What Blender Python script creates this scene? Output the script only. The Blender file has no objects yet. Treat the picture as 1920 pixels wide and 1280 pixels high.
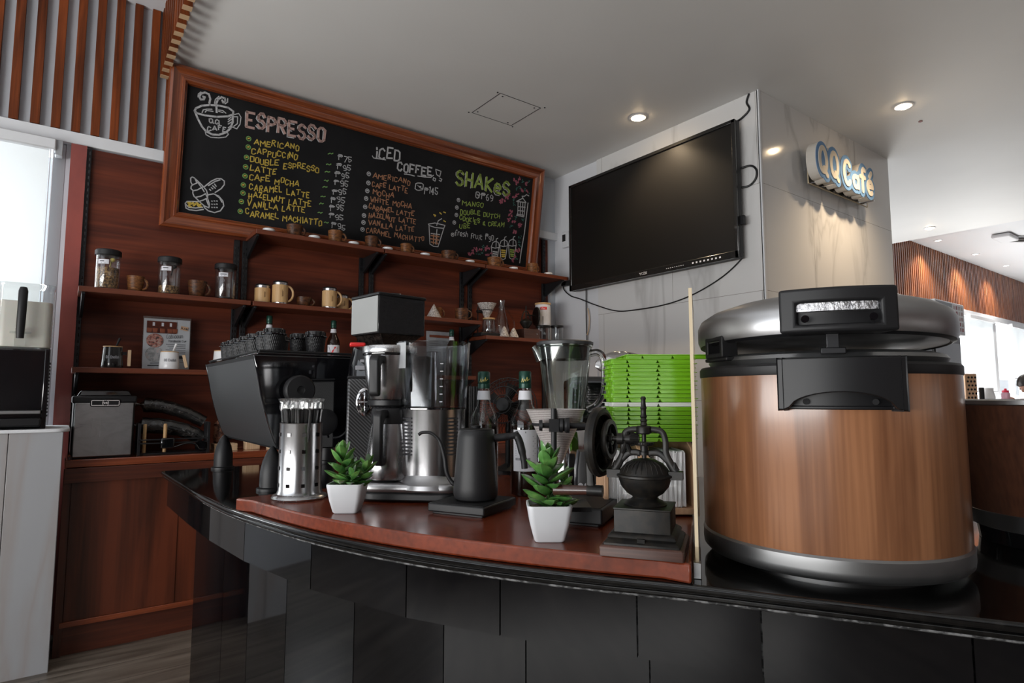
import bpy, bmesh, math, random
from math import sin, cos, pi, radians, atan2, sqrt, hypot
from mathutils import Vector, Matrix
random.seed(7)
S = bpy.context.scene
COL = S.collection

# ---------------------------------------------------------------- camera
YAW = radians(36.75)
cd = bpy.data.cameras.new('camera')
cd.sensor_width = 36.0; cd.lens = 1136 / 1920 * 36; cd.clip_start = 0.02; cd.clip_end = 200
cam = bpy.data.objects.new('camera', cd); COL.objects.link(cam)
cam.location = (0, 0, 1.1); cam.rotation_euler = (radians(95.1), 0, -YAW)
S.camera = cam
# ---------------------------------------------------------------- world, light, exposure
w = bpy.data.worlds.new('world'); S.world = w; w.use_nodes = True
w.node_tree.nodes['Background'].inputs[0].default_value = (0.82, 0.9, 1, 1)
w.node_tree.nodes['Background'].inputs[1].default_value = 1.2
S.view_settings.view_transform = 'Standard'; S.view_settings.look = 'None'
S.view_settings.gamma = 1; S.view_settings.use_curve_mapping = False
S.view_settings.exposure = 0.0
S.cycles.max_bounces = 10; S.cycles.transparent_max_bounces = 16
S.cycles.sample_clamp_indirect = 4.0

def area(name, loc, rot, sx, sy, power, col=(1, 1, 1)):
    l = bpy.data.lights.new(name, 'AREA'); l.shape = 'RECTANGLE'; l.size = sx; l.size_y = sy
    l.energy = power; l.color = col
    o = bpy.data.objects.new(name, l); COL.objects.link(o); o.location = loc; o.rotation_euler = rot
    return o
# daylight at the window openings; the upward ones are added to brighten the ceilings
area('daylight_left_windows', (-2.95, 0.2, 1.5), (0, radians(-90), 0), 1.7, 4.6, 21, (0.93, 0.97, 1))
area('added_uplight_left', (-2.9, 0.4, 0.9), (0, radians(-132), 0), 0.8, 4.2, 165, (1.0, 0.98, 0.95))  # added uplight just inside the left windows, brightens the ceiling
area('added_uplight_rear', (3.0, -4.8, 0.9), (radians(138), 0, 0), 6.0, 0.9, 14, (1.0, 0.96, 0.92))  # added uplight behind the camera; the rear wall has no window
area('daylight_back_window', (-0.95, 3.98, 1.55), (radians(-90), 0, 0), 1.8, 1.6, 85, (0.95, 0.98, 1))
area('added_uplight_dining', (10.6, 3.12, 0.85), (radians(-132), 0, 0), 8.0, 0.7, 230, (1.0, 0.99, 0.97))  # added uplight inside the far wall, brightens the ceiling on the dining side
area('daylight_dining_windows', (12.2, 3.62, 1.55), (radians(-90), 0, 0), 6.6, 1.5, 330, (0.97, 0.98, 1))

# ---------------------------------------------------------------- helpers
def mat(name, col=(0.5, 0.5, 0.5), rough=0.5, metal=0.0, **k):
    m = bpy.data.materials.new(name); m.use_nodes = True
    b = m.node_tree.nodes['Principled BSDF']
    b.inputs['Base Color'].default_value = (*col, 1); b.inputs['Roughness'].default_value = rough
    b.inputs['Metallic'].default_value = metal
    names = dict(coat='Coat Weight', coatr='Coat Roughness', trans='Transmission Weight', ior='IOR', alpha='Alpha',
                 spec='Specular IOR Level', es='Emission Strength', sheen='Sheen Weight', sss='Subsurface Weight', aniso='Anisotropic')
    for a, v in k.items():
        if a == 'ec': b.inputs['Emission Color'].default_value = (*v, 1)
        else: b.inputs[names[a]].default_value = v
    return m
def nd(m, t): return m.node_tree.nodes.new(t)
def lk(m, a, b): m.node_tree.links.new(a, b)
def bs(m): return m.node_tree.nodes['Principled BSDF']
def coords(m, scale, rot=(0, 0, 0), src='Object'):
    tc = nd(m, 'ShaderNodeTexCoord'); mp = nd(m, 'ShaderNodeMapping')
    mp.inputs['Scale'].default_value = scale; mp.inputs['Rotation'].default_value = rot
    lk(m, tc.outputs[src], mp.inputs[0]); return mp.outputs[0]
def ramp(m, fac, stops):
    r = nd(m, 'ShaderNodeValToRGB'); e = r.color_ramp.elements
    while len(e) < len(stops): e.new(0.5)
    for i, (p, c) in enumerate(stops): e[i].position = p; e[i].color = (*c, 1)
    lk(m, fac, r.inputs[0]); return r.outputs[0]
def bump(m, fac, st=0.2, d=0.002):
    b = nd(m, 'ShaderNodeBump'); b.inputs['Strength'].default_value = st; b.inputs['Distance'].default_value = d
    lk(m, fac, b.inputs['Height']); lk(m, b.outputs[0], bs(m).inputs['Normal'])
def noisy(m, stops, scale, detail=6, dist=0.0, src='Object', bst=0, bd=0.002, rgh=0.6):
    n = nd(m, 'ShaderNodeTexNoise'); n.inputs['Scale'].default_value = 1; n.inputs['Detail'].default_value = detail
    n.inputs['Distortion'].default_value = dist; n.inputs['Roughness'].default_value = rgh
    lk(m, coords(m, scale, src=src), n.inputs['Vector'])
    lk(m, ramp(m, n.outputs[0], stops), bs(m).inputs['Base Color'])
    if bst: bump(m, n.outputs[0], bst, bd)
    return m
def wood(name, dark, light, axis, rough=0.35, coat=0.0, size=1.0, src='Object', fig=0.5, **k):
    """long figure plus fine grain along one axis"""
    m = mat(name, light, rough, coat=coat, coatr=0.12, **k)
    sc = [9 * size] * 3; sc[axis] = 0.9 * size
    s2 = [110 * size] * 3; s2[axis] = 2.5 * size
    n = nd(m, 'ShaderNodeTexNoise'); n.inputs['Scale'].default_value = 1; n.inputs['Detail'].default_value = 4; n.inputs['Distortion'].default_value = 1.1
    lk(m, coords(m, sc, src=src), n.inputs['Vector'])
    g = nd(m, 'ShaderNodeTexNoise'); g.inputs['Scale'].default_value = 1; g.inputs['Detail'].default_value = 3
    lk(m, coords(m, s2, src=src), g.inputs['Vector'])
    mx = nd(m, 'ShaderNodeMix'); mx.inputs[0].default_value = 1 - fig
    lk(m, n.outputs[0], mx.inputs[2]); lk(m, g.outputs[0], mx.inputs[3])
    mid = tuple((a + b) / 2 for a, b in zip(dark, light))
    lk(m, ramp(m, mx.outputs[0], [(0.34, dark), (0.5, mid), (0.62, light)]), bs(m).inputs['Base Color'])
    bump(m, g.outputs[0], 0.06, 0.001)
    return m

class G:
    def __init__(s): s.v = []; s.f = []; s.sm = []
    def add(s, vs, fs, smooth=True):
        o = len(s.v); s.v += [tuple(p) for p in vs]; s.f += [tuple(i + o for i in f) for f in fs]; s.sm += [smooth] * len(fs); return s
    def box(s, c, d, rz=0, top=None, M=None):
        tx, ty = top or (1, 1); P = []
        for z, kx, ky in ((-.5, 1, 1), (.5, tx, ty)):
            for x, y in ((-.5, -.5), (.5, -.5), (.5, .5), (-.5, .5)):
                P.append(Vector((x * d[0] * kx, y * d[1] * ky, z * d[2])))
        R = M or Matrix.Rotation(rz, 3, 'Z')
        P = [R @ p + Vector(c) for p in P]
        return s.add(P, [(3, 2, 1, 0), (4, 5, 6, 7), (0, 1, 5, 4), (1, 2, 6, 5), (2, 3, 7, 6), (3, 0, 4, 7)], False)
    def lathe(s, prof, c=(0, 0, 0), n=40, M=None, sx=1, sy=1, sq=0):
        P = []
        for r, z in prof:
            for i in range(n):
                a = 2 * pi * i / n; q = 1
                if sq: q = 1 / (abs(cos(a)) ** sq + abs(sin(a)) ** sq) ** (1 / sq)
                p = Vector((r * q * cos(a) * sx, r * q * sin(a) * sy, z))
                if M: p = M @ p
                P.append(p + Vector(c))
        F = []
        for j in range(len(prof) - 1):
            for i in range(n):
                k = (i + 1) % n; F.append((j * n + i, j * n + k, (j + 1) * n + k, (j + 1) * n + i))
        if prof[0][0] > 1e-6: F.append(tuple(range(n - 1, -1, -1)))
        if prof[-1][0] > 1e-6: F.append(tuple(range((len(prof) - 1) * n, len(prof) * n)))
        return s.add(P, F)
    def cyl(s, a, b, r, r2=None, n=20):
        a = Vector(a); b = Vector(b); d = b - a; M = d.to_track_quat('Z', 'Y').to_matrix(); L = d.length
        return s.lathe([(r, 0), (r if r2 is None else r2, L)], a, n, M)
    def tube(s, pts, r, n=8, closed=False, flat=1.0):
        pts = [Vector(p) for p in pts]; N = len(pts); P = []
        rr = r if isinstance(r, (list, tuple)) else [r] * N; up = None
        for i, p in enumerate(pts):
            if closed: t = pts[(i + 1) % N] - pts[i - 1]
            else: t = pts[min(i + 1, N - 1)] - pts[max(i - 1, 0)]
            t.normalize()
            if up is None:
                up = Vector((0, 0, 1)) if abs(t.z) < 0.9 else Vector((1, 0, 0))
            u = (up - t * up.dot(t)).normalized(); up = u; q = t.cross(u)
            for k in range(n):
                a = 2 * pi * k / n; P.append(p + (u * cos(a) + q * sin(a) * flat) * rr[i])
        F = []
        for j in range(N if closed else N - 1):
            j2 = (j + 1) % N
            for k in range(n):
                k2 = (k + 1) % n; F.append((j * n + k, j * n + k2, j2 * n + k2, j2 * n + k))
        if not closed: F += [tuple(range(n - 1, -1, -1)), tuple(range((N - 1) * n, N * n))]
        return s.add(P, F)
    def prism(s, poly, z0, z1, M=None, c=(0, 0, 0), inset=0):
        n = len(poly); P = [Vector((x, y, z0)) for x, y in poly] + [Vector((x, y, z1)) for x, y in poly]
        if M: P = [M @ p for p in P]
        P = [p + Vector(c) for p in P]
        return s.add(P, [tuple(range(n - 1, -1, -1)), tuple(range(n, 2 * n))] + [(i, (i + 1) % n, n + (i + 1) % n, n + i) for i in range(n)], False)
    def grid(s, fn, nu, nv, smooth=True):
        P = [fn(i / nu, j / nv) for j in range(nv + 1) for i in range(nu + 1)]
        return s.add(P, [(j * (nu + 1) + i, j * (nu + 1) + i + 1, (j + 1) * (nu + 1) + i + 1, (j + 1) * (nu + 1) + i) for j in range(nv) for i in range(nu)], smooth)
    def line(s, pts, w, fn):
        """a flat stroke through 2D points laid on a surface by fn(u, v)"""
        for (x0, y0), (x1, y1) in zip(pts[:-1], pts[1:]):
            L = hypot(x1 - x0, y1 - y0)
            if L < 1e-7: continue
            dx, dy = (x1 - x0) / L * w / 2, (y1 - y0) / L * w / 2
            x0_, y0_, x1_, y1_ = x0 - dx * .7, y0 - dy * .7, x1 + dx * .7, y1 + dy * .7
            s.add([fn(x0_ + dy, y0_ - dx), fn(x1_ + dy, y1_ - dx), fn(x1_ - dy, y1_ + dx), fn(x0_ - dy, y0_ + dx)], [(0, 1, 2, 3)], False)
        return s
    def build(s, name, m, parent=None, bevel=0, seg=2, loc=None, rz=None, solid=0, sub=0, weld=False, angle=38):
        me = bpy.data.meshes.new(name); me.from_pydata([tuple(p) for p in s.v], [], s.f)
        for p, q in zip(me.polygons, s.sm): p.use_smooth = q or bevel > 0 or sub > 0
        if weld:
            b = bmesh.new(); b.from_mesh(me); bmesh.ops.remove_doubles(b, verts=b.verts, dist=1e-5); bmesh.ops.recalc_face_normals(b, faces=b.faces); b.to_mesh(me); b.free()
        me.set_sharp_from_angle(angle=radians(angle))
        me.materials.append(m); o = bpy.data.objects.new(name, me); COL.objects.link(o)
        if parent: o.parent = parent
        if loc: o.location = loc
        if rz is not None: o.rotation_euler = (0, 0, rz)
        if sub: d = o.modifiers.new('s', 'SUBSURF'); d.levels = sub; d.render_levels = sub
        if solid: d = o.modifiers.new('t', 'SOLIDIFY'); d.thickness = solid; d.offset = -1
        if bevel: d = o.modifiers.new('b', 'BEVEL'); d.width = bevel; d.segments = seg; d.limit_method = 'ANGLE'; d.angle_limit = radians(35); d.harden_normals = False
        return o
def tag(o, label=None, cat=None, group=None, kind=None):
    for k, v in (('label', label), ('category', cat), ('group', group), ('kind', kind)):
        if v: o[k] = v
    return o
def thing(name, loc, label, cat, group=None, rz=0, rot=None):
    o = bpy.data.objects.new(name, None); COL.objects.link(o); o.location = loc; o.rotation_euler = rot or (0, 0, rz)
    o.empty_display_size = 0.05
    return tag(o, label, cat, group)
def setting(o): o['kind'] = 'structure'; return o
def dup(src, loc, label, group=None, rz=None, scale=None):
    m = {}
    def cp(o, par):
        c = o.copy(); COL.objects.link(c); c.parent = par
        for ch in kids.get(o.name, ()): cp(ch, c)
        return c
    kids = {}
    for o in bpy.data.objects:
        if o.parent: kids.setdefault(o.parent.name, []).append(o)
    r = cp(src, None); r.location = loc; r['label'] = label
    if group: r['group'] = group
    if rz is not None: r.rotation_euler = (0, 0, rz)
    if scale: r.scale = scale
    return r
def arc(cx, cy, r, a0, a1, n): return [(cx + r * cos(a0 + (a1 - a0) * i / n), cy + r * sin(a0 + (a1 - a0) * i / n)) for i in range(n + 1)]
def rrect(w, h, r, n=4):
    P = []
    for cx, cy, a in ((w / 2 - r, h / 2 - r, 0), (-w / 2 + r, h / 2 - r, pi / 2), (-w / 2 + r, -h / 2 + r, pi), (w / 2 - r, -h / 2 + r, 3 * pi / 2)):
        P += arc(cx, cy, r, a, a + pi / 2, n)
    return P
def bez(p, n=16):
    P = [Vector(q) for q in p]; out = []
    for i in range(n + 1):
        t = i / n; Q = P[:]
        while len(Q) > 1: Q = [a.lerp(b, t) for a, b in zip(Q, Q[1:])]
        out.append(Q[0])
    return out
def spline(p, n=6):
    P = [Vector(q) for q in p]; P = [P[0] * 2 - P[1]] + P + [P[-1] * 2 - P[-2]]; out = []
    for i in range(1, len(P) - 2):
        for k in range(n):
            t = k / n; a, b, c, d = P[i - 1:i + 3]
            out.append(0.5 * ((2 * b) + (c - a) * t + (2 * a - 5 * b + 4 * c - d) * t * t + (3 * b - a - 3 * c + d) * t ** 3))
    return out + [P[-2]]
FONT = {'A': '002640 1232', 'B': '00062635342303 23323120100010', 'C': '352616050110203 1'.replace(' ', ''), 'D': '00062635312000', 'E': '36060030 0323', 'F': '360600 0323',
 'G': '35261605011020313323', 'H': '0006 3036 0333', 'I': '1016', 'J': '3631201001', 'K': '0006 3603 0330', 'L': '060030', 'M': '0006234640', 'N': '00063036', 'O': '10203135261605 0110'.replace(' ', ''),
 'P': '00062635342303', 'Q': '102031352616050110 2140', 'R': '00062635342303 1330', 'S': '352616050413233231201001', 'T': '0646 2620', 'U': '060110203136', 'V': '062046', 'W': '0610233046',
 'X': '0036 0630', 'Y': '0623 4623 2320', 'Z': '06360030', '0': '102031352616050110', '1': '051610', '2': '05162635340030', '3': '063613233231201001', '4': '20260232', '5': '360603233231201001',
 '6': '26040110203132231302', '7': '063610', '8': '130405162635342313020110203132 2333'.replace(' 2333', '23'), '9': '33130405162635333110', '&': '30041526241202011031', '~': '02132233', '₱': '10164655443414 0545 0444',
 '@': '3323143 2'.replace(' ', '') + ' 41201001051636454232', 'a': '34140301102031 3430', 'b': '06001020313424140 3'.replace(' ', ''), 'c': '3414030110 30'.replace(' ', ''), 'd': '36303414030110203 1'.replace(' ', ''),
 'e': '0232332414030110 30'.replace(' ', ''), 'f': '36261510 0323', 'g': '34140301103034 30', 'h': '0006 0314243330', 'i': '1014 1615', 'm': '0004 0314132320 23344340', 'n': '0004 0314243330', 'p': '0004143432 0232',
 'r': '0004 031424', 's': '341403123231 2000'.replace(' ', ''), 't': '16112030 0434', 'u': '04011020313430', 'l': '1610', 'o': '101403 0110203124'.replace(' ', ''), '.': '0010', '-': '0333', '/': '0036', ':': '1112 1415', 'y': '0412 3400'}
def text(g, s, u, v, u1, v1, h, w, fn, jit=0.0):
    """single-stroke lettering from (u,v) to (u1,v1)"""
    tot = 0; adv = []
    for ch in s:
        gl = FONT.get(ch); a = 3.4 if not gl else max(int(p[i]) for p in gl.split() for i in range(0, len(p), 2)) + 1.5
        if ch in 'Ii1': a = 2.6
        if ch == ' ': a = 3.6
        adv.append(a); tot += a
    tot -= 1.5; L = hypot(u1 - u, v1 - v); ex = ((u1 - u) / L, (v1 - v) / L); k = L / tot; x = 0; kh = h / 6
    for ch, a in zip(s, adv):
        dy = random.uniform(-jit, jit) * 4
        for p in FONT.get(ch, '').split():
            q = []
            for i in range(0, len(p) - 1, 2):
                px = (x + int(p[i])) * k + random.uniform(-jit, jit); py = int(p[i + 1]) * kh + random.uniform(-jit, jit) + dy
                q.append((u + ex[0] * px, v + ex[1] * px + py))
            g.line(q, w, fn)
        x += a
    return g

# chalk lettering and drawings in board metres: text, chalk, start, end, height, stroke
CT=[('ESPRESSO','title',0.393,0.627,0.834,0.64,0.079,0.014),('AMERICANO','yellow',0.44,0.537,0.689,0.564,0.03,0.0055),('CAPPUCCiNO','yellow',0.432,0.481,0.684,0.506,0.03,0.0055),('DOUBLE ESPRESSO','yellow',0.427,0.428,0.815,0.459,0.031,0.0055),('LATTE','yellow',0.43,0.381,0.57,0.393,0.03,0.0055),('CAFE MOCHA','yellow',0.431,0.333,0.705,0.353,0.03,0.0055),('CARAMEL LATTE','yellow',0.432,0.281,0.769,0.302,0.031,0.0055),('HAZELNUT LATTE','yellow',0.432,0.233,0.783,0.247,0.03,0.0055),('VANILLA LATTE','yellow',0.427,0.184,0.748,0.202,0.03,0.0055),('CARAMEL MACHiATTO','yellow',0.422,0.131,0.856,0.146,0.031,0.0055),('₱75','white',0.924,0.555,1.012,0.562,0.032,0.0045),('₱95','white',0.921,0.499,1.01,0.505,0.032,0.0045),('₱95','white',0.915,0.448,1.004,0.454,0.032,0.0045),('₱95','white',0.913,0.399,1.001,0.403,0.032,0.0045),('₱95','white',0.906,0.348,0.994,0.352,0.032,0.0045),('₱95','white',0.9,0.298,0.988,0.301,0.032,0.0045),('₱95','white',0.898,0.248,0.985,0.251,0.033,0.0045),('₱95','white',0.898,0.196,0.986,0.198,0.032,0.0045),('₱95','white',0.916,0.137,1.005,0.138,0.032,0.0045),('~','green',0.866,0.564,0.893,0.567,0.032,0.005),('~','green',0.858,0.504,0.884,0.507,0.032,0.005),('~','green',0.855,0.458,0.881,0.46,0.032,0.005),('~','green',0.852,0.406,0.878,0.408,0.031,0.005),('~','green',0.846,0.359,0.872,0.361,0.032,0.005),('~','green',0.84,0.312,0.866,0.314,0.032,0.005),('~','green',0.834,0.253,0.861,0.255,0.032,0.005),('~','green',0.829,0.2,0.855,0.202,0.032,0.005),('~','green',0.872,0.146,0.899,0.147,0.032,0.005),('iCED','white',1.163,0.624,1.333,0.652,0.066,0.0105),('COFFEE','white',1.327,0.588,1.576,0.597,0.052,0.0105),('AMERiCANO','orange',1.163,0.501,1.423,0.511,0.029,0.0055),('CAFE LATTE','orange',1.16,0.446,1.408,0.455,0.029,0.0055),('MOCHA','orange',1.171,0.397,1.316,0.401,0.029,0.0055),('WHITE MOCHA','orange',1.158,0.347,1.448,0.359,0.029,0.0055),('CARAMEL LATTE','orange',1.151,0.298,1.469,0.306,0.029,0.0055),('HAZELNUT LATTE','orange',1.155,0.248,1.485,0.255,0.028,0.0055),('VANILLA LATTE','orange',1.156,0.197,1.477,0.208,0.029,0.0055),('CARAMEL MACHIATTO','orange',1.145,0.147,1.559,0.152,0.029,0.0055),('@','white',1.464,0.491,1.52,0.495,0.049,0.006),('₱145','white',1.53,0.475,1.632,0.477,0.043,0.006),('SHAKeS','lime',1.775,0.591,2.229,0.59,0.095,0.016),('@₱69','white',1.942,0.527,2.09,0.532,0.044,0.006),('MANGO','lime',1.837,0.454,2.013,0.46,0.029,0.0055),('DOUBLE DUTCH','lime',1.825,0.395,2.165,0.409,0.03,0.0055),('COOKIES & CREAM','lime',1.825,0.343,2.21,0.353,0.029,0.0055),('UBE','lime',1.83,0.294,1.915,0.297,0.03,0.0055),('fresh fruit ₱90','white',1.797,0.229,2.125,0.241,0.037,0.0045),('QQ','white',0.204,0.595,0.257,0.6,0.022,0.006),('CAFE','white',0.199,0.556,0.289,0.57,0.022,0.006)]
CB=[('green',0.409,0.559,0.016),('green',0.41,0.512,0.016),('green',0.405,0.453,0.016),('green',0.404,0.399,0.016),('green',0.404,0.348,0.016),('green',0.399,0.296,0.016),('green',0.4,0.251,0.016),('green',0.395,0.202,0.016),('green',0.393,0.147,0.016),('white',1.132,0.518,0.016),('white',1.134,0.461,0.016),('white',1.131,0.41,0.016),('white',1.127,0.361,0.016),('white',1.125,0.307,0.016),('white',1.122,0.252,0.016),('white',1.122,0.208,0.016),('white',1.119,0.163,0.016),('white',1.803,0.481,0.016),('white',1.795,0.427,0.016),('white',1.796,0.375,0.016),('white',1.784,0.32,0.016),('white',1.779,0.234,0.016),('pink',2.266,0.725,0.01),('pink',2.271,0.724,0.01),('pink',2.263,0.717,0.01),('pink',2.286,0.714,0.01),('pink',2.304,0.712,0.01),('pink',2.298,0.71,0.01),('pink',2.288,0.711,0.01),('pink',2.291,0.695,0.01),('pink',2.319,0.733,0.01),('pink',2.317,0.745,0.01),('pink',2.305,0.733,0.01),('pink',2.383,0.709,0.01),('pink',2.385,0.726,0.01),('pink',2.379,0.712,0.01),('pink',2.375,0.722,0.01),('pink',2.339,0.663,0.01),('pink',2.353,0.649,0.01),('pink',2.342,0.659,0.01),('pink',2.352,0.655,0.01),('pink',2.404,0.657,0.01),('pink',2.393,0.664,0.01),('pink',2.396,0.664,0.01),('pink',2.298,0.614,0.01),('pink',2.315,0.623,0.01),('pink',2.296,0.607,0.01),('pink',2.302,0.61,0.01),('pink',2.272,0.591,0.01),('pink',2.285,0.596,0.01),('pink',2.27,0.593,0.01),('pink',2.276,0.593,0.01),('pink',2.225,0.591,0.01),('pink',2.224,0.594,0.01),('pink',2.238,0.607,0.01),('pink',2.216,0.6,0.01),('pink',2.223,0.575,0.01),('pink',2.208,0.579,0.01),('pink',2.207,0.576,0.01),('pink',2.177,0.553,0.01),('pink',2.199,0.552,0.01),('pink',2.195,0.551,0.01),('pink',2.176,0.561,0.01),('pink',2.174,0.536,0.01),('pink',2.16,0.53,0.01),('pink',2.165,0.534,0.01),('pink',2.156,0.545,0.01),('pink',2.264,0.487,0.01),('pink',2.264,0.47,0.01),('pink',2.261,0.489,0.01),('pink',2.253,0.485,0.01),('pink',2.273,0.484,0.01),('pink',2.252,0.456,0.01),('pink',2.271,0.453,0.01),('pink',2.25,0.457,0.01),('pink',2.246,0.454,0.01),('pink',2.257,0.432,0.01),('pink',2.241,0.422,0.01),('pink',2.248,0.413,0.01),('pink',2.286,0.409,0.01),('pink',2.302,0.414,0.01),('pink',2.308,0.413,0.01),('pink',2.288,0.412,0.01),('pink',2.348,0.4,0.01),('pink',2.354,0.392,0.01),('pink',2.369,0.402,0.01),('pink',2.347,0.404,0.01),('pink',2.353,0.406,0.01),('pink',2.348,0.379,0.01),('pink',2.344,0.396,0.01),('pink',2.366,0.388,0.01),('pink',2.323,0.343,0.01),('pink',2.321,0.337,0.01),('pink',2.319,0.335,0.01),('pink',2.309,0.347,0.01),('pink',2.304,0.33,0.01),('pink',1.936,0.117,0.01),('pink',1.922,0.12,0.01),('pink',1.933,0.122,0.01),('pink',1.933,0.124,0.01),('pink',1.929,0.121,0.01),('pink',1.946,0.13,0.01),('pink',1.961,0.149,0.01),('pink',1.963,0.131,0.01),('pink',1.954,0.149,0.01),('pink',1.988,0.169,0.01),('pink',1.991,0.158,0.01),('pink',1.968,0.165,0.01),('pink',1.983,0.159,0.01),('pink',1.986,0.152,0.01),('pink',2.01,0.163,0.01),('pink',2.027,0.166,0.01),('pink',2.026,0.163,0.01),('pink',2.065,0.169,0.01),('pink',2.067,0.174,0.01),('pink',2.066,0.182,0.01),('pink',2.061,0.178,0.01),('pink',2.094,0.183,0.01),('pink',2.083,0.186,0.01),('pink',2.071,0.195,0.01),('pink',2.084,0.135,0.01),('pink',2.091,0.133,0.01),('pink',2.073,0.136,0.01),('pink',2.089,0.135,0.01),('pink',2.098,0.135,0.01),('pink',2.117,0.154,0.01),('pink',2.11,0.147,0.01),('pink',2.344,0.205,0.01),('pink',2.329,0.199,0.01),('pink',2.348,0.21,0.01),('pink',2.326,0.195,0.01),('pink',2.369,0.207,0.01),('pink',2.357,0.198,0.01),('pink',2.365,0.216,0.01),('pink',2.368,0.214,0.01),('pink',2.336,0.156,0.01),('pink',2.339,0.157,0.01),('pink',2.332,0.155,0.01),('pink',2.331,0.17,0.01),('pink',2.317,0.132,0.01),('pink',2.32,0.12,0.01),('pink',2.322,0.139,0.01),('pink',2.313,0.126,0.01)]
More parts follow.
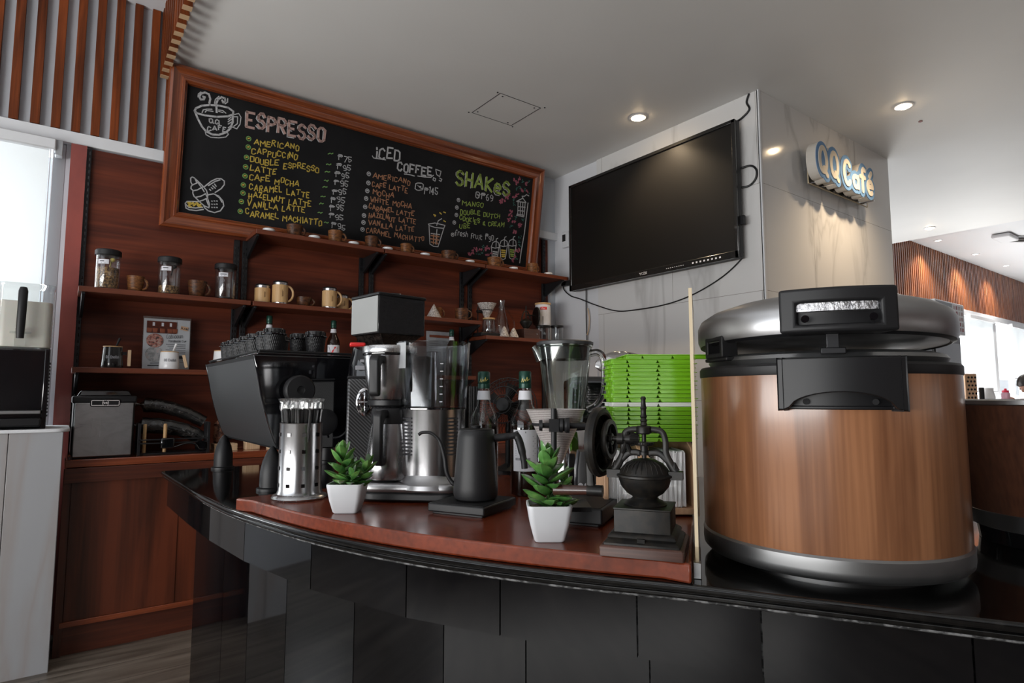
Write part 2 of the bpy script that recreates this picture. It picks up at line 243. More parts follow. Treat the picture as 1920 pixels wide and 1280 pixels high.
CD=[('white',0.01,[(0.13,0.637),(0.136,0.653),(0.163,0.674),(0.201,0.689),(0.246,0.698),(0.292,0.7),(0.319,0.687),(0.32,0.67),(0.295,0.653),(0.239,0.635),(0.182,0.627),(0.142,0.628),(0.13,0.637)]),('white',0.01,[(0.133,0.631),(0.148,0.6),(0.17,0.564),(0.192,0.543),(0.225,0.535),(0.256,0.541),(0.29,0.563),(0.311,0.591),(0.321,0.629),(0.318,0.664)]),('white',0.01,[(0.198,0.698),(0.201,0.721),(0.193,0.744),(0.174,0.748),(0.155,0.737),(0.147,0.718),(0.155,0.705),(0.17,0.71),(0.174,0.723),(0.165,0.723)]),('white',0.01,[(0.237,0.659),(0.232,0.705),(0.239,0.73),(0.256,0.747),(0.273,0.745),(0.276,0.731),(0.265,0.72),(0.26,0.731)]),('white',0.005,[(0.188,0.542),(0.193,0.526),(0.216,0.518),(0.257,0.525),(0.291,0.538),(0.303,0.556),(0.297,0.567)]),('white',0.005,[(0.323,0.67),(0.348,0.683),(0.361,0.666),(0.359,0.627),(0.344,0.597),(0.318,0.601)]),('white',0.005,[(0.323,0.658),(0.344,0.664),(0.345,0.626),(0.327,0.606)]),('white',0.005,[(0.166,0.637),(0.171,0.654),(0.189,0.663),(0.213,0.669)]),('white',0.005,[(0.181,0.644),(0.187,0.655),(0.219,0.659)]),('white',0.005,[(0.245,0.674),(0.266,0.677),(0.283,0.667)]),('white',0.005,[(0.246,0.667),(0.269,0.666)]),('white',0.005,[(0.141,0.714),(0.142,0.731),(0.154,0.745)]),('white',0.005,[(0.223,0.703),(0.226,0.726),(0.243,0.748)]),('white',0.005,[(0.287,0.749),(0.288,0.729),(0.275,0.716)]),('white',0.005,[(0.297,0.636),(0.31,0.652)]),('white',0.005,[(0.297,0.623),(0.313,0.642)]),('white',0.005,[(0.298,0.611),(0.316,0.628)]),('white',0.005,[(0.3,0.591),(0.317,0.611)]),('white',0.006,[(0.145,0.244),(0.136,0.257),(0.134,0.278),(0.141,0.286),(0.151,0.283),(0.171,0.268),(0.193,0.25),(0.214,0.229),(0.222,0.207),(0.222,0.188),(0.234,0.157),(0.232,0.137),(0.21,0.143),(0.194,0.154),(0.183,0.163),(0.17,0.174),(0.156,0.185),(0.149,0.201),(0.15,0.214),(0.139,0.223),(0.139,0.235),(0.145,0.244),(0.17,0.262)]),('white',0.006,[(0.15,0.214),(0.17,0.222),(0.193,0.242)]),('white',0.006,[(0.164,0.181),(0.188,0.191),(0.213,0.211)]),('white',0.006,[(0.183,0.163),(0.2,0.172),(0.22,0.187)]),('white',0.006,[(0.155,0.28),(0.163,0.264)]),('white',0.006,[(0.173,0.259),(0.185,0.244)]),('white',0.006,[(0.192,0.236),(0.204,0.219)]),('white',0.006,[(0.211,0.211),(0.219,0.195)]),('white',0.006,[(0.217,0.179),(0.229,0.152)]),('white',0.006,[(0.2,0.243),(0.236,0.284),(0.262,0.303),(0.283,0.307),(0.3,0.297),(0.301,0.278),(0.287,0.253),(0.258,0.226)]),('white',0.006,[(0.222,0.256),(0.254,0.286),(0.278,0.299)]),('white',0.006,[(0.229,0.238),(0.235,0.233)]),('white',0.006,[(0.237,0.249),(0.245,0.243)]),('white',0.006,[(0.243,0.26),(0.257,0.249)]),('white',0.006,[(0.252,0.271),(0.261,0.26)]),('white',0.006,[(0.224,0.206),(0.25,0.217),(0.277,0.21),(0.3,0.187),(0.306,0.161),(0.291,0.131),(0.262,0.116),(0.231,0.12),(0.213,0.132),(0.207,0.142)]),('white',0.006,[(0.261,0.213),(0.283,0.2),(0.295,0.18)]),('white',0.006,[(0.125,0.152),(0.117,0.139),(0.122,0.115),(0.138,0.109),(0.172,0.111),(0.206,0.123)]),('white',0.006,[(0.125,0.152),(0.149,0.156),(0.183,0.161)]),('white',0.006,[(0.119,0.136),(0.134,0.121),(0.168,0.124),(0.202,0.134)]),('white',0.006,[(0.244,0.176),(0.247,0.176)]),('white',0.006,[(0.245,0.159),(0.248,0.159)]),('white',0.006,[(0.246,0.142),(0.249,0.142)]),('white',0.006,[(0.256,0.179),(0.259,0.179)]),('white',0.006,[(0.257,0.161),(0.261,0.161)]),('white',0.006,[(0.258,0.144),(0.262,0.144)]),('white',0.006,[(0.268,0.181),(0.272,0.181)]),('white',0.006,[(0.269,0.164),(0.273,0.164)]),('white',0.006,[(0.271,0.146),(0.274,0.146)]),('yellow',0.009,[(0.129,0.145),(0.142,0.148)]),('yellow',0.009,[(0.136,0.137),(0.15,0.145)]),('yellow',0.009,[(0.153,0.151),(0.16,0.141)]),('yellow',0.009,[(0.133,0.131),(0.147,0.126)]),('yellow',0.009,[(0.157,0.135),(0.167,0.145)]),('yellow',0.009,[(0.17,0.155),(0.179,0.147)]),('yellow',0.009,[(0.176,0.14),(0.191,0.147)]),('yellow',0.009,[(0.181,0.136),(0.195,0.136)]),('white',0.006,[(1.583,0.275),(1.633,0.291),(1.712,0.288),(1.704,0.266),(1.636,0.261),(1.589,0.267),(1.583,0.275)]),('white',0.006,[(1.589,0.263),(1.607,0.143),(1.637,0.131),(1.671,0.134),(1.681,0.172),(1.706,0.273)]),('white',0.006,[(1.647,0.277),(1.657,0.311),(1.682,0.329)]),('white',0.006,[(1.651,0.149),(1.652,0.25)]),('white',0.006,[(1.609,0.216),(1.677,0.218)]),('white',0.006,[(1.376,0.57),(1.415,0.574),(1.45,0.573)]),('white',0.006,[(1.474,0.578),(1.524,0.582),(1.574,0.591),(1.591,0.608)]),('white',0.006,[(1.146,0.635),(1.156,0.624),(1.238,0.631)]),('white',0.006,[(1.605,0.652),(1.647,0.647),(1.64,0.609),(1.615,0.618),(1.605,0.652)]),('white',0.006,[(1.593,0.593),(1.611,0.589),(1.607,0.572),(1.591,0.576),(1.593,0.593)]),('white',0.006,[(1.641,0.6),(1.659,0.595),(1.653,0.58),(1.637,0.584)]),('orange',0.008,[(1.61,0.202),(1.673,0.203)]),('orange',0.008,[(1.61,0.18),(1.673,0.18)]),('orange',0.008,[(1.616,0.158),(1.669,0.156)]),('orange',0.008,[(1.63,0.21),(1.634,0.147)]),('orange',0.008,[(1.656,0.214),(1.659,0.15)]),('yellow',0.008,[(1.618,0.345),(1.633,0.343),(1.627,0.336)]),('yellow',0.008,[(1.663,0.367),(1.677,0.36)]),('yellow',0.008,[(1.693,0.377),(1.707,0.375)]),('yellow',0.008,[(1.699,0.318),(1.713,0.314)]),('white',0.007,[(2.305,0.567),(2.395,0.575),(2.362,0.602),(2.305,0.567)]),('white',0.007,[(2.32,0.567),(2.327,0.467)]),('white',0.007,[(2.342,0.571),(2.35,0.465)]),('white',0.007,[(2.365,0.572),(2.372,0.466)]),('white',0.007,[(2.387,0.574),(2.387,0.469)]),('white',0.007,[(2.324,0.532),(2.391,0.538)]),('white',0.007,[(2.323,0.502),(2.387,0.508)]),('white',0.007,[(2.316,0.465),(2.384,0.465),(2.386,0.477),(2.319,0.474)]),('white',0.007,[(2.362,0.602),(2.353,0.615),(2.375,0.619),(2.392,0.635),(2.416,0.63)]),('white',0.008,[(2.414,0.576),(2.409,0.475),(2.404,0.348),(2.389,0.207),(2.383,0.116)]),('white',0.006,[(2.111,0.196),(2.122,0.23),(2.149,0.246),(2.175,0.235),(2.183,0.204),(2.147,0.193),(2.111,0.196)]),('white',0.006,[(2.115,0.191),(2.131,0.106),(2.153,0.097),(2.173,0.109),(2.18,0.201)]),('white',0.006,[(2.154,0.197),(2.151,0.261),(2.164,0.269)]),('white',0.01,[(2.132,0.165),(2.167,0.167)]),('white',0.01,[(2.133,0.15),(2.167,0.152)]),('white',0.01,[(2.137,0.133),(2.166,0.135)]),('white',0.01,[(2.142,0.119),(2.164,0.121)]),('white',0.006,[(2.184,0.219),(2.195,0.253),(2.222,0.269),(2.249,0.258),(2.257,0.227),(2.22,0.215),(2.184,0.219)]),('white',0.006,[(2.188,0.214),(2.204,0.128),(2.227,0.119),(2.247,0.131),(2.255,0.223)]),('white',0.006,[(2.227,0.219),(2.224,0.284),(2.238,0.292)]),('yellow',0.01,[(2.205,0.187),(2.241,0.189)]),('yellow',0.01,[(2.207,0.172),(2.241,0.174)]),('yellow',0.01,[(2.21,0.155),(2.239,0.157)]),('yellow',0.01,[(2.215,0.141),(2.238,0.143)]),('white',0.006,[(2.262,0.233),(2.273,0.268),(2.301,0.284),(2.329,0.273),(2.337,0.242),(2.3,0.23),(2.262,0.233)]),('white',0.006,[(2.267,0.228),(2.283,0.141),(2.306,0.133),(2.327,0.144),(2.335,0.238)]),('white',0.006,[(2.307,0.234),(2.304,0.299),(2.318,0.307)]),('lime',0.01,[(2.284,0.201),(2.321,0.203)]),('lime',0.01,[(2.286,0.186),(2.32,0.188)]),('lime',0.01,[(2.29,0.169),(2.319,0.171)]),('lime',0.01,[(2.294,0.155),(2.318,0.157)]),('teal',0.005,[(2.352,0.724),(2.342,0.721)]),('teal',0.005,[(2.34,0.731),(2.345,0.739)]),('teal',0.005,[(2.349,0.722),(2.359,0.725)]),('teal',0.005,[(2.356,0.725),(2.347,0.729)]),('teal',0.005,[(2.348,0.718),(2.338,0.715)]),('teal',0.005,[(2.408,0.738),(2.414,0.746)]),('teal',0.005,[(2.405,0.731),(2.396,0.726)]),('teal',0.005,[(2.388,0.724),(2.382,0.716)]),('teal',0.005,[(2.401,0.74),(2.41,0.738)]),('teal',0.005,[(2.388,0.723),(2.394,0.717)]),('teal',0.005,[(2.305,0.668),(2.296,0.67)]),('teal',0.005,[(2.291,0.66),(2.3,0.657)]),('teal',0.005,[(2.293,0.653),(2.298,0.647)]),('teal',0.005,[(2.299,0.667),(2.296,0.659)]),('teal',0.005,[(2.311,0.676),(2.32,0.681)]),('teal',0.005,[(2.334,0.664),(2.336,0.673)]),('teal',0.005,[(2.335,0.678),(2.326,0.681)]),('teal',0.005,[(2.324,0.667),(2.333,0.672)]),('teal',0.005,[(2.377,0.664),(2.386,0.66)]),('teal',0.005,[(2.374,0.669),(2.372,0.677)]),('teal',0.005,[(2.373,0.666),(2.371,0.657)]),('teal',0.005,[(2.38,0.676),(2.371,0.679)]),('teal',0.005,[(2.42,0.654),(2.417,0.645)]),('teal',0.005,[(2.401,0.658),(2.393,0.663)]),('teal',0.005,[(2.423,0.65),(2.415,0.644)]),('teal',0.005,[(2.28,0.57),(2.278,0.562)]),('teal',0.005,[(2.278,0.587),(2.283,0.58)]),('teal',0.005,[(2.283,0.574),(2.275,0.577)]),('teal',0.005,[(2.279,0.567),(2.271,0.572)]),('teal',0.005,[(2.275,0.55),(2.285,0.553)]),('teal',0.005,[(2.299,0.536),(2.29,0.54)]),('teal',0.005,[(2.279,0.55),(2.28,0.542)]),('teal',0.005,[(2.279,0.532),(2.286,0.539)]),('teal',0.005,[(2.317,0.455),(2.319,0.447)]),('teal',0.005,[(2.306,0.436),(2.312,0.43)]),('teal',0.005,[(2.318,0.444),(2.308,0.444)]),('teal',0.005,[(2.322,0.453),(2.312,0.453)]),('teal',0.005,[(2.3,0.453),(2.311,0.453)]),('teal',0.005,[(2.366,0.446),(2.376,0.444)]),('teal',0.005,[(2.384,0.446),(2.392,0.452)]),('teal',0.005,[(2.377,0.435),(2.371,0.441)]),('teal',0.005,[(2.384,0.433),(2.381,0.441)]),('teal',0.005,[(2.275,0.376),(2.272,0.384)]),('teal',0.005,[(2.274,0.38),(2.281,0.375)]),('teal',0.005,[(2.282,0.382),(2.291,0.38)]),('teal',0.005,[(2.265,0.371),(2.265,0.363)]),('teal',0.005,[(2.27,0.376),(2.276,0.383)]),('teal',0.005,[(2.357,0.313),(2.349,0.308)]),('teal',0.005,[(2.35,0.301),(2.361,0.302)]),('teal',0.005,[(2.374,0.321),(2.38,0.315)]),('teal',0.005,[(2.372,0.306),(2.374,0.298)]),('teal',0.005,[(2.36,0.275),(2.357,0.283)]),('teal',0.005,[(2.351,0.266),(2.361,0.268)]),('teal',0.005,[(2.365,0.267),(2.374,0.271)]),('teal',0.005,[(2.356,0.267),(2.361,0.275)]),('teal',0.005,[(2.364,0.248),(2.356,0.252)]),('teal',0.005,[(2.373,0.245),(2.366,0.251)]),('teal',0.005,[(2.373,0.239),(2.384,0.238)]),('teal',0.005,[(2.365,0.245),(2.371,0.252)]),('teal',0.005,[(2.038,0.193),(2.046,0.199)]),('teal',0.005,[(2.038,0.192),(2.042,0.2)]),('teal',0.005,[(2.045,0.182),(2.052,0.188)]),('teal',0.005,[(2.039,0.185),(2.031,0.188)]),('teal',0.005,[(2.037,0.178),(2.031,0.171)]),('teal',0.005,[(1.996,0.129),(1.986,0.128)]),('teal',0.005,[(2.007,0.133),(2.008,0.125)]),('teal',0.005,[(1.998,0.143),(1.999,0.151)]),('teal',0.005,[(2.016,0.133),(2.024,0.128)]),('teal',0.005,[(2.018,0.13),(2.008,0.129)]),('teal',0.005,[(2.034,0.138),(2.027,0.142)]),('teal',0.005,[(2.048,0.157),(2.046,0.165)]),('teal',0.005,[(2.034,0.145),(2.041,0.14)]),('teal',0.005,[(2.043,0.138),(2.042,0.146)]),('teal',0.005,[(2.351,0.146),(2.343,0.139)]),('teal',0.005,[(2.344,0.151),(2.336,0.145)]),('teal',0.005,[(2.356,0.137),(2.362,0.144)])]

# ---------------------------------------------------------------- materials
M = {}
M['panel'] = wood('red_stained_panel', (0.050, 0.012, 0.008), (0.150, 0.034, 0.015), 0, 0.5, 0.0, spec=0.25, fig=0.75, size=0.8)
M['shelfwood'] = wood('red_shelf_wood', (0.085, 0.020, 0.010), (0.17, 0.042, 0.016), 0, 0.4, 0.05)
M['cabwood'] = wood('dark_cabinet_wood', (0.022, 0.008, 0.005), (0.125, 0.03, 0.013), 2, 0.35, 0.2, fig=0.8, size=0.75)
M['railwood'] = wood('cabinet_rail_wood', (0.05, 0.014, 0.009), (0.12, 0.03, 0.014), 0, 0.35, 0.2)
M['counterwood'] = wood('back_counter_wood', (0.13, 0.03, 0.012), (0.27, 0.065, 0.025), 0, 0.25, 0.5)
M['boardwood'] = wood('glossy_bar_board', (0.095, 0.018, 0.007), (0.17, 0.031, 0.011), 0, 0.24, 0.15, size=0.8)
M['framewood'] = wood('varnished_frame_wood', (0.10, 0.022, 0.008), (0.30, 0.075, 0.022), 0, 0.22, 0.8)
M['framewood_v'] = wood('varnished_frame_wood_upright', (0.10, 0.022, 0.008), (0.30, 0.075, 0.022), 2, 0.22, 0.8)
M['slat'] = wood('stained_slat_wood', (0.06, 0.014, 0.004), (0.215, 0.050, 0.012), 2, 0.5, 0.0, spec=0.2, size=1.3, fig=0.7)
M['slat_lit'] = wood('lit_slat_wood', (0.11, 0.03, 0.012), (0.42, 0.14, 0.045), 2, 0.35, 0.2, size=1.0, fig=0.7)  # slat wood again, made paler to put the dining light into its colour
M['slatend'] = mat('bare_slat_end', (0.5, 0.33, 0.19), 0.6)
M['post'] = noisy(mat('red_painted_post', (0.2, 0.04, 0.035), 0.45, coat=0.2), [(0.35, (0.20, 0.045, 0.038)), (0.65, (0.30, 0.065, 0.05))], (6, 6, 3))
M['white'] = mat('white_paint', (0.66, 0.67, 0.69), 0.55)
M['paint'] = mat('grey_white_wall_paint', (0.66, 0.665, 0.69), 0.6)
M['slatwall'] = mat('pale_wall_behind_slats', (0.50, 0.53, 0.57), 0.6)
M['ceil'] = noisy(mat('ceiling_paint', (0.5, 0.5, 0.5), 0.55), [(0.3, (0.70, 0.69, 0.67)), (0.7, (0.76, 0.75, 0.73))], (0.8, 0.8, 0.8), 3)
M['plastic'] = mat('black_plastic', (0.008, 0.008, 0.009), 0.42, spec=0.35)
M['matte'] = mat('matte_black', (0.009, 0.009, 0.010), 0.6, spec=0.25)
M['softblack'] = mat('soft_black_coating', (0.009, 0.009, 0.010), 0.46, spec=0.35)
M['gloss'] = mat('glossy_black', (0.004, 0.004, 0.005), 0.06, coat=0.5)
M['iron'] = noisy(mat('cast_iron', (0.015, 0.014, 0.013), 0.42, spec=0.3), [(0.4, (0.005, 0.005, 0.005)), (0.75, (0.020, 0.016, 0.012))], (60, 60, 60), bst=0.25, bd=0.0006)
M['steelb'] = mat('black_steel', (0.02, 0.02, 0.022), 0.4, metal=0.5)
def brushed(name, col, rough, axis=2, sc=260):
    m = mat(name, col, rough, 1.0); s = [sc] * 3; s[axis] = 3
    n = nd(m, 'ShaderNodeTexNoise'); n.inputs['Scale'].default_value = 1; n.inputs['Detail'].default_value = 2
    lk(m, coords(m, s), n.inputs['Vector'])
    mr = nd(m, 'ShaderNodeMapRange'); mr.inputs[3].default_value = rough * .75; mr.inputs[4].default_value = rough * 1.35
    lk(m, n.outputs[0], mr.inputs[0]); lk(m, mr.outputs[0], bs(m).inputs['Roughness']); return m
M['steel'] = brushed('brushed_steel', (0.56, 0.56, 0.57), 0.26)
M['steelv'] = brushed('vertical_brushed_steel', (0.42, 0.42, 0.43), 0.24, 2, 120)
M['satin'] = brushed('satin_lid_metal', (0.42, 0.42, 0.43), 0.36, 2, 30)
M['chrome'] = mat('chrome', (0.72, 0.72, 0.74), 0.09, 1.0)
M['dirty'] = noisy(brushed('smudged_steel_front', (0.36, 0.37, 0.38), 0.3), [(0.42, (0.42, 0.43, 0.44)), (0.6, (0.36, 0.365, 0.37)), (0.68, (0.22, 0.22, 0.22))], (9, 9, 13), 8, 1.2)
M['aluring'] = brushed('grey_ring_metal', (0.33, 0.335, 0.34), 0.36, 0, 20)
M['glass'] = mat('clear_glass', (1, 1, 1), 0.02, trans=1.0, ior=1.45)
M['glassdim'] = mat('tinted_glass', (0.82, 0.84, 0.84), 0.03, trans=1.0, ior=1.45)
M['smoke'] = mat('smoked_plastic', (0.09, 0.09, 0.095), 0.08, trans=0.75, ior=1.3)
def thin(name, tint, f=0.1, rough=0.04, col=(0.9, 0.9, 0.9)):
    m = bpy.data.materials.new(name); m.use_nodes = True; nt = m.node_tree; nt.nodes.clear()
    o = nt.nodes.new('ShaderNodeOutputMaterial'); t = nt.nodes.new('ShaderNodeBsdfTransparent'); t.inputs[0].default_value = (*tint, 1)
    g = nt.nodes.new('ShaderNodeBsdfGlossy'); g.inputs['Roughness'].default_value = rough; g.inputs[0].default_value = (*col, 1)
    lw = nt.nodes.new('ShaderNodeLayerWeight'); lw.inputs[0].default_value = 0.5
    mr = nt.nodes.new('ShaderNodeMapRange'); mr.inputs[3].default_value = f; mr.inputs[4].default_value = 0.9
    mx = nt.nodes.new('ShaderNodeMixShader')
    pw = nt.nodes.new('ShaderNodeMath'); pw.operation = 'POWER'; pw.inputs[1].default_value = 3.0
    nt.links.new(lw.outputs['Facing'], pw.inputs[0]); nt.links.new(pw.outputs[0], mr.inputs[0]); nt.links.new(mr.outputs[0], mx.inputs[0])
    nt.links.new(t.outputs[0], mx.inputs[1]); nt.links.new(g.outputs[0], mx.inputs[2]); nt.links.new(mx.outputs[0], o.inputs[0])
    return m
M['thin'] = thin('thin_clear_glass', (0.93, 0.94, 0.94), 0.06)
M['tank'] = thin('clear_plastic_tank', (0.80, 0.81, 0.82), 0.10, 0.08, (0.8, 0.82, 0.85))
M['acryl'] = thin('acrylic_sheet', (0.86, 0.84, 0.80), 0.2, 0.02)
M['jug'] = thin('ribbed_jug_glass', (0.74, 0.77, 0.75), 0.16, 0.05, (0.95, 1, 0.95))
M['film'] = thin('clear_film', (0.93, 0.93, 0.93), 0.07, 0.1)
M['bag'] = thin('crinkled_plastic_bag', (0.75, 0.75, 0.76), 0.35, 0.2)
M['acrylrim'] = mat('sawn_acrylic_rim', (0.55, 0.45, 0.30), 0.45, sss=0.0)
M['beans'] = noisy(mat('coffee_beans', (0.1, 0.05, 0.03), 0.5), [(0.35, (0.012, 0.007, 0.005)), (0.5, (0.22, 0.11, 0.04)), (0.62, (0.50, 0.30, 0.12))], (120, 120, 120), 3, bst=0.9, bd=0.004)
M['darkbeans'] = noisy(mat('dark_roast_beans', (0.02, 0.014, 0.01), 0.35), [(0.4, (0.003, 0.002, 0.002)), (0.65, (0.03, 0.022, 0.018))], (110, 110, 110), 3, bst=0.9, bd=0.004)
M['coco'] = noisy(mat('coconut_shell_cup', (0.1, 0.05, 0.03), 0.45, spec=0.3), [(0.35, (0.018, 0.009, 0.006)), (0.55, (0.10, 0.036, 0.013)), (0.72, (0.19, 0.08, 0.028))], (40, 40, 90), 6, 1.0, bst=0.5, bd=0.002)
M['coco2'] = noisy(mat('light_coconut_cup', (0.1, 0.05, 0.03), 0.45, spec=0.3), [(0.35, (0.05, 0.022, 0.01)), (0.55, (0.19, 0.072, 0.022)), (0.72, (0.34, 0.15, 0.05))], (40, 40, 110), 6, 1.0, bst=0.5, bd=0.002)
M['bamboo'] = wood('bamboo_wood', (0.42, 0.24, 0.10), (0.62, 0.40, 0.19), 2, 0.45, size=2.5)
M['palewood'] = wood('pale_beech_wood', (0.50, 0.33, 0.19), (0.66, 0.47, 0.30), 2, 0.5, size=2)
M['tanwood'] = wood('light_pine_box', (0.48, 0.28, 0.16), (0.60, 0.38, 0.23), 2, 0.5, size=1.5)
M['ceramic'] = mat('white_ceramic', (0.72, 0.72, 0.73), 0.3, coat=0.2)
M['pot'] = mat('white_pot_glaze', (0.52, 0.53, 0.55), 0.4)
M['black_cer'] = mat('black_mug_glaze', (0.012, 0.012, 0.012), 0.2, coat=0.4)
M['paper'] = mat('paper', (0.62, 0.62, 0.66), 0.6)
M['tissue'] = mat('white_tissue', (0.75, 0.74, 0.74), 0.9)
M['ink'] = mat('dark_print', (0.03, 0.03, 0.035), 0.6)
M['greyink'] = mat('grey_print', (0.25, 0.25, 0.27), 0.6)
M['red'] = mat('red_plastic', (0.6, 0.02, 0.02), 0.4)
M['green_cap'] = mat('dark_green_cap', (0.006, 0.045, 0.03), 0.35, metal=0.3)
M['gold'] = mat('gold_print', (0.5, 0.4, 0.1), 0.5)
M['tray'] = mat('lime_green_plastic', (0.17, 0.42, 0.012), 0.28)
M['traywhite'] = mat('white_tray_plastic', (0.75, 0.75, 0.72), 0.35)
M['walnut'] = wood('walnut_plinth', (0.03, 0.014, 0.011), (0.085, 0.04, 0.03), 0, 0.4, size=2)
M['handlewood'] = wood('dark_turned_handle', (0.02, 0.008, 0.006), (0.08, 0.03, 0.02), 0, 0.3, 0.4, size=2)
M['cooker'] = wood('cooker_wood_laminate', (0.125, 0.048, 0.021), (0.29, 0.128, 0.060), 2, 0.28, 0.3, fig=0.72, size=1.5)
M['cooker2'] = wood('brown_tub_laminate', (0.045, 0.018, 0.012), (0.09, 0.036, 0.02), 2, 0.3, 0.3, size=1.5)
M['syrup'] = mat('dark_syrup', (0.012, 0.004, 0.002), 0.15)
M['amber'] = mat('brown_powder', (0.30, 0.12, 0.04), 0.7)
M['juice'] = mat('milky_juice', (0.66, 0.64, 0.58), 0.35, sss=0.2)
M['yellowjuice'] = mat('yellow_juice', (0.85, 0.55, 0.02), 0.35)
M['redbrown'] = mat('red_paint', (0.2, 0.04, 0.03), 0.5)
M['bulb'] = mat('glowing_bulb', (1, 0.8, 0.55), 0.5, es=60.0, ec=(1, 0.74, 0.45))
M['bulbw'] = mat('glowing_white_lamp', (1, 0.95, 0.9), 0.5, es=7.0, ec=(1, 0.93, 0.84))
CH = dict(white=(0.42, 0.42, 0.43), yellow=(0.50, 0.36, 0.06), orange=(0.36, 0.17, 0.09), lime=(0.25, 0.34, 0.07), green=(0.17, 0.34, 0.10), teal=(0.05, 0.15, 0.13), pink=(0.42, 0.12, 0.17), title=(0.38, 0.25, 0.22))
for k, c in CH.items():
    M['chalk_' + k] = noisy(mat('chalk_' + k, c, 0.9), [(0.3, tuple(x * .72 for x in c)), (0.6, tuple(min(1, x * 1.2) for x in c))], (220, 220, 220), 2)
# chalkboard slate
M['slate'] = noisy(mat('chalkboard_black', (0.012, 0.012, 0.013), 0.6, spec=0.15), [(0.4, (0.009, 0.009, 0.010)), (0.7, (0.017, 0.017, 0.018))], (2, 2, 2), 6)

def plank_floor():
    m = mat('grey_brown_plank_floor', (0.25, 0.22, 0.19), 0.33)
    b = nd(m, 'ShaderNodeTexBrick'); b.offset = 0.37; b.inputs['Scale'].default_value = 1; b.inputs['Brick Width'].default_value = 1.2; b.inputs['Row Height'].default_value = 0.17
    b.inputs['Mortar Size'].default_value = 0.0022; b.inputs['Color1'].default_value = (0.75, 0.75, 0.75, 1); b.inputs['Color2'].default_value = (1, 1, 1, 1); b.inputs['Mortar'].default_value = (0.3, 0.3, 0.3, 1)
    lk(m, coords(m, (1, 1, 1)), b.inputs['Vector'])
    n = nd(m, 'ShaderNodeTexNoise'); n.inputs['Scale'].default_value = 1; n.inputs['Detail'].default_value = 7; n.inputs['Distortion'].default_value = 0.8
    lk(m, coords(m, (1.6, 22, 1)), n.inputs['Vector'])
    r = ramp(m, n.outputs[0], [(0.3, (0.09, 0.075, 0.06)), (0.5, (0.175, 0.15, 0.125)), (0.7, (0.26, 0.225, 0.19))])
    mx = nd(m, 'ShaderNodeMix'); mx.data_type = 'RGBA'; mx.blend_type = 'MULTIPLY'; mx.inputs[0].default_value = 1
    lk(m, r, mx.inputs[6]); lk(m, b.outputs[0], mx.inputs[7]); lk(m, mx.outputs[2], bs(m).inputs['Base Color'])
    return m
def marble(name, base, vein, horiz, seams=True, rough=0.12, rh=0.62, bw=1.24, zoff=0.17, sc=1.0):
    """polished tile: diagonal grey veins, joints; horiz is the horizontal axis of the face"""
    m = mat(name, base, rough, coat=0.3)
    rot = (0, radians(-32), 0) if horiz == 'X' else (radians(32), 0, 0)
    n = nd(m, 'ShaderNodeTexNoise'); n.inputs['Scale'].default_value = 1; n.inputs['Detail'].default_value = 5; n.inputs['Distortion'].default_value = 0.6
    s = (2.6 * sc, 2.6 * sc, 0.75 * sc); lk(m, coords(m, s, rot), n.inputs['Vector'])
    a = nd(m, 'ShaderNodeMath'); a.operation = 'SUBTRACT'; a.inputs[1].default_value = 0.5; lk(m, n.outputs[0], a.inputs[0])
    b = nd(m, 'ShaderNodeMath'); b.operation = 'ABSOLUTE'; lk(m, a.outputs[0], b.inputs[0])
    c = ramp(m, b.outputs[0], [(0.0, vein), (0.012, tuple(x * .5 + y * .5 for x, y in zip(base, vein))), (0.035, base)])
    if seams:
        tc = nd(m, 'ShaderNodeTexCoord'); sp = nd(m, 'ShaderNodeSeparateXYZ'); cb = nd(m, 'ShaderNodeCombineXYZ')
        lk(m, tc.outputs['Object'], sp.inputs[0]); lk(m, sp.outputs[horiz], cb.inputs['X'])
        ad = nd(m, 'ShaderNodeMath'); ad.inputs[1].default_value = zoff; lk(m, sp.outputs['Z'], ad.inputs[0]); lk(m, ad.outputs[0], cb.inputs['Y'])
        k = nd(m, 'ShaderNodeTexBrick'); k.inputs['Scale'].default_value = 1; k.inputs['Brick Width'].default_value = bw; k.inputs['Row Height'].default_value = rh; k.inputs['Mortar Size'].default_value = 0.0015
        k.inputs['Color1'].default_value = k.inputs['Color2'].default_value = (1, 1, 1, 1); k.inputs['Mortar'].default_value = (0.45, 0.43, 0.40, 1)
        lk(m, cb.outputs[0], k.inputs['Vector'])
        mx = nd(m, 'ShaderNodeMix'); mx.data_type = 'RGBA'; mx.blend_type = 'MULTIPLY'; mx.inputs[0].default_value = 1
        lk(m, c, mx.inputs[6]); lk(m, k.outputs[0], mx.inputs[7]); c = mx.outputs[2]
    lk(m, c, bs(m).inputs['Base Color']); return m
M['floor'] = plank_floor()
M['marble_tv'] = marble('white_marble_tile_tv_side', (0.68, 0.67, 0.66), (0.54, 0.53, 0.52), 'Y', sc=.8)
M['marble_sign'] = marble('white_marble_tile_sign_side', (0.68, 0.67, 0.66), (0.53, 0.52, 0.51), 'X', sc=.8)
M['stand'] = marble('pale_marble_laminate', (0.33, 0.335, 0.35), (0.31, 0.29, 0.285), 'X', False, 0.3, sc=.6)
M['granite'] = noisy(mat('black_granite_top', (0.004, 0.004, 0.004), 0.07), [(0.5, (0.003, 0.003, 0.003)), (0.75, (0.012, 0.011, 0.010))], (70, 70, 70), 4)
M['tile'] = noisy(mat('black_polished_tile', (0.005, 0.005, 0.006), 0.05, spec=0.45), [(0.4, (0.0015, 0.0015, 0.002)), (0.75, (0.006, 0.006, 0.007))], (3, 3, 3), 8)
M['grout'] = noisy(mat('worn_joint', (0.1, 0.1, 0.1), 0.7), [(0.45, (0.006, 0.006, 0.006)), (0.60, (0.16, 0.16, 0.16))], (60, 60, 90), 4)

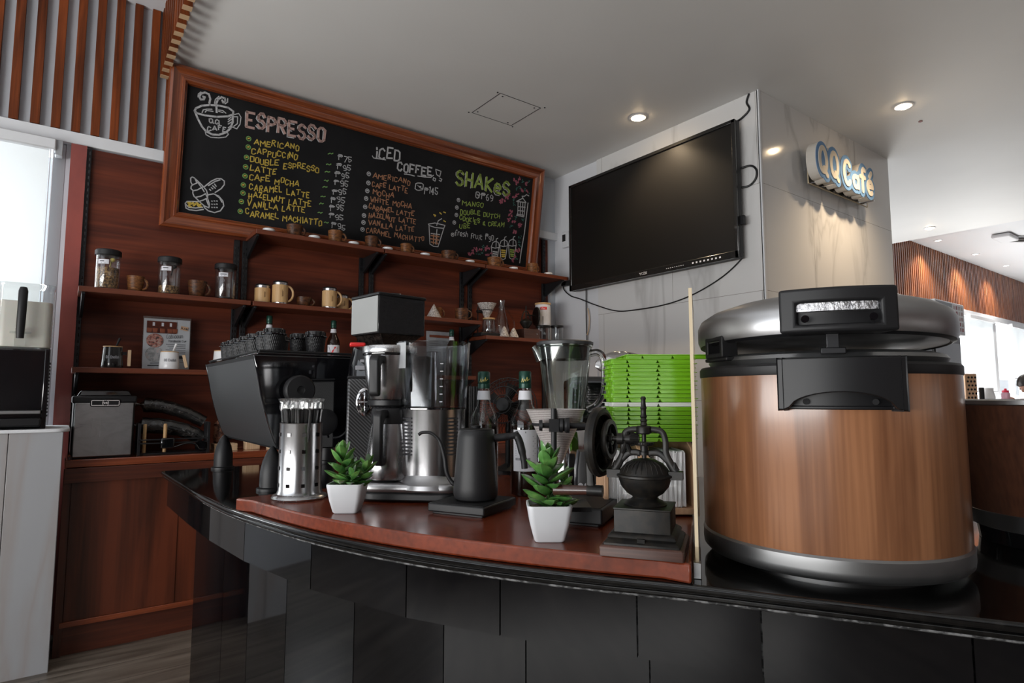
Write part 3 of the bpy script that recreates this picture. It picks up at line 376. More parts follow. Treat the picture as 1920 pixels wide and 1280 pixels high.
# ---------------------------------------------------------------- the setting
def slab(name, x0, x1, y0, y1, z0, z1, m, bevel=0):
    return setting(G().box(((x0 + x1) / 2, (y0 + y1) / 2, (z0 + z1) / 2), (x1 - x0, y1 - y0, z1 - z0)).build(name, m, bevel=bevel))
W = 3.65; ZL = 2.86; ZH = 3.17; PX = 3.16; PY = 1.84
slab('floor', -4, 18, -5, 4.2, -0.1, 0, M['floor'])
slab('ceiling', 0.395, 7.69, -5, W + .1, ZL, ZH + .12, M['ceil'])
slab('ceiling_high_left', -4, 0.395, -5, W + .1, ZH, ZH + .12, M['white'])
slab('ceiling_high_right', 7.69, 18, -5, 3.4, ZH, ZH + .12, M['white'])
# back wall with the window opening on the left
g = G()
for x0, x1, z0, z1 in ((-4, -1.85, 0, ZH), (-1.85, -0.03, 0, 0.72), (-1.85, -0.03, 2.345, ZH), (-0.03, PX + .02, 0, ZH)):
    g.box(((x0 + x1) / 2, W + .06, (z0 + z1) / 2), (x1 - x0, .12, z1 - z0))
setting(g.build('wall_back', M['slatwall']))
slab('wall_left', -3.2, -3.05, -5, -2.2, 0, ZH, M['cabwood']); slab('wall_left_sill', -3.2, -3.05, -2.2, 2.6, 0, 0.6, M['cabwood'])
slab('wall_left_head', -3.2, -3.05, -2.2, 2.6, 2.4, ZH, M['white']); slab('wall_left_end', -3.2, -3.05, 2.6, W + .1, 0, ZH, M['white'])
slab('wall_rear', -4, 18, -5.2, -5.02, 0, ZH, M['cabwood']); slab('wall_right', 18, 18.2, -5, 3.4, 0, ZH, M['paint'])
slab('wall_pier', PX, 4.88, PY + .012, W + .6, 0, ZL + .2, M['paint'])
slab('trim_1', PX - .012, PX, PY, 3.155, 0, ZL, M['marble_tv'])          # marble cladding towards the bar
slab('trim_2', PX - .012, 4.88, PY, PY + .012, 0, ZL, M['marble_sign'])   # marble cladding with the sign
slab('trim_3', PX - .017, PX - .001, PY - .005, PY + .004, 0, ZL, M['white'])   # white corner bead
# wooden panelling, red post and pale strips on the back wall
slab('trim_4', 0.055, 3.068, W - .016, W, 0.8, 2.335, M['panel'])
slab('trim_5', -0.012, 0.052, W - .05, W, 0.0, 2.335, M['post'])
slab('trim_6', -1.9, PX, W - .03, W, 2.342, 2.402, M['white'], 0.003)
# vertical timber slats above the strip and on the ceiling drop
g = G()
for i in range(-12, 36):
    x = -0.257 + .018 + i * .0797
    if x < 3.09: g.box((x, W - .016, (2.404 + (ZH if x < .36 else ZL)) / 2 - .001), (.037, .03, (ZH if x < .36 else ZL) - 2.408))
setting(g.build('trim_7', M['slat'], bevel=.0015))
slab('trim_8', 0.385, 0.396, -5, W, ZL - .002, ZH, M['white'])
g = G(); e = G()
for i in range(66):
    y = 3.60 - i * .08
    g.box((0.366, y, (2.80 + ZH) / 2), (.038, .037, ZH - 2.80)); e.box((0.366, y, 2.799), (.038, .037, .003))
setting(g.build('trim_9', M['slat'])); setting(e.build('trim_10', M['slatend']))
# ceiling hatch, screw dots and hairline joint
t = thing('ceiling_hatch', (2.13, 2.915, ZL), 'square access hatch with thin dark outline set flush in the ceiling', 'hatch')
g = G()
for a in range(4):
    Mx = Matrix.Rotation(a * pi / 2, 3, 'Z'); g.box(Mx @ Vector((0.152, 0, -.001)), (.003, .305, .002), M=Mx)
g.build('hatch_joint', M['ink'], t)
G().box((0, 0, -.0004), (.30, .30, .0008)).build('hatch_panel', M['ceil'], t)
g = G()
for x, y in ((.11, .13), (-.13, .12), (.12, -.13), (-.12, -.13), (-.17, .16), (.17, .16), (.17, -.17), (-.17, -.15)): g.lathe([(.0001, -.003), (.005, -.003), (.005, 0)], (x, y, 0), 8)
g.build('screw', M['ink'], t)
tag(G().lathe([(.001, -.004), (.012, -.004), (.012, 0)], (0, 0, 0), 12).build('ceiling_stain', M['redbrown'], loc=(4.36, 1.44, ZL - .0005)), 'small reddish mark on the ceiling beyond the right downlight', 'mark')

# window left of the shelves
def frame_rect(g, x0, x1, z0, z1, y, wd, dp, axis='x'):
    for a, b, c, d in ((x0, x0 + wd, z0, z1), (x1 - wd, x1, z0, z1), (x0 + wd, x1 - wd, z0, z0 + wd), (x0 + wd, x1 - wd, z1 - wd, z1)):
        g.box(((a + b) / 2, y, (c + d) / 2), (b - a, dp, d - c))
g = G(); frame_rect(g, -1.85, -0.03, 0.72, 2.342, W + .05, .05, .1); g.box((-.95, W + .05, 1.53), (.05, .09, 1.55))
M['alu'] = mat('grey_aluminium', (0.36, 0.37, 0.39), 0.4, 0.3)
setting(g.build('window_1', M['alu'], bevel=.003))
setting(G().box((-.94, W + .065, 1.53), (1.72, .006, 1.5)).build('window_2', M['thin']))
def blindmat(name, c, tr):
    m = mat(name, c, 0.8); nt = m.node_tree; t = nd(m, 'ShaderNodeBsdfTranslucent'); t.inputs[0].default_value = (*c, 1)
    mx = nd(m, 'ShaderNodeMixShader'); mx.inputs[0].default_value = tr
    lk(m, bs(m).outputs[0], mx.inputs[1]); lk(m, t.outputs[0], mx.inputs[2]); lk(m, mx.outputs[0], nt.nodes['Material Output'].inputs[0]); return m
M['blind'] = blindmat('white_screen_fabric', (0.75, 0.76, 0.76), 0.45)
t = thing('roller_blind', (-.90, W - .05, 2.30), 'white roller blind hanging over the window left of the shelves', 'blind')
g = G(); g.box((-.005, 0, -.56), (1.62, .0015, 1.12)); g.build('fabric', M['blind'], t)
G().box((0, .0, .005), (1.66, .06, .055)).build('cassette', M['white'], t, bevel=.006)
G().box((-.005, 0, -1.125), (1.62, .012, .022)).build('bottom_bar', M['white'], t, bevel=.004)
g = G(); g.box((.842, .01, -.005), (.03, .05, .075)); g.build('bracket', M['alu'], t, bevel=.003)
g = G()
for s in (0, .012): g.tube([(.822 - s, -.02, .0), (.822 - s, -.02, -1.05)], .0022, 6)
g.build('chain', M['paper'], t)

# dining side: far wall, slats, windows
FY = 3.23; B0, B1 = 2.402, ZH
g = G(); g.box((9.2, FY + .06, 1.6), (2.8, .12, 3.3)); g.box((14.2, FY + .06, 2.78), (7.6, .12, .86)); g.box((14.2, FY + .06, .38), (7.6, .12, .76))
for x in (12.35, 14.2, 16.2): g.box((x, FY + .06, 1.55), (.32, .12, 1.6))
setting(g.build('wall_dining', M['white']))
g = G()
for i in range(150):
    x = 7.9 + i * .0665; g.box((x, FY - .02, (B0 + B1) / 2), (.034, .036, B1 - B0))
setting(g.build('trim_11', M['slat_lit']))
slab('trim_12', 7.6, 18, FY - .05, FY, 2.31, 2.398, M['white'], .004)
g = G()
for x0, x1 in ((10.62, 12.19), (12.51, 14.04)):
    frame_rect(g, x0, x1, .76, 2.35, FY + .05, .045, .08); g.box(((x0 + x1) / 2 + .15, FY + .05, 1.55), (.045, .07, 1.55))
setting(g.build('window_3', M['white'], bevel=.003))
setting(G().box((12.3, FY + .06, 1.55), (3.4, .006, 1.56)).build('window_4', M['thin']))
def far_blind(x, wd, drop, label):
    t = thing('roller_blind', (x, FY - .07, 2.29), label, 'blind', 'roller blinds of the dining area')
    G().box((0, 0, -drop / 2), (wd, .002, drop)).build('fabric', M['blind'], t); G().box((0, 0, .01), (wd + .04, .06, .06)).build('cassette', M['white'], t, bevel=.006)
    G().box((0, 0, -drop), (wd, .014, .024)).build('bottom_bar', M['white'], t, bevel=.004)
far_blind(11.55, 1.1, 1.13, 'white roller blind lowered beside the drinks fridge in the dining area')
far_blind(13.5, .9, .9, 'white roller blind at the far right edge of the dining windows')

# ---------------------------------------------------------------- menu blackboard
t = thing('menu_blackboard', (0.377, 3.62, 1.991), 'long framed chalk menu board leaning above the shelves, listing espresso, iced coffee and shakes', 'menu board', rot=(radians(8.09), 0, 0))
BW, BH = 2.532, 0.852
PR = [(0, .0), (0, -.03), (.004, -.036), (.018, -.04), (.026, -.034), (.032, -.030), (.060, -.030), (.064, -.037), (.074, -.037), (.080, -.028), (.086, -.024), (.090, -.006)]
def rail(kind):
    g = G(); P = []
    for d, h in PR:
        if kind == 't': a, b = (d, BH - d), (BW - d, BH - d)
        if kind == 'b': a, b = (BW - d, d), (d, d)
        if kind == 'l': a, b = (d, d), (d, BH - d)
        if kind == 'r': a, b = (BW - d, BH - d), (BW - d, d)
        P += [(a[0], h, a[1]), (b[0], h, b[1])]
    n = len(PR); F = [(2 * i, 2 * i + 1, 2 * i + 3, 2 * i + 2) for i in range(n - 1)]
    F += [(0, 2 * n - 2, 2 * n - 1, 1)]
    g.add(P, F, False); return g
for k in 'tblr': rail(k).build('frame_rail', M['framewood'] if k in 'tb' else M['framewood_v'], t)
G().box((BW / 2, .002, BH / 2), (BW - .02, .012, BH - .02)).build('slate', M['slate'], t)
fb = lambda u, v: (u, -.0052, v)
gs = {}
def chalk(c): return gs.setdefault(c, G())
for s, c, u0, v0, u1, v1, h, wd in CT:
    text(chalk(c), s, u0, v0, u1, v1, h, wd, fb, 0.0022)
    if wd > .0125:
        text(chalk('white'), s, u0 - .008, v0 - .006, u1 - .008, v1 - .006, h, wd * .4, lambda u, v: (u, -.0048, v), 0.002)
for c, u, v, r in CB:
    if c == 'pink':
        for k in range(3):
            a = random.uniform(0, 6); chalk(c).line([(u, v), (u + cos(a) * r * .7, v + sin(a) * r * .7)], .008, fb)
    else:
        chalk(c).line(arc(u, v, r * .75, 0, 6.0, 10), .005, fb); chalk('yellow' if c == 'green' else 'white').line([(u - .003, v), (u + .003, v + .002)], .008, fb)
for c, wd, pl in CD: chalk(c).line(pl, wd, fb)
for c, g in gs.items():
    o = g.build('chalk_writing', M['chalk_' + c], t); o['label'] = {'title': 'pink and grey title'}.get(c, c + ' chalk') + ' lettering and drawing strokes'

# ---------------------------------------------------------------- shelf uprights and shelves
for i, (x, lab) in enumerate([(.058, 'leftmost slotted black shelf upright beside the red post'), (.766, 'slotted black upright at the right end of the left shelf bay'), (.811, 'slotted black upright under the left end of the top shelf'),
        (1.508, 'black upright left of the pair behind the coffee grinder hopper'), (1.575, 'black upright right of the pair behind the coffee grinder hopper'), (2.26, 'black upright left of the pair beside the wooden cups and paper cone'),
        (2.328, 'black upright right of the pair beside the glass dripper'), (3.015, 'rightmost black shelf upright beside the painted wall')]):
    t = thing('shelf_upright', (x, 3.634, 0), lab, 'shelf upright', 'slotted uprights of the wall shelves')
    z0, z1 = (.86, 2.33) if i in (0, 7) else (.86, 1.975)
    g = G(); g.box((0, -.009, (z0 + z1) / 2), (.030, .018, z1 - z0)); g.build('channel', M['steelb'], t, bevel=.002)
    g = G()
    k = 0; z = z0 + .03
    while z < z1 - .02:
        for s in (-.007, .007): g.box((s, -.0182, z), (.0045, .0008, .016))
        z += .0315
    g.build('slots', M['gloss'], t)
def shelf(x0, x1, z, bx, label, grp='boards of the wall shelving'):
    t = thing('wall_shelf', ((x0 + x1) / 2, 3.40, z), label, 'shelf', grp); L = x1 - x0; m = (x0 + x1) / 2
    G().box((0, .112, -.0125), (L, .225, .025)).build('shelf_board', M['shelfwood'], t, bevel=.002)
    for x in bx:
        g = G(); Mx = Matrix(((0, 0, 1), (1, 0, 0), (0, 1, 0)))
        g.prism([(.215, -.026), (.008, -.026), (.008, -.036), (.04, -.05), (.17, -.105), (.215, -.125)], -.007, .007, M=Mx, c=(x - m, 0, 0)); g.build('bracket', M['steelb'], t, bevel=.002)
        G().lathe([(.001, -.002), (.004, -.002), (.004, 0)], (x - m, .03, -.037), 8).build('screw', M['chrome'], t)
shelf(.812, 1.560, 2.0, (.825, 1.52), 'top shelf section under the middle of the menu board, carrying wooden cups')
shelf(1.568, 2.312, 2.0, (1.578, 2.27), 'top shelf section under the iced coffee list')
shelf(2.320, 3.078, 2.0, (2.33, 3.03), 'rightmost top shelf section under the shakes list')
shelf(.050, .800, 1.605, (.07, .77), 'middle shelf on the left carrying three glass jars')
shelf(.810, 1.558, 1.605, (.825, 1.52), 'middle shelf carrying the bamboo mugs')
shelf(1.566, 2.285, 1.605, (1.578, 2.27), 'middle shelf behind the grinder hopper carrying two wooden cups')
shelf(.045, .800, 1.230, (.065, .77), 'lower left shelf carrying the black mug and the flyer')
shelf(.810, 1.558, 1.230, (.825, 1.52), 'lower shelf behind the espresso machine')
shelf(1.566, 2.240, 1.230, (1.578, 2.22), 'lower shelf behind the coffee maker, with a printed menu sheet')
shelf(2.320, 3.078, 1.510, (2.33, 3.03), 'right lower shelf carrying the dripper, carafe and small mill')

# ---------------------------------------------------------------- cups, jars and the rest on the shelves
def cuplathe(r0, r1, h, th=.004):
    return [(r0 * .9, 0), (r0, .004), (r0 * .4 + r1 * .6, h * .55), (r1, h), (r1 - th, h), (r0 * .4 + r1 * .6 - th, h * .55), (r0 - th, .008), (.0001, .008)]
def ear(g, r, z0, z1, d, a, w=.006, n=8, full=False):
    P = []
    for i in range(13):
        b = -pi / 2 + pi * i / 12 if not full else -pi * .55 + 1.35 * pi * i / 12
        P.append(((r - .004 + d * cos(b)) * cos(a), (r - .004 + d * cos(b)) * sin(a), (z0 + z1) / 2 + (z1 - z0) / 2 * sin(b)))
    g.tube(P, w, n)
def mug(x, y, z, r0, r1, h, m, label, a=-.5, d=.022, hz=(.2, .85), group=None, name='wooden_cup', w=.006, extra=None, cat='cup'):
    t = thing(name, (x, y, z), label, cat, group)
    G().lathe(cuplathe(r0, r1, h), n=28).build('cup_body', M[m], t)
    g = G(); ear(g, (r0 + r1) / 2, h * hz[0], h * hz[1], d, a, w); g.build('handle', M[m], t)
    return t
SG = 'carved wooden cups on the wall shelves'
mug(.278, 3.48, 1.605, .030, .039, .080, 'coco2', 'brown wooden cup between the first and second glass jar', -.3, group=SG)
mug(.552, 3.48, 1.605, .034, .046, .088, 'coco', 'dark wooden cup between the second and third glass jar', -.3, .024, group=SG)
mug(1.10, 3.47, 1.605, .032, .043, .055, 'coco', 'low dark wooden cup between two bamboo mugs', -.3, .026, group=SG)
mug(1.66, 3.50, 1.605, .040, .050, .070, 'coco2', 'wooden bowl-like cup partly hidden behind the grinder hopper', 2.6, .018, group=SG)
mug(2.00, 3.52, 1.605, .034, .036, .080, 'coco2', 'orange brown wooden cup right of the paper cone on the middle shelf', -.3, .02, group=SG)
mug(2.165, 3.47, 1.605, .043, .045, .082, 'coco', 'dark wooden cup with a curled handle at the end of the middle shelf', -.3, .03, group=SG)
TG = 'carved wooden cups along the top shelf'
mug(1.03, 3.45, 2.0, .036, .044, .064, 'coco', 'ridged dark wooden cup, first on the top shelf', -.3, .02, group=TG)
mug(1.268, 3.45, 2.0, .036, .042, .070, 'coco2', 'light brown wooden cup with round handle, second on the top shelf', -.3, .026, group=TG)
mug(1.497, 3.45, 2.0, .036, .040, .072, 'coco', 'nearly black wooden cup, third on the top shelf', -.3, .022, group=TG)
mug(1.732, 3.45, 2.0, .033, .036, .062, 'redcup' if 0 else 'coco2', 'small reddish wooden cup, fourth on the top shelf', -.3, .018, group=TG)
mug(2.045, 3.45, 2.0, .044, .049, .060, 'coco', 'wide dark wooden cup, fifth on the top shelf', -.3, .022, group=TG)
mug(2.42, 3.45, 2.0, .046, .050, .068, 'coco2', 'tan barrel shaped wooden cup, sixth on the top shelf', -.3, .022, group=TG)
mug(2.765, 3.45, 2.0, .038, .041, .070, 'coco2', 'last wooden cup on the top shelf beside the board frame', -.3, .014, group=TG)
src = None
for i, (x, lab) in enumerate([(.884, 'white ceramic disc at the left end of the top shelf'), (1.136, 'white ceramic disc between the first and second cup of the top shelf'), (1.372, 'white ceramic disc between the second and third cup of the top shelf'),
        (1.593, 'white ceramic disc left of the small reddish cup'), (1.855, 'white ceramic disc left of the wide dark cup'), (2.20, 'white ceramic disc between the wide dark cup and the barrel cup'), (2.57, 'white ceramic disc right of the barrel shaped cup'), (2.895, 'white ceramic disc at the right end of the top shelf')]):
    if not src:
        src = tag(G().lathe([(.026, 0), (.032, .003), (.033, .010), (.030, .014), (.0001, .015)], n=28).build('ceramic_coaster', M['ceramic']), lab, 'coaster', 'white discs on the top shelf'); src.location = (x, 3.425, 2.0)
    else: dup(src, (x, 3.425, 2.0), lab)
# three storage jars
def jar(x, fill, m, label, spoon, lines):
    t = thing('storage_jar', (x, 3.47, 1.605), label, 'jar', 'glass jars with black lids')
    r, h = .051, .165
    G().lathe([(r * .96, 0), (r, .004), (r, h), (r - .003, h), (r - .003, .006), (.0001, .006)], n=32).build('glass_body', M['thin'], t)
    G().lathe([(r + .001, h - .002), (r + .004, h), (r + .004, h + .022), (r, h + .027), (.0001, h + .027)], n=32).build('lid', M['softblack'], t)
    g = G(); g.lathe([(r - .005, .007), (r - .005, fill), (.01, fill + .006), (.0001, fill + .004)], n=24); g.build('coffee_beans', M[m], t)
    fc = lambda u, v: ((r + .0008) * sin(u / r - .45), -(r + .0008) * cos(u / r - .45), v)
    g = G(); g.grid(lambda a, b: fc(-.022 + .046 * a, .118 + .022 * b), 8, 1); g.build('paper_label', M['paper'], t)
    fc2 = lambda u, v: ((r + .0014) * sin(u / r - .45), -(r + .0014) * cos(u / r - .45), v)
    g = G(); [g.line([(-.012 + k * .006, .131), (-.008 + k * .006, .131)], .004, fc2) for k in range(lines)]; g.line([(-.008, .123), (.010, .123)], .0015, fc2); g.build('label_print', M['ink'], t)
    g = G(); g.line(arc(0, .098, .008, 0, 6.3, 14), .0016, fc2); g.line(arc(0, .074, .0075, 0, 6.3, 14), .0014, fc2); g.line([(-.004, .098), (.004, .098)], .002, fc2)
    for k in range(3): g.line([(-.009, .060 - k * .006), (.009, .060 - k * .006)], .0015, fc2)
    g.build('printed_emblem', M['greyink'], t)
    if spoon:
        g = G(); g.tube([(.006, -.02, .10), (.014, -.035, .15)], .003); g.lathe([(.0001, -.012), (.009, -.006), (.011, 0), (.009, .006), (.0001, .010)], (.017, -.036, .142), 12); g.build('scoop', M['gold'] if spoon == 1 else M['matte'], t)
jar(.160, .105, 'beans', 'glass jar full of light coffee beans with a golden scoop, leftmost on the shelf', 1, 3)
jar(.421, .045, 'beans', 'glass jar a quarter full of beans with a dark scoop, middle of the three', 2, 4)
jar(.684, .012, 'darkbeans', 'nearly empty glass jar, rightmost of the three', 0, 5)
# bamboo mugs
def bamboo(x, y, h, r, label, handle=True, lid=True):
    t = thing('bamboo_mug', (x, y, 1.605), label, 'mug', 'bamboo travel mugs on the middle shelf')
    G().lathe([(r - .003, 0), (r - .002, .010), (r - .004, .011)], n=28).build('steel_base', M['steel'], t)
    G().lathe([(r - .004, .009), (r, .010), (r, h - .014), (r - .003, h - .013)], n=28).build('bamboo_sleeve', M['bamboo'], t)
    G().lathe([(r - .004, h - .014), (r - .003, h), (r - .006, h), (r - .006, h - .01), (.0001, h - .01)], n=28).build('steel_rim', M['steel'], t)
    if lid: G().lathe([(r - .004, h), (r - .002, h + .004), (r - .006, h + .008), (.0001, h + .009)], n=24).box((r * .55, 0, h + .007), (.03, .014, .006)).build('lid', M['plastic'], t)
    if handle: g = G(); ear(g, r, h * .16, h * .86, .030, -.35, .0062); g.build('handle', M['bamboo'], t)
    fc = lambda u, v: ((r + .0008) * sin(u / r - .1), -(r + .0008) * cos(u / r - .1), v)
    g = G()
    for k in range(6): g.line([(.004, h * .35 + k * .005), (.010, h * .35 + k * .005 + .003)], .0016, fc)
    g.line([(.003, h * .33), (.003, h * .65)], .0014, fc); g.build('printed_mark', M['coco'], t)
bamboo(.882, 3.50, .102, .041, 'short bamboo mug at the left end of the middle shelf group', False)
bamboo(.966, 3.46, .122, .042, 'tallest bamboo mug with steel rim and loop handle, left pair')
bamboo(1.247, 3.46, .118, .042, 'bamboo mug with loop handle, front one of the right pair')
bamboo(1.345, 3.52, .092, .040, 'bamboo mug tucked behind the right pair next to the upright')
# logo mugs on the lower shelf
def logomug(x, m, r0, r1, h, label, spoon, lidc='bamboo', ink='greyink', tilt=0.0):
    t = thing('logo_mug', (x, 3.46, 1.23), label, 'mug', 'lidded mugs with pale wooden handles')
    G().lathe([(r0 * .94, 0), (r0, .006), (r0 * .97, h * .3), (r1, h), (r1 - .004, h), (r0 - .006, .01), (.0001, .01)], n=32).build('mug_body', M[m], t)
    G().lathe([(r1 - .001, h), (r1, h + .005), (.0001, h + .006)], n=28).build('lid', M[lidc], t)
    g = G(); g.box((r0 + .022, -.012, h * .5), (.014, .016, h * .78), M=Matrix.Rotation(tilt, 3, 'Y')); g.build('handle', M['palewood'], t, bevel=.002)
    g = G(); g.box((r1 + .006, -.010, h * .72), (.022, .010, .014)); g.build('handle_bolt', M['plastic'], t)
    if spoon: g = G(); g.tube([(r1 * .3, .0, h), (r1 * .55, 0, h + .03), (r1 * .68, 0, h + .045)], [.003, .005, .0055]); g.build('spoon_handle', M[spoon], t)
    R = (r0 + r1) / 2 + .0012; fc = lambda u, v: (R * sin(u / R - .1), -R * cos(u / R - .1), v)
    g = G(); text(g, 'QQ English', -.024, h * .46, .03, h * .46, .012, .0022, fc); g.build('printed_logo', M[ink], t)
logomug(.199, 'black_cer', .046, .040, .100, 'black mug with wooden lid and pale square handle on the lower left shelf', 'matte', 'bamboo')
logomug(.439, 'ceramic', .046, .041, .085, 'white mug with tilted wooden handle in front of the flyer', 'ceramic', tilt=-.25)
logomug(.683, 'ceramic', .046, .041, .100, 'white mug at the right, half hidden by the espresso machine', '')
# flyers
def flyer(x0, x1, z0, z1, y, label):
    t = thing('flyer_stand', ((x0 + x1) / 2, y, z0), label, 'flyer', rot=(radians(-4), 0, 0)); w2, h = (x1 - x0) / 2, z1 - z0
    G().box((0, .002, h / 2), (2 * w2, .003, h)).build('acrylic_sheet', M['thin'], t)
    G().box((0, .0045, h / 2 - .005), (2 * w2 - .008, .001, h - .012)).build('printed_sheet', M['paper'], t)
    return t, w2, h
t, w2, h = flyer(.328, .546, 1.232, 1.506, 3.555, 'acrylic standing flyer for handmade cups behind the white mug')
ff = lambda u, v: (u, -.0012, v)
g = G().box((-.025, -.0002, h - .055), (.135, .001, .062)); g.build('photo_strip', M['panel'], t)
g = G()
for k, x in enumerate((-.08, -.055, -.022, .012, .035)): g.lathe([(.010, 0), (.012, .022), (.0001, .022)], (x, -.001, h - .083), 12, sy=.08)
g.build('printed_cups', M['counterwood'], t)
g = G()
for x in (-.062, -.022, .015): g.box((x, -.0012, h - .04), (.010, .0006, .018))
g.build('printed_bottles', M['paper'], t)
g = G().box((.078, -.0006, h - .055), (.034, .0006, .020), M=Matrix.Rotation(.2, 3, 'Y')); g.build('price_tag', M['tanwood'], t)
g = G(); text(g, 'PLAIN', .064, h - .058, .092, h - .062, .008, .0022, ff); text(g, 'Cabiagan', -.002, h - .112, .072, h - .105, .020, .0016, ff); text(g, 'Handmade Cup', .008, h - .13, .088, h - .128, .012, .0013, ff)
for k in range(7): g.line([(-.004 + .008 * (k % 3), h - .142 - k * .0095), (.086, h - .142 - k * .0095)], .0022, ff)
for k in range(3): g.line([(.058, h - .212 - k * .01), (.084, h - .212 - k * .01)], .002, ff)
g.line([(-.08, .02), (-.02, .022)], .006, ff); g.line([(-.07, .032), (-.03, .034)], .004, ff); g.build('printed_text', M['ink'], t)
def disc(cx, cz, r, sx=1): return G().add([(cx + r * sx * cos(2 * pi * i / 28), -.0008, cz + r * cos(0) * sin(2 * pi * i / 28)) for i in range(28)], [tuple(range(28))], False)
M['photo_a'] = noisy(mat('printed_photo_red', (0.3, 0.1, 0.1), 0.5), [(0.38, (0.03, 0.03, 0.03)), (0.5, (0.35, 0.12, 0.09)), (0.6, (0.4, 0.28, 0.24)), (0.7, (0.25, 0.3, 0.27))], (70, 70, 70), 3)
M['photo_b'] = noisy(mat('printed_photo_grey', (0.3, 0.3, 0.3), 0.5), [(0.4, (0.2, 0.21, 0.21)), (0.55, (0.36, 0.36, 0.37)), (0.7, (0.45, 0.33, 0.3))], (40, 40, 40), 3)
disc(-.055, h - .125, .036, 1.05).build('round_photo', M['photo_a'], t); disc(-.055, h - .195, .038, 1.05).build('round_photo', M['photo_b'], t)
t, w2, h = flyer(1.955, 2.175, 1.232, 1.545, 3.56, 'printed menu sheet standing on the lower shelf behind the coffee maker')
g = G().box((0, -.0006, h - .045), (.17, .0006, .018)); g.build('orange_heading', M['counterwood'], t)
g = G()
for k in range(12):
    for s in (-1, 1): g.line([(s * .052 - .035, h - .08 - k * .014), (s * .052 + .03, h - .08 - k * .014)], .004, ff)
g.build('printed_lines', M['greyink'], t)
# pour-over set, carafe, paper cones, small mill, canisters
M['weave'] = noisy(mat('white_cone_filter', (0.5, 0.45, 0.4), 0.8), [(0.45, (0.25, 0.22, 0.2)), (0.6, (0.6, 0.56, 0.53))], (160, 160, 160), 2, bst=0.6, bd=0.002)
t = tag(G().lathe([(.052, 0), (.002, .092), (.0001, .093)], n=24).build('paper_cone', M['weave']), 'speckled pale cone standing on the middle shelf left of the wooden cups', 'cone'); t.location = (1.945, 3.46, 1.605)
for x, hh, r, lab in ((2.49, .075, .034, 'left of two small speckled cones before the glass carafe'), (2.572, .068, .036, 'right of two small speckled cones before the glass carafe')):
    t = tag(G().lathe([(r, 0), (r * .95, .01), (r * .35, hh * .85), (.004, hh), (.0001, hh)], n=24).build('paper_cone', M['weave']), lab, 'cone', 'small cones before the carafe'); t.location = (x, 3.425, 1.51)
t = thing('glass_carafe', (2.535, 3.52, 1.51), 'tall clear glass carafe with a long curved handle and slanted lip', 'carafe')
G().lathe([(.045, 0), (.060, .01), (.062, .05), (.045, .13), (.024, .20), (.019, .24), (.026, .275), (.024, .275), (.017, .24), (.022, .20), (.043, .13), (.060, .05), (.056, .012), (.0001, .01)], n=32).build('carafe_body', M['thin'], t)
g = G(); g.tube(spline([(.022, -.01, .225), (.05, -.02, .19), (.085, -.03, .13), (.092, -.03, .075), (.06, -.02, .03)]), .0065); g.build('handle', M['thin'], t)
t = thing('pour_over_stand', (2.385, 3.50, 1.51), 'pour-over stand with a white cone filter held above a glass server', 'dripper')
G().box((0, -.01, .012), (.16, .11, .024)).build('base_plate', M['plastic'], t, bevel=.003)
g = G(); g.cyl((-.055, .02, .02), (-.055, .02, .215), .004); g.cyl((-.075, .0, .175), (-.03, .0, .175), .012); g.build('stand_rod', M['plastic'], t)
G().lathe([(.012, .125), (.068, .235), (.066, .235), (.0001, .127)], (0, -.01, 0), 28).build('cone_filter', M['weave'], t)
g = G(); g.tube([(.045 * cos(a * .5), -.01 + .045 * sin(a * .5), .186) for a in range(13)], .003, closed=True); g.build('filter_ring', M['plastic'], t)
t = thing('glass_server', (2.40, 3.485, 1.534), 'small glass coffee server with wooden lid under the cone filter', 'server')
G().lathe([(.046, 0), (.050, .01), (.046, .07), (.042, .098), (.040, .098), (.044, .07), (.047, .012), (.0001, .008)], n=28).build('server_body', M['thin'], t)
G().lathe([(.043, .098), (.044, .108), (.0001, .109)], n=28).build('lid', M['bamboo'], t)
g = G(); ear(g, .047, .015, .08, .03, -.5, .003); g.build('handle', M['thin'], t)

def canister(x, y, z, r, h, label, m='thin', lid='plastic', grp='canisters beside the small mill', lh=.014):
    t = thing('canister', (x, y, z), label, 'canister', grp)
    G().lathe([(r * .97, 0), (r, .004), (r, h), (r - .003, h), (r - .003, .005), (.0001, .005)], n=28).build('canister_body', M[m], t)
    G().lathe([(r + .001, h), (r + .003, h + .002), (r + .003, h + lh), (.0001, h + lh + .002)], n=28).build('lid', M[lid], t)
    return t
t = canister(2.905, 3.50, 1.605 + .02, .058, .155, 'tall white printed canister with wooden lid standing on a clear jar', 'paper', 'bamboo')
fr = lambda u, v: (.0592 * sin(u / .058 - .5), -.0592 * cos(u / .058 - .5), v)
g = G(); g.grid(lambda a, b: fr(-.03 + .05 * a, .115 + .02 * b), 8, 1); g.build('red_badge', M['red'], t)
g = G(); g.line([(-.02, .124), (-.012, .127), (-.004, .123), (.006, .126)], .004, lambda u, v: tuple(q * (1.012 if i < 2 else 1) for i, q in enumerate(fr(u, v)))); g.build('badge_print', M['paper'], t)
g = G()
for k in range(4): g.line([(-.02, .10 - k * .01), (.02, .10 - k * .01)], .0012, fr)
g.line([(-.012, .005), (-.012, .06)], .012, fr); g.build('printed_text', M['greyink'], t)
canister(2.905, 3.50, 1.51, .054, .10, 'clear jar under the tall white canister')
canister(3.02, 3.47, 1.51, .046, .105, 'clear glass jar at the right end of the shelf')
canister(2.815, 3.43, 1.51, .022, .085, 'small glass bottle at the foot of the mill on the shelf', 'thin')

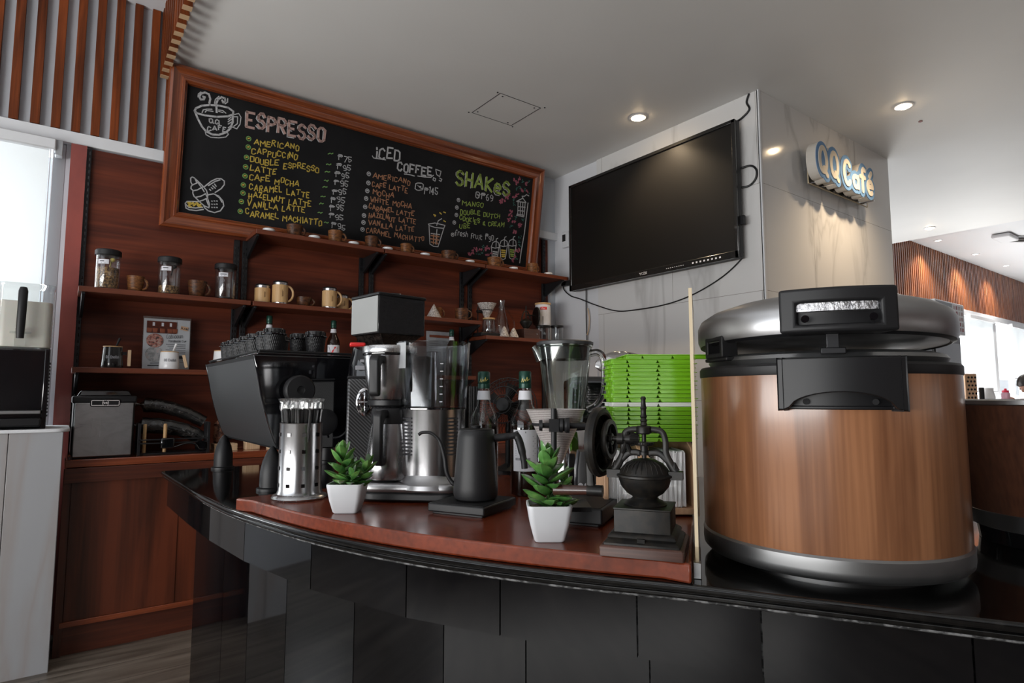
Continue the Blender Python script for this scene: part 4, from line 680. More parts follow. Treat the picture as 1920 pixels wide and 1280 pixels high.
def flywheel(g, c, axis, R, rr, rw, spokes=8, hub=.012):
    """rim, hub and curved spokes of a mill wheel in the plane across axis"""
    A = Vector(axis).normalized(); q = A.to_track_quat('Z', 'Y').to_matrix(); c = Vector(c)
    g.lathe([(R - rr, -rw / 2), (R, -rw / 2), (R + rr * .25, 0), (R, rw / 2), (R - rr, rw / 2), (R - rr * 1.2, 0), (R - rr, -rw / 2)], c, 48, q)
    g.lathe([(hub, -rw * .6), (hub, rw * .6)], c, 16, q)
    for k in range(spokes):
        a = 2 * pi * k / spokes
        g.tube([c + q @ Vector((r * cos(a + b), r * sin(a + b), 0)) for r, b in ((hub * .8, 0), (R * .5, .18), (R - rr * .8, .1))], [rr * .42, rr * .3, rr * .42], 6)
t = thing('box_coffee_mill', (2.735, 3.47, 1.51), 'small black iron hand mill with spoked wheel on a wooden drawer box, on the shelf', 'coffee mill')
G().box((0, 0, .036), (.145, .11, .072)).build('drawer_box', M['walnut'], t, bevel=.003)
G().lathe([(.004, 0), (.006, .006), (.005, .012), (.0001, .014)], (.035, -.055, .036), 10, Matrix.Rotation(pi / 2, 3, 'X')).build('drawer_knob', M['chrome'], t)
G().lathe([(.018, .072), (.020, .08), (.045, .115), (.047, .128), (.035, .140), (.012, .150), (.0001, .152)], (-.015, 0, 0), 24).build('grinding_bowl', M['iron'], t)
g = G()
for s in (-1, 1): g.tube(spline([(-.015 + s * .042, 0, .125), (-.015 + s * .036, 0, .165), (-.015 + s * .018, 0, .20), (-.015, 0, .205)]), .005)
g.cyl((-.015, 0, .15), (-.015, 0, .245), .005); g.cyl((-.015, 0, .18), (.075, 0, .18), .005); g.build('yoke', M['iron'], t)
g = G(); flywheel(g, (.080, 0, .175), (.95, -.31, 0), .068, .010, .012, 10); g.build('flywheel', M['iron'], t)

# ---------------------------------------------------------------- back cabinet and what stands on it
t = thing('back_cabinet', (0, 3.29, 0), 'dark red wooden base cabinet with sliding doors along the back wall', 'cabinet')
g = G(); g.box((1.57, .175, .3925), (3.04, .34, .785)); g.box((1.57, .010, .07), (3.03, .02, .14)); g.build('carcass', M['railwood'], t)
for x, wd in ((.052, .028), (1.3, .04), (2.3, .04), (3.07, .04)): G().box((x, -.006, .3925), (wd, .014, .785)).build('stile', M['cabwood'], t, bevel=.001)
G().box((1.57, -.010, .754), (3.06, .022, .062)).build('top_rail', M['railwood'], t, bevel=.001); G().box((1.57, -.010, .130), (3.03, .022, .022)).build('bottom_rail', M['counterwood'], t, bevel=.001)
for x0, x1, d in ((.068, .484, .004), (.480, .90, .0), (.9, 1.29, .004), (1.32, 1.8, 0), (1.8, 2.28, .004), (2.32, 3.05, 0)):
    G().box(((x0 + x1) / 2, -.002 - d, .432), (x1 - x0, .008, .582)).build('sliding_door', M['cabwood'], t, bevel=.001)
o = G().box((1.575, 3.46, .8035), (3.07, .352, .033)).build('back_worktop', M['counterwood'], bevel=.003)
tag(o, 'red-brown wooden worktop running along the back wall on the cabinet', 'worktop')
# ice maker
t = thing('ice_maker', (.175, 3.335, .82), 'smudged stainless steel countertop ice maker with a black top on the back worktop', 'ice maker')
G().box((0, .12, .138), (.235, .245, .262)).build('housing', M['plastic'], t, bevel=.012)
G().box((-.001, -.007, .128), (.222, .012, .242)).build('steel_front', M['dirty'], t, bevel=.004)
g = G(); g.box((0, .115, .262), (.246, .262, .034)); g.box((0, -.013, .248), (.115, .02, .036)); g.build('top_collar', M['plastic'], t, bevel=.008)
G().box((0, .12, .29), (.215, .22, .03), top=(.86, .9)).build('lid', M['gloss'], t, bevel=.010, seg=3)
g = G(); fi = lambda u, v: (u, -.0236, v)
for a, b in (((-.052, .236), (.052, .236)), ((.052, .236), (.052, .258)), ((.052, .258), (-.052, .258)), ((-.052, .258), (-.052, .236))): g.line([a, b], .0016, fi)
g.line(arc(0, .247, .012, 0, 6.3, 16), .0012, fi); text(g, 'tylr', -.008, .244, .009, .244, .007, .0016, fi); g.build('badge', M['chrome'], t)
g = G(); g.box((0, .12, .004), (.22, .22, .008)); g.build('feet', M['plastic'], t)
# cup sleeves in plastic, slide rack, bagged stack, hidden-end napkins
M['wrap'] = noisy(mat('black_cups_in_crinkled_wrap', (0.02, 0.02, 0.02), 0.18, coat=0.8), [(0.5, (0.006, 0.006, 0.006)), (0.72, (0.05, 0.045, 0.04))], (50, 50, 50), 4, bst=1.0, bd=0.006)
def sleeve(p, label, r):
    t = thing('cup_sleeve', (0, 0, 0), label, 'stack of cups', 'wrapped stacks of black cups on the back worktop')
    P = spline(p, 5); n = len(P)
    g = G(); g.tube(P, [r * (1 + .035 * sin(i * 2.1)) * (1 - .15 * (i / n)) for i in range(n)], 20); g.build('wrapped_cups', M['wrap'], t)
    d = (P[0] - P[1]).normalized(); q = d.to_track_quat('Z', 'Y').to_matrix()
    g = G(); g.lathe([(r * .9, 0), (r * .4, .010), (.006, .02), (.014, .032), (.02, .042), (.0001, .04)], P[0], 12, q); g.build('twisted_end', M['bag'], t)
sleeve([(.335, 3.46, .955), (.42, 3.45, .95), (.52, 3.44, .925), (.60, 3.43, .885)], 'lower wrapped stack of black cups lying behind the rack', .040)
sleeve([(.345, 3.50, 1.055), (.43, 3.49, 1.045), (.53, 3.48, 1.01), (.61, 3.47, .965)], 'upper wrapped stack of black cups lying on the other one', .036)
t = thing('wire_machine_rack', (.46, 3.38, .82), 'black metal frame with rails and two wooden pegs beside the ice maker', 'rack')
g = G()
for x in (-.145, .15): g.box((x, 0, .075), (.012, .10, .15))
for z in (.055, .072): g.box((0, -.045, z), (.30, .010, .006))
g.box((0, .03, .004), (.3, .12, .008)); g.build('frame', M['steelb'], t, bevel=.001)
for x in (-.12, -.035): G().lathe([(.008, .01), (.008, .14), (.006, .145), (.0001, .145)], (x, -.01, 0), 12).build('wooden_peg', M['bamboo'], t)
G().box((-.03, -.055, .055), (.058, .04, .05)).build('clamp_block', M['gloss'], t, bevel=.006)
g = G(); g.tube(spline([(.0, -.06, .035), (.05, -.06, .05), (.09, -.06, .045), (.11, -.055, .02), (.14, -.05, .02)]), .004); g.lathe([(.024, -.006), (.026, 0), (.024, .006)], (.115, -.05, .035), 18, Matrix.Rotation(pi / 2, 3, 'X')); g.build('hose_coil', M['gloss'], t)
t = tag(G().lathe([(.03, 0), (.036, .03), (.03, .07), (.034, .10), (.012, .12), (.0001, .12)], n=14).build('snack_bag', noisy(mat('brown_shiny_bag', (0.2, 0.08, 0.05), 0.25), [(0.4, (0.05, 0.02, 0.015)), (0.6, (0.35, 0.16, 0.10))], (50, 50, 50), 4, bst=1, bd=.005)), 'brown shiny snack bag beside the rack on the back worktop', 'bag'); t.location = (.685, 3.44, .855)
g = G()
for k in range(6): g.box((0, 0, .003 + k * .006), (.11 - .002 * (k % 2), .10, .0048))
t = tag(g.build('paper_stack', M['palewood'], bevel=.0005), 'low stack of pale cardboard under the brown bag', 'stack', kind=None); t.location = (.70, 3.42, .82)
for x, y, a, lab in ((.83, 3.40, .1, 'upright white box added behind the machine for its reflection in the bar, left one'), (.94, 3.38, .7, 'tilted white box added behind the machine for its reflection in the bar, right one')):
    t = tag(G().box((0, 0, .06), (.07, .05, .12)).build('reflected_box', M['palewood'], bevel=.002), lab, 'box', 'boxes behind the espresso machine'); t.location = (x, y, .82); t.rotation_euler = (0, 0, a)  # unseen boxes added so the glossy bar top mirrors something pale
# syrup bottles on the lower shelf
def bottle(x, y, z, label, grp, r=.038, liquid=.19, sc=1.0, front=False):
    t = thing('syrup_bottle', (x, y, z), label, 'bottle', grp)
    P = [(r * .9, 0), (r, .006), (r, .165), (r * .98, .185), (r * .80, .205), (r * .5, .228), (.0165, .248), (.0145, .262), (.0135, .300)]
    G().lathe(P, n=32).build('glass_bottle', M['thin'] if front else M['syrup'], t)
    if front: G().lathe([(r - .003, .003), (r - .003, .165), (r - .004, liquid), (.0001, liquid)], n=28).build('syrup', M['syrup'], t)
    G().lathe([(.0158, .268), (.0162, .27), (.0162, .280), (.0152, .281), (.0162, .283), (.0160, .309), (.014, .312), (.0001, .312)], n=24).build('cap', M['green_cap'], t)
    G().lathe([(.0178, .239), (.0155, .262), (.0150, .262)], n=24).build('neck_label', M['paper'], t)
    return t
for x, lab in ((.922, 'dark syrup bottle on the lower shelf behind the left end of the cup rows'), (1.288, 'dark syrup bottle with a red and white label behind the espresso machine')):
    t = bottle(x, 3.49, 1.23, lab, 'syrup bottles on the lower shelf')
    R = .0388; fc = lambda u, v: (R * sin(u / R - .25), -R * cos(u / R - .25), v)
    g = G(); g.grid(lambda a, b: fc(-.04 + .08 * a, .08 + .085 * b), 12, 1); g.build('bottle_label', M['paper'], t)
    R2 = .0394; fc2 = lambda u, v: (R2 * sin(u / R2 - .25), -R2 * cos(u / R2 - .25), v)
    g = G(); g.line([(-.02, .09), (-.006, .13), (.008, .15)], .010, fc2); g.build('label_stripe', M['red'], t)
    g = G(); g.line([(-.03, .155), (-.02, .125)], .004, fc2); g.line([(.022, .15), (.03, .12)], .004, fc2); text(g, 'TORANI', -.008, .100, .028, .100, .010, .002, fc2); g.build('label_print', M['greyink'], t)
bottle(2.10, 3.49, 1.23, 'dark syrup bottle in front of the printed menu sheet', 'syrup bottles on the lower shelf')

# ---------------------------------------------------------------- wall screen, cables, small wall things
t = thing('wall_screen', (3.08, 2.65, 2.29), 'large black flat screen hung on the marble tiled wall', 'television')
SW, SH = 1.425, .815
G().box((.004, 0, 0), (.045, SW, SH)).build('casing', M['plastic'], t, bevel=.008)
g = G()
for y0, y1, z0, z1 in ((-SW / 2, SW / 2, SH / 2 - .022, SH / 2), (-SW / 2, SW / 2, -SH / 2, -SH / 2 + .042), (-SW / 2, -SW / 2 + .024, -SH / 2, SH / 2), (SW / 2 - .024, SW / 2, -SH / 2, SH / 2)):
    g.box((-.021, (y0 + y1) / 2, (z0 + z1) / 2), (.016, y1 - y0, z1 - z0))
g.build('bezel', mat('screen_bezel', (0.01, 0.01, 0.01), 0.22, coat=0.5), t, bevel=.003)
G().box((-.0195, 0, .010), (.004, SW - .04, SH - .06)).build('screen_glass', mat('dark_screen', (0.006, 0.0055, 0.005), 0.33), t)
ft = lambda u, v: (-.0298, -u, v)
g = G(); text(g, 'YCZX', -.022, -SH / 2 + .013, .040, -SH / 2 + .013, .014, .003, ft); g.build('maker_lettering', M['paper'], t)
g = G()
for k in range(8): g.line([(.40 + k * .027, -SH / 2 + .020), (.405 + k * .027, -SH / 2 + .020)], .010, ft)
for k in range(9): g.line([(.20 + k * .016, -SH / 2 + .019), (.206 + k * .016, -SH / 2 + .019)], .003, ft)
g.build('front_buttons', M['paper'], t)
g = G(); g.box((.05, 0, 0), (.05, .5, .35)); g.box((.005, -SW / 2 - .012, -.19), (.02, .022, .05)); g.build('wall_mount', M['steelb'], t)
def cable(name, pts, label, r=.004, m='plastic', grp='cables around the screen'):
    return tag(G().tube(spline(pts, 8), r, 8).build(name, M[m]), label, 'cable', grp)
xw = PX - .019
cable('power_cable', [(xw, 3.53, 1.985), (xw, 3.525, 1.93), (xw, 3.45, 1.87), (xw, 3.34, 1.83), (xw, 3.178, 1.765), (xw, 2.98, 1.70), (xw, 2.816, 1.685), (xw, 2.55, 1.69), (xw, 2.331, 1.725), (xw, 2.12, 1.80), (xw, 1.985, 1.885), (xw, 1.965, 1.93)], 'long black cable sagging below the screen from the shelf end to its right corner')
cable('hanging_cable', [(xw, 3.275, 1.90), (xw, 3.277, 1.7), (xw, 3.272, 1.5), (xw, 3.27, 1.2), (xw, 3.27, .9)], 'thin black cable hanging straight down from the left part of the screen')
cable('ceiling_cable', [(xw, 1.893, 2.856), (xw, 1.91, 2.81), (xw, 1.895, 2.76), (xw, 1.95, 2.725), (xw + .002, 2.01, 2.715), (xw, 2.05, 2.68)], 'short black cable looping from the ceiling to the top of the screen', .006)
cable('loop_cable', [(3.12, 1.955, 2.42), (xw, 1.90, 2.425), (xw, 1.865, 2.39), (xw, 1.87, 2.34), (xw, 1.91, 2.31), (3.12, 1.955, 2.305)], 'small black cable loop at the right side of the screen', .006)
cable('pale_cable', [(xw, 3.26, 1.75), (xw, 3.245, 1.68), (xw, 3.25, 1.60), (xw, 3.27, 1.55)], 'short cream cable hooked beside the hanging black cable', .004, 'palewood')
t = thing('wall_thermostat', (PX - .002, 3.50, 2.325), 'small white wall control with dark display left of the screen', 'thermostat')
G().box((-.012, 0, 0), (.024, .075, .13)).build('housing', M['white'], t, bevel=.006)
G().box((-.025, .012, .012), (.003, .035, .055)).build('display', M['gloss'], t)
t = thing('wall_socket', (3.12, 3.50, 1.975), 'small black plug and socket at the wall end of the top shelf', 'socket')
G().box((.015, 0, 0), (.04, .06, .045)).build('socket_body', M['plastic'], t, bevel=.005)
# downlights
def downlight(x, y, z, label, warm=True, power=0, grp='ceiling downlights'):
    t = thing('downlight', (x, y, z), label, 'ceiling light', grp)
    G().lathe([(.052, 0), (.056, -.004), (.046, -.006), (.040, -.001), (.034, .0)], n=32).build('trim_ring', M['white'], t)
    G().lathe([(.0001, -.020 if warm else -.004), (.018, -.018 if warm else -.004), (.030, -.003), (.034, -.001)], n=24).build('lamp_lens', M['bulb' if warm else 'bulbw'], t)
    if power:
        l = bpy.data.lights.new('downlight_glow', 'SPOT'); l.energy = power; l.color = (1, .76, .5) if warm else (1, .95, .9); l.spot_size = radians(125); l.spot_blend = 1.0; l.shadow_soft_size = .03
        o = bpy.data.objects.new('downlight_glow', l); COL.objects.link(o); o.location = (x, y, z - .03)
downlight(2.86, 2.49, ZL, 'warm glowing downlight in the ceiling in front of the screen', True, 75)
downlight(4.04, 1.42, ZL, 'warm downlight in the ceiling in front of the marble pier sign', True, 85)
downlight(7.268, 2.377, ZL, 'small downlight near the far edge of the lower ceiling', True, 10)
downlight(9.35, 2.97, ZH, 'first white downlight of the row above the dining slats', False, 100, 'white downlights of the dining area')
downlight(10.7, 2.94, ZH, 'second white downlight of the row above the dining slats', False, 100, 'white downlights of the dining area')
downlight(12.05, 2.92, ZH, 'third white downlight of the row above the dining slats', False, 100, 'white downlights of the dining area')
# soft light from behind is the added rear uplight, no lamp fixture
t = thing('smoke_detector', (9.75, 2.35, ZH), 'flat white rounded unit on the dining ceiling near the conduits', 'detector')
G().box((0, 0, -.03), (.42, .20, .05)).build('housing', M['white'], t, bevel=.02)
g = G()
for k, y in enumerate((2.05, 1.93)): g.tube([(9.9, y + .35, ZH - .03), (10.4, y, ZH - .03), (15, y - .3, ZH - .03)], .022)
tag(g.build('ceiling_conduit', M['aluring']), 'pair of grey metal conduits running along the dining ceiling', 'conduit')
# ---------------------------------------------------------------- sign on the pier
t = thing('cafe_sign', (3.98, PY, 2.50), 'blue and cream raised lettering sign on clear plate, mounted on the marble pier', 'sign')
G().box((.045, -.028, .0), (.80, .005, .20)).build('acrylic_plate', M['acryl'], t)
g = G(); frame_rect(g, -.357, .447, -.102, .102, -.028, .004, .007); g.build('plate_edge', M['acrylrim'], t)
g = G()
for x in (-.30, -.18, -.02, .12, .24, .38): g.cyl((x, -.0, -.085), (x, -.10, -.085), .006, n=8)
for x in (-.33, .40): g.cyl((x, -.0, .0), (x, -.06, .0), .007, n=8)
g.build('standoff', M['chrome'], t)
def dense(pl, k=4):
    out = [pl[0]]
    for a, b in zip(pl[:-1], pl[1:]): out += [(a[0] + (b[0] - a[0]) * i / k, a[1] + (b[1] - a[1]) * i / k) for i in range(1, k + 1)]
    return out
Q_ = [arc(0, 0, .045, 0, 2 * pi, 20)]
def el(cx, cy, a, b, t0=0, t1=2 * pi, n=18): return [(cx + a * cos(t0 + (t1 - t0) * i / n), cy + b * sin(t0 + (t1 - t0) * i / n)) for i in range(n + 1)]
SGN = [el(-.325, .03, .042, .075), [(-.318, -.02), (-.280, -.062)], el(-.185, .03, .042, .075), [(-.178, -.02), (-.140, -.062)],
       el(-.015, .018, .046, .075, .75, 5.5), el(.098, -.018, .034, .036), [(.132, .018), (.132, -.052)],
       [(.232, .085), (.212, .092), (.198, .075), (.195, -.058)], [(.168, .035), (.228, .035)],
       [(.272, -.012), (.338, -.008)] , el(.305, -.015, .036, .042, .1, 5.4), [(.300, .058), (.328, .088)]]
def fat(pls, r, y0, y1, n=14):
    g = G()
    for pl in pls:
        for (x0, z0), (x1, z1) in zip(pl[:-1], pl[1:]):
            a = atan2(z1 - z0, x1 - x0); P = arc(x1, z1, r, a - pi / 2, a + pi / 2, n // 2) + arc(x0, z0, r, a + pi / 2, a + 3 * pi / 2, n // 2)
            m = len(P); cnt = len(g.v) * 4e-7; g.add([(x, y0 - cnt, z) for x, z in P] + [(x, y1, z) for x, z in P], [tuple(range(m)), tuple(range(2 * m - 1, m - 1, -1))] + [(i, m + i, m + (i + 1) % m, (i + 1) % m) for i in range(m)], False)
    return g
M['signside'] = mat('cream_sign_side', (0.62, 0.58, 0.52), 0.5)
fat(SGN, .040, -.105, -.045).build('letter_body', M['signside'], t)
fat(SGN, .0405, -.1075, -.104).build('blue_outline', mat('sky_blue_face', (0.13, 0.25, 0.45), 0.7, spec=.1), t)
fat(SGN, .0155, -.1115, -.106).build('cream_letters', mat('cream_face', (0.62, 0.57, 0.49), 0.7, spec=.1), t)
t = thing('exit_lamp', (3.32, PY - .001, 1.62), 'small white rounded fitting on the marble pier corner', 'fitting'); G().lathe([(.04, 0), (.038, .012), (.02, .02), (.0001, .021)], n=20, M=Matrix.Rotation(pi / 2, 3, 'X'), sy=1.8).build('fitting_cover', M['white'], t)

# ---------------------------------------------------------------- the curved bar
FR = [(.322, 2.62), (.326, 2.40), (.331, 2.15), (.341, 1.90), (.358, 1.68), (.388, 1.48), (.430, 1.28), (.492, 1.085), (.572, .905), (.668, .735), (.765, .590), (.862, .425), (.985, .215), (1.14, -.03), (1.36, -.33), (1.65, -.66)]
BK = [(2.40, -.30), (2.15, .20), (2.0, .60), (1.88, 1.05), (1.74, 1.5), (1.42, 2.0), (1.16, 2.62)]
FRs = [tuple(p)[:2] for p in spline([(x, y, 0) for x, y in FR], 5)]
def offs(P, d):
    out = []
    for i, (x, y) in enumerate(P):
        a = P[max(i - 1, 0)]; b = P[min(i + 1, len(P) - 1)]; tx, ty = b[0] - a[0], b[1] - a[1]; L = hypot(tx, ty); out.append((x - ty / L * d, y + tx / L * d))
    return out
t = thing('bar_counter', (0, 0, 0), 'long curved black tiled bar counter with a glossy black stone top', 'bar counter')
# stone top: two rounded layers along the front
g = G(); g.prism(list(reversed(FRs + BK)), .8065, .820); g.build('stone_top', M['granite'], t, bevel=.005, seg=3)
f1 = offs(FRs, .006); g = G(); g.prism(list(reversed(f1 + [(x - .03, y) for x, y in BK])), .796, .806); g.build('top_underlayer', M['granite'], t, bevel=.0035, seg=2)
# apron and lower wall as flat tile facets
TP = [FR[0], (.330, 2.19), (.3405, 1.91), (.366, 1.62), (.425, 1.30), (.512, 1.03), (.602, .855), (.722, .655), (.820, .505), (.945, .285), (1.14, -.03), (1.36, -.33), (1.65, -.66)]
ap = offs(TP, .022); ap[0] = (.345, 2.60)
lw = offs(TP, .135); lw[0] = (.445, 2.585)
def facets(P, z0, z1, name, m):
    for a, b in zip(P[:-1], P[1:]):
        dx, dy = b[0] - a[0], b[1] - a[1]; L = hypot(dx, dy); nx, ny = -dy / L, dx / L; e = .0013
        a2 = (a[0] + dx / L * e, a[1] + dy / L * e); b2 = (b[0] - dx / L * e, b[1] - dy / L * e)
        G().prism([a2, b2, (b2[0] + nx * .012, b2[1] + ny * .012), (a2[0] + nx * .012, a2[1] + ny * .012)], z0, z1).build(name, m, t)
facets(ap, .695, .798, 'apron_tile', M['tile']); facets(lw, .0, .72, 'wall_tile', M['tile'])
g = G(); g.prism(list(reversed(offs(ap, .0135) + [(x - .05, y - .02) for x, y in BK])), .697, .7955); g.build('apron_core', M['grout'], t)
g = G(); g.prism(list(reversed(offs(lw, .0135) + [(x - .30, y - .03) for x, y in BK])), .0, .70); g.build('body', M['grout'], t)
g = G(); f2 = offs(FRs, .0145); g.tube([(x, y, .7955) for x, y in f2[14:]], .0045, 6); g.build('worn_joint', M['grout'], t)
# glossy wooden board on the bar
FB = [p for p in offs(FRs, .012) if p[1] < 1.60 and p[1] > .60]
t2 = G(); t2.prism(list(reversed([(.362, 1.615)] + FB + [(.768, .583), (1.19, .89), (1.27, 1.15), (1.27, 1.70), (.88, 1.70), (.86, 1.59), (.70, 1.59), (.60, 1.645)])), .8205, .850)
tag(t2.build('bar_board', M['boardwood'], bevel=.004), 'glossy red-brown wooden board with a curved front lying on the black bar top', 'board')
# acrylic screen
t = thing('acrylic_screen', (.797, .594, .82), 'upright clear acrylic screen between the wooden board and the rice cooker', 'screen', rz=atan2(.307, .422))
Mp = Matrix(((1, 0, 0), (0, 0, -1), (0, 1, 0)))
PS = [(.02, 0), (.29, 0), (.29, .40), (.255, .445), (0, .45), (-.002, .05)]
G().prism([(.022, .001), (.288, .001), (.288, .40), (.253, .443), (.002, .448), (.0, .05)], -.0022, .0022, M=Mp).build('acrylic_sheet', M['acryl'], t)
g = G()
for a, b in zip(PS, PS[1:] + PS[:1]):
    c = ((a[0] + b[0]) / 2, 0, (a[1] + b[1]) / 2); L = hypot(b[0] - a[0], b[1] - a[1]); g.box(c, (L, .0052, .0012), M=Matrix.Rotation(-atan2(b[1] - a[1], b[0] - a[0]), 3, 'Y'))
g.build('sheet_rim', M['acrylrim'], t)
G().box((.012, 0, .012), (.016, .012, .024)).build('foot_clip', M['aluring'], t, bevel=.001)

RV = -YAW   # things that squarely face the viewer's side of the bar
ZB = .8505
# ---------------------------------------------------------------- big rice cooker
t = thing('rice_cooker', (1.090, .538, .821), 'large wood-patterned rice cooker with silver lid slightly open on the bar', 'rice cooker', rz=radians(-57.1))
G().lathe([(.15, 0), (.15, .007), (.188, .008), (.200, .011), (.2055, .017), (.2068, .026), (.2068, .043), (.203, .047)], n=96).build('base_ring', M['aluring'], t)
G().lathe([(.2035, .0465), (.2045, .049), (.2045, .312)], n=96).build('wood_body', M['cooker'], t)
G().lathe([(.2052, .311), (.2062, .313), (.2062, .325), (.203, .329), (.170, .330)], n=96).build('upper_collar', M['softblack'], t)
G().lathe([(.185, .329), (.190, .338), (.186, .344), (.170, .349), (.168, .343), (.168, .25), (.0001, .25)], n=96).build('inner_pot_rim', M['aluring'], t)
LT = Matrix.Rotation(radians(-2.2), 3, 'X')
G().lathe([(.198, .366), (.2045, .368), (.2085, .378), (.2085, .402), (.203, .414), (.185, .426), (.15, .438), (.09, .447), (.0001, .450)], n=96, M=LT).build('lid_dome', M['satin'], t)
G().lathe([(.2045, .3675), (.197, .364), (.185, .372), (.175, .388), (.10, .396), (.0001, .397)], n=96, M=LT).build('lid_lining', M['plastic'], t)
G().lathe([(.150, .386), (.152, .372), (.146, .370), (.143, .388)], n=96, M=LT).build('lid_seal', M['softblack'], t)
# body handle block (front is -Y)
def curved(g, x0, x1, z0, z1, r0, r1, n=16, arch=0):
    """block bounded by two concentric arcs around the body"""
    def P(a, r, z): x = x0 + (x1 - x0) * a; th = math.asin(x / .21); return (r * sin(th), -r * cos(th), z)
    V = []
    for i in range(n + 1):
        a = i / n; zl = z0 + arch * max(0, 1 - ((a - .5) / .42) ** 2) ** .5 if arch else z0
        V += [P(a, r0, zl), P(a, r1, zl), P(a, r1, z1), P(a, r0, z1)]
    F = []
    for i in range(n):
        for k in range(4): F.append((4 * i + k, 4 * (i + 1) + k, 4 * (i + 1) + (k + 1) % 4, 4 * i + (k + 1) % 4))
    F += [(3, 2, 1, 0), (4 * n, 4 * n + 1, 4 * n + 2, 4 * n + 3)]
    g.add(V, [tuple(reversed(f)) for f in F], False)
g = G(); curved(g, -.076, .076, .258, .334, .2245, .232, 24, .026); curved(g, -.076, .076, .322, .334, .2, .2315); curved(g, -.076, -.069, .258, .334, .2, .2315, 2); curved(g, .069, .076, .258, .334, .2, .2315, 2)
curved(g, -.070, .070, .2585, .264, .2035, .2105); curved(g, -.070, .070, .2585, .32, .2035, .2065)
g.build('body_handle', M['plastic'], t, bevel=.0025)
g = G()
for x in (-.045, .045): g.lathe([(.0045, 0), (.0045, .004)], (x, -.2045, .270), 12, Matrix.Rotation(pi / 2, 3, 'X'))
g.build('handle_screw', M['matte'], t)
# lid handle block with opening
def arcwall(g, xs, zs, solid, r0, r1):
    nx, nz = len(xs), len(zs)
    def P(i, j, r): th = math.asin(xs[i] / .2325); return (r * sin(th), -r * cos(th), zs[j])
    V = [P(i, j, r) for r in (r0, r1) for j in range(nz) for i in range(nx)]; id_ = lambda i, j, k: k * nx * nz + j * nx + i; F = []
    ok = lambda i, j: 0 <= i < nx - 1 and 0 <= j < nz - 1 and solid(i, j)
    for i in range(nx - 1):
        for j in range(nz - 1):
            if not ok(i, j): continue
            F.append((id_(i, j, 1), id_(i + 1, j, 1), id_(i + 1, j + 1, 1), id_(i, j + 1, 1))); F.append((id_(i, j + 1, 0), id_(i + 1, j + 1, 0), id_(i + 1, j, 0), id_(i, j, 0)))
            if not ok(i - 1, j): F.append((id_(i, j, 0), id_(i, j, 1), id_(i, j + 1, 1), id_(i, j + 1, 0)))
            if not ok(i + 1, j): F.append((id_(i + 1, j, 1), id_(i + 1, j, 0), id_(i + 1, j + 1, 0), id_(i + 1, j + 1, 1)))
            if not ok(i, j - 1): F.append((id_(i, j, 0), id_(i + 1, j, 0), id_(i + 1, j, 1), id_(i, j, 1)))
            if not ok(i, j + 1): F.append((id_(i, j + 1, 1), id_(i + 1, j + 1, 1), id_(i + 1, j + 1, 0), id_(i, j + 1, 0)))
    g.add(V, F, False)
g = G(); xs = [-.079, -.056] + [-.056 + .112 * k / 12 for k in range(1, 12)] + [.056, .079]
arcwall(g, xs, [.371, .383, .415, .437], lambda i, j: not (j == 1 and 0 < i < len(xs) - 2), .185, .2325)
g.build('lid_handle', M['softblack'], t, bevel=.0045, seg=3, weld=True)
g = G()
g = G(); curved(g, -.068, .068, .372, .436, .17, .2)
g.build('handle_back', M['softblack'], t)
g = G(); curved(g, -.056, .056, .381, .414, .206, .209); g.build('handle_recess', M['plastic'], t)
g = G(); curved(g, -.052, .050, .403, .415, .2095, .224); g.build('foil_strip', noisy(mat('crumpled_foil', (0.6, 0.6, 0.62), 0.3, 1.0), [(0.4, (0.4, 0.4, 0.42)), (0.6, (0.7, 0.7, 0.72))], (90, 90, 90), bst=1, bd=.004), t)
g = G()
for x in (-.044, .044): g.lathe([(.0055, 0), (.0055, .005)], (x, -.2265 + .02 * 0, .391), 12, Matrix.Rotation(pi / 2, 3, 'X'))
g.build('recess_screw', M['gloss'], t)
g = G(); g.box((-.004, -.190, .362), (.018, .004, .030)); g.box((-.004, -.191, .346), (.034, .007, .010)); g.build('latch_tongue', M['steelb'], t, bevel=.0015)
# hinge bracket with window on the left
g = G(); c = Vector((-.165, -.085, -.004)); R_ = Matrix.Rotation(radians(-60), 3, 'Z')
for a, b, d, e in ((0, .352, .058, .008), (0, .381, .058, .008), (-.025, .3665, .009, .036), (.025, .3665, .009, .036)): g.box(c + R_ @ Vector((a, 0, 0)) + Vector((0, 0, b)), (d, .03, e), M=R_)
g.box(c + Vector((.005, 0, .345)), (.075, .035, .006), M=R_)
g.build('lid_bracket', M['softblack'], t, bevel=.002)
# ---------------------------------------------------------------- open tub at the right edge
t = thing('serving_tub', (1.545, .318, .821), 'dark brown tapered open tub with grey base, cut by the right edge', 'tub')
G().lathe([(.128, 0), (.132, .03)], n=64).build('foot', M['gloss'], t)
G().lathe([(.133, .028), (.139, .030), (.146, .060), (.143, .062)], n=64).build('base_ring', M['aluring'], t)
G().lathe([(.1445, .060), (.146, .062), (.196, .262)], n=64).build('wood_wall', M['cooker2'], t)
G().lathe([(.196, .261), (.199, .263), (.199, .2705), (.190, .2715), (.186, .262), (.14, .07), (.0001, .07)], n=64).build('metal_rim', M['aluring'], t)
# dark dispensers between cooker and tub
t = thing('napkin_case', (1.66, .78, .821), 'dark glossy case with clear pockets glimpsed between rice cooker and tub', 'case')
G().box((0, 0, .09), (.22, .16, .18)).build('case_body', M['gloss'], t, bevel=.006)
G().box((-.0, -.085, .09), (.18, .006, .12)).build('clear_pocket', M['tank'], t, bevel=.002)
G().box((0, 0, .19), (.20, .14, .02)).build('wooden_lid', M['cooker'], t, bevel=.004)

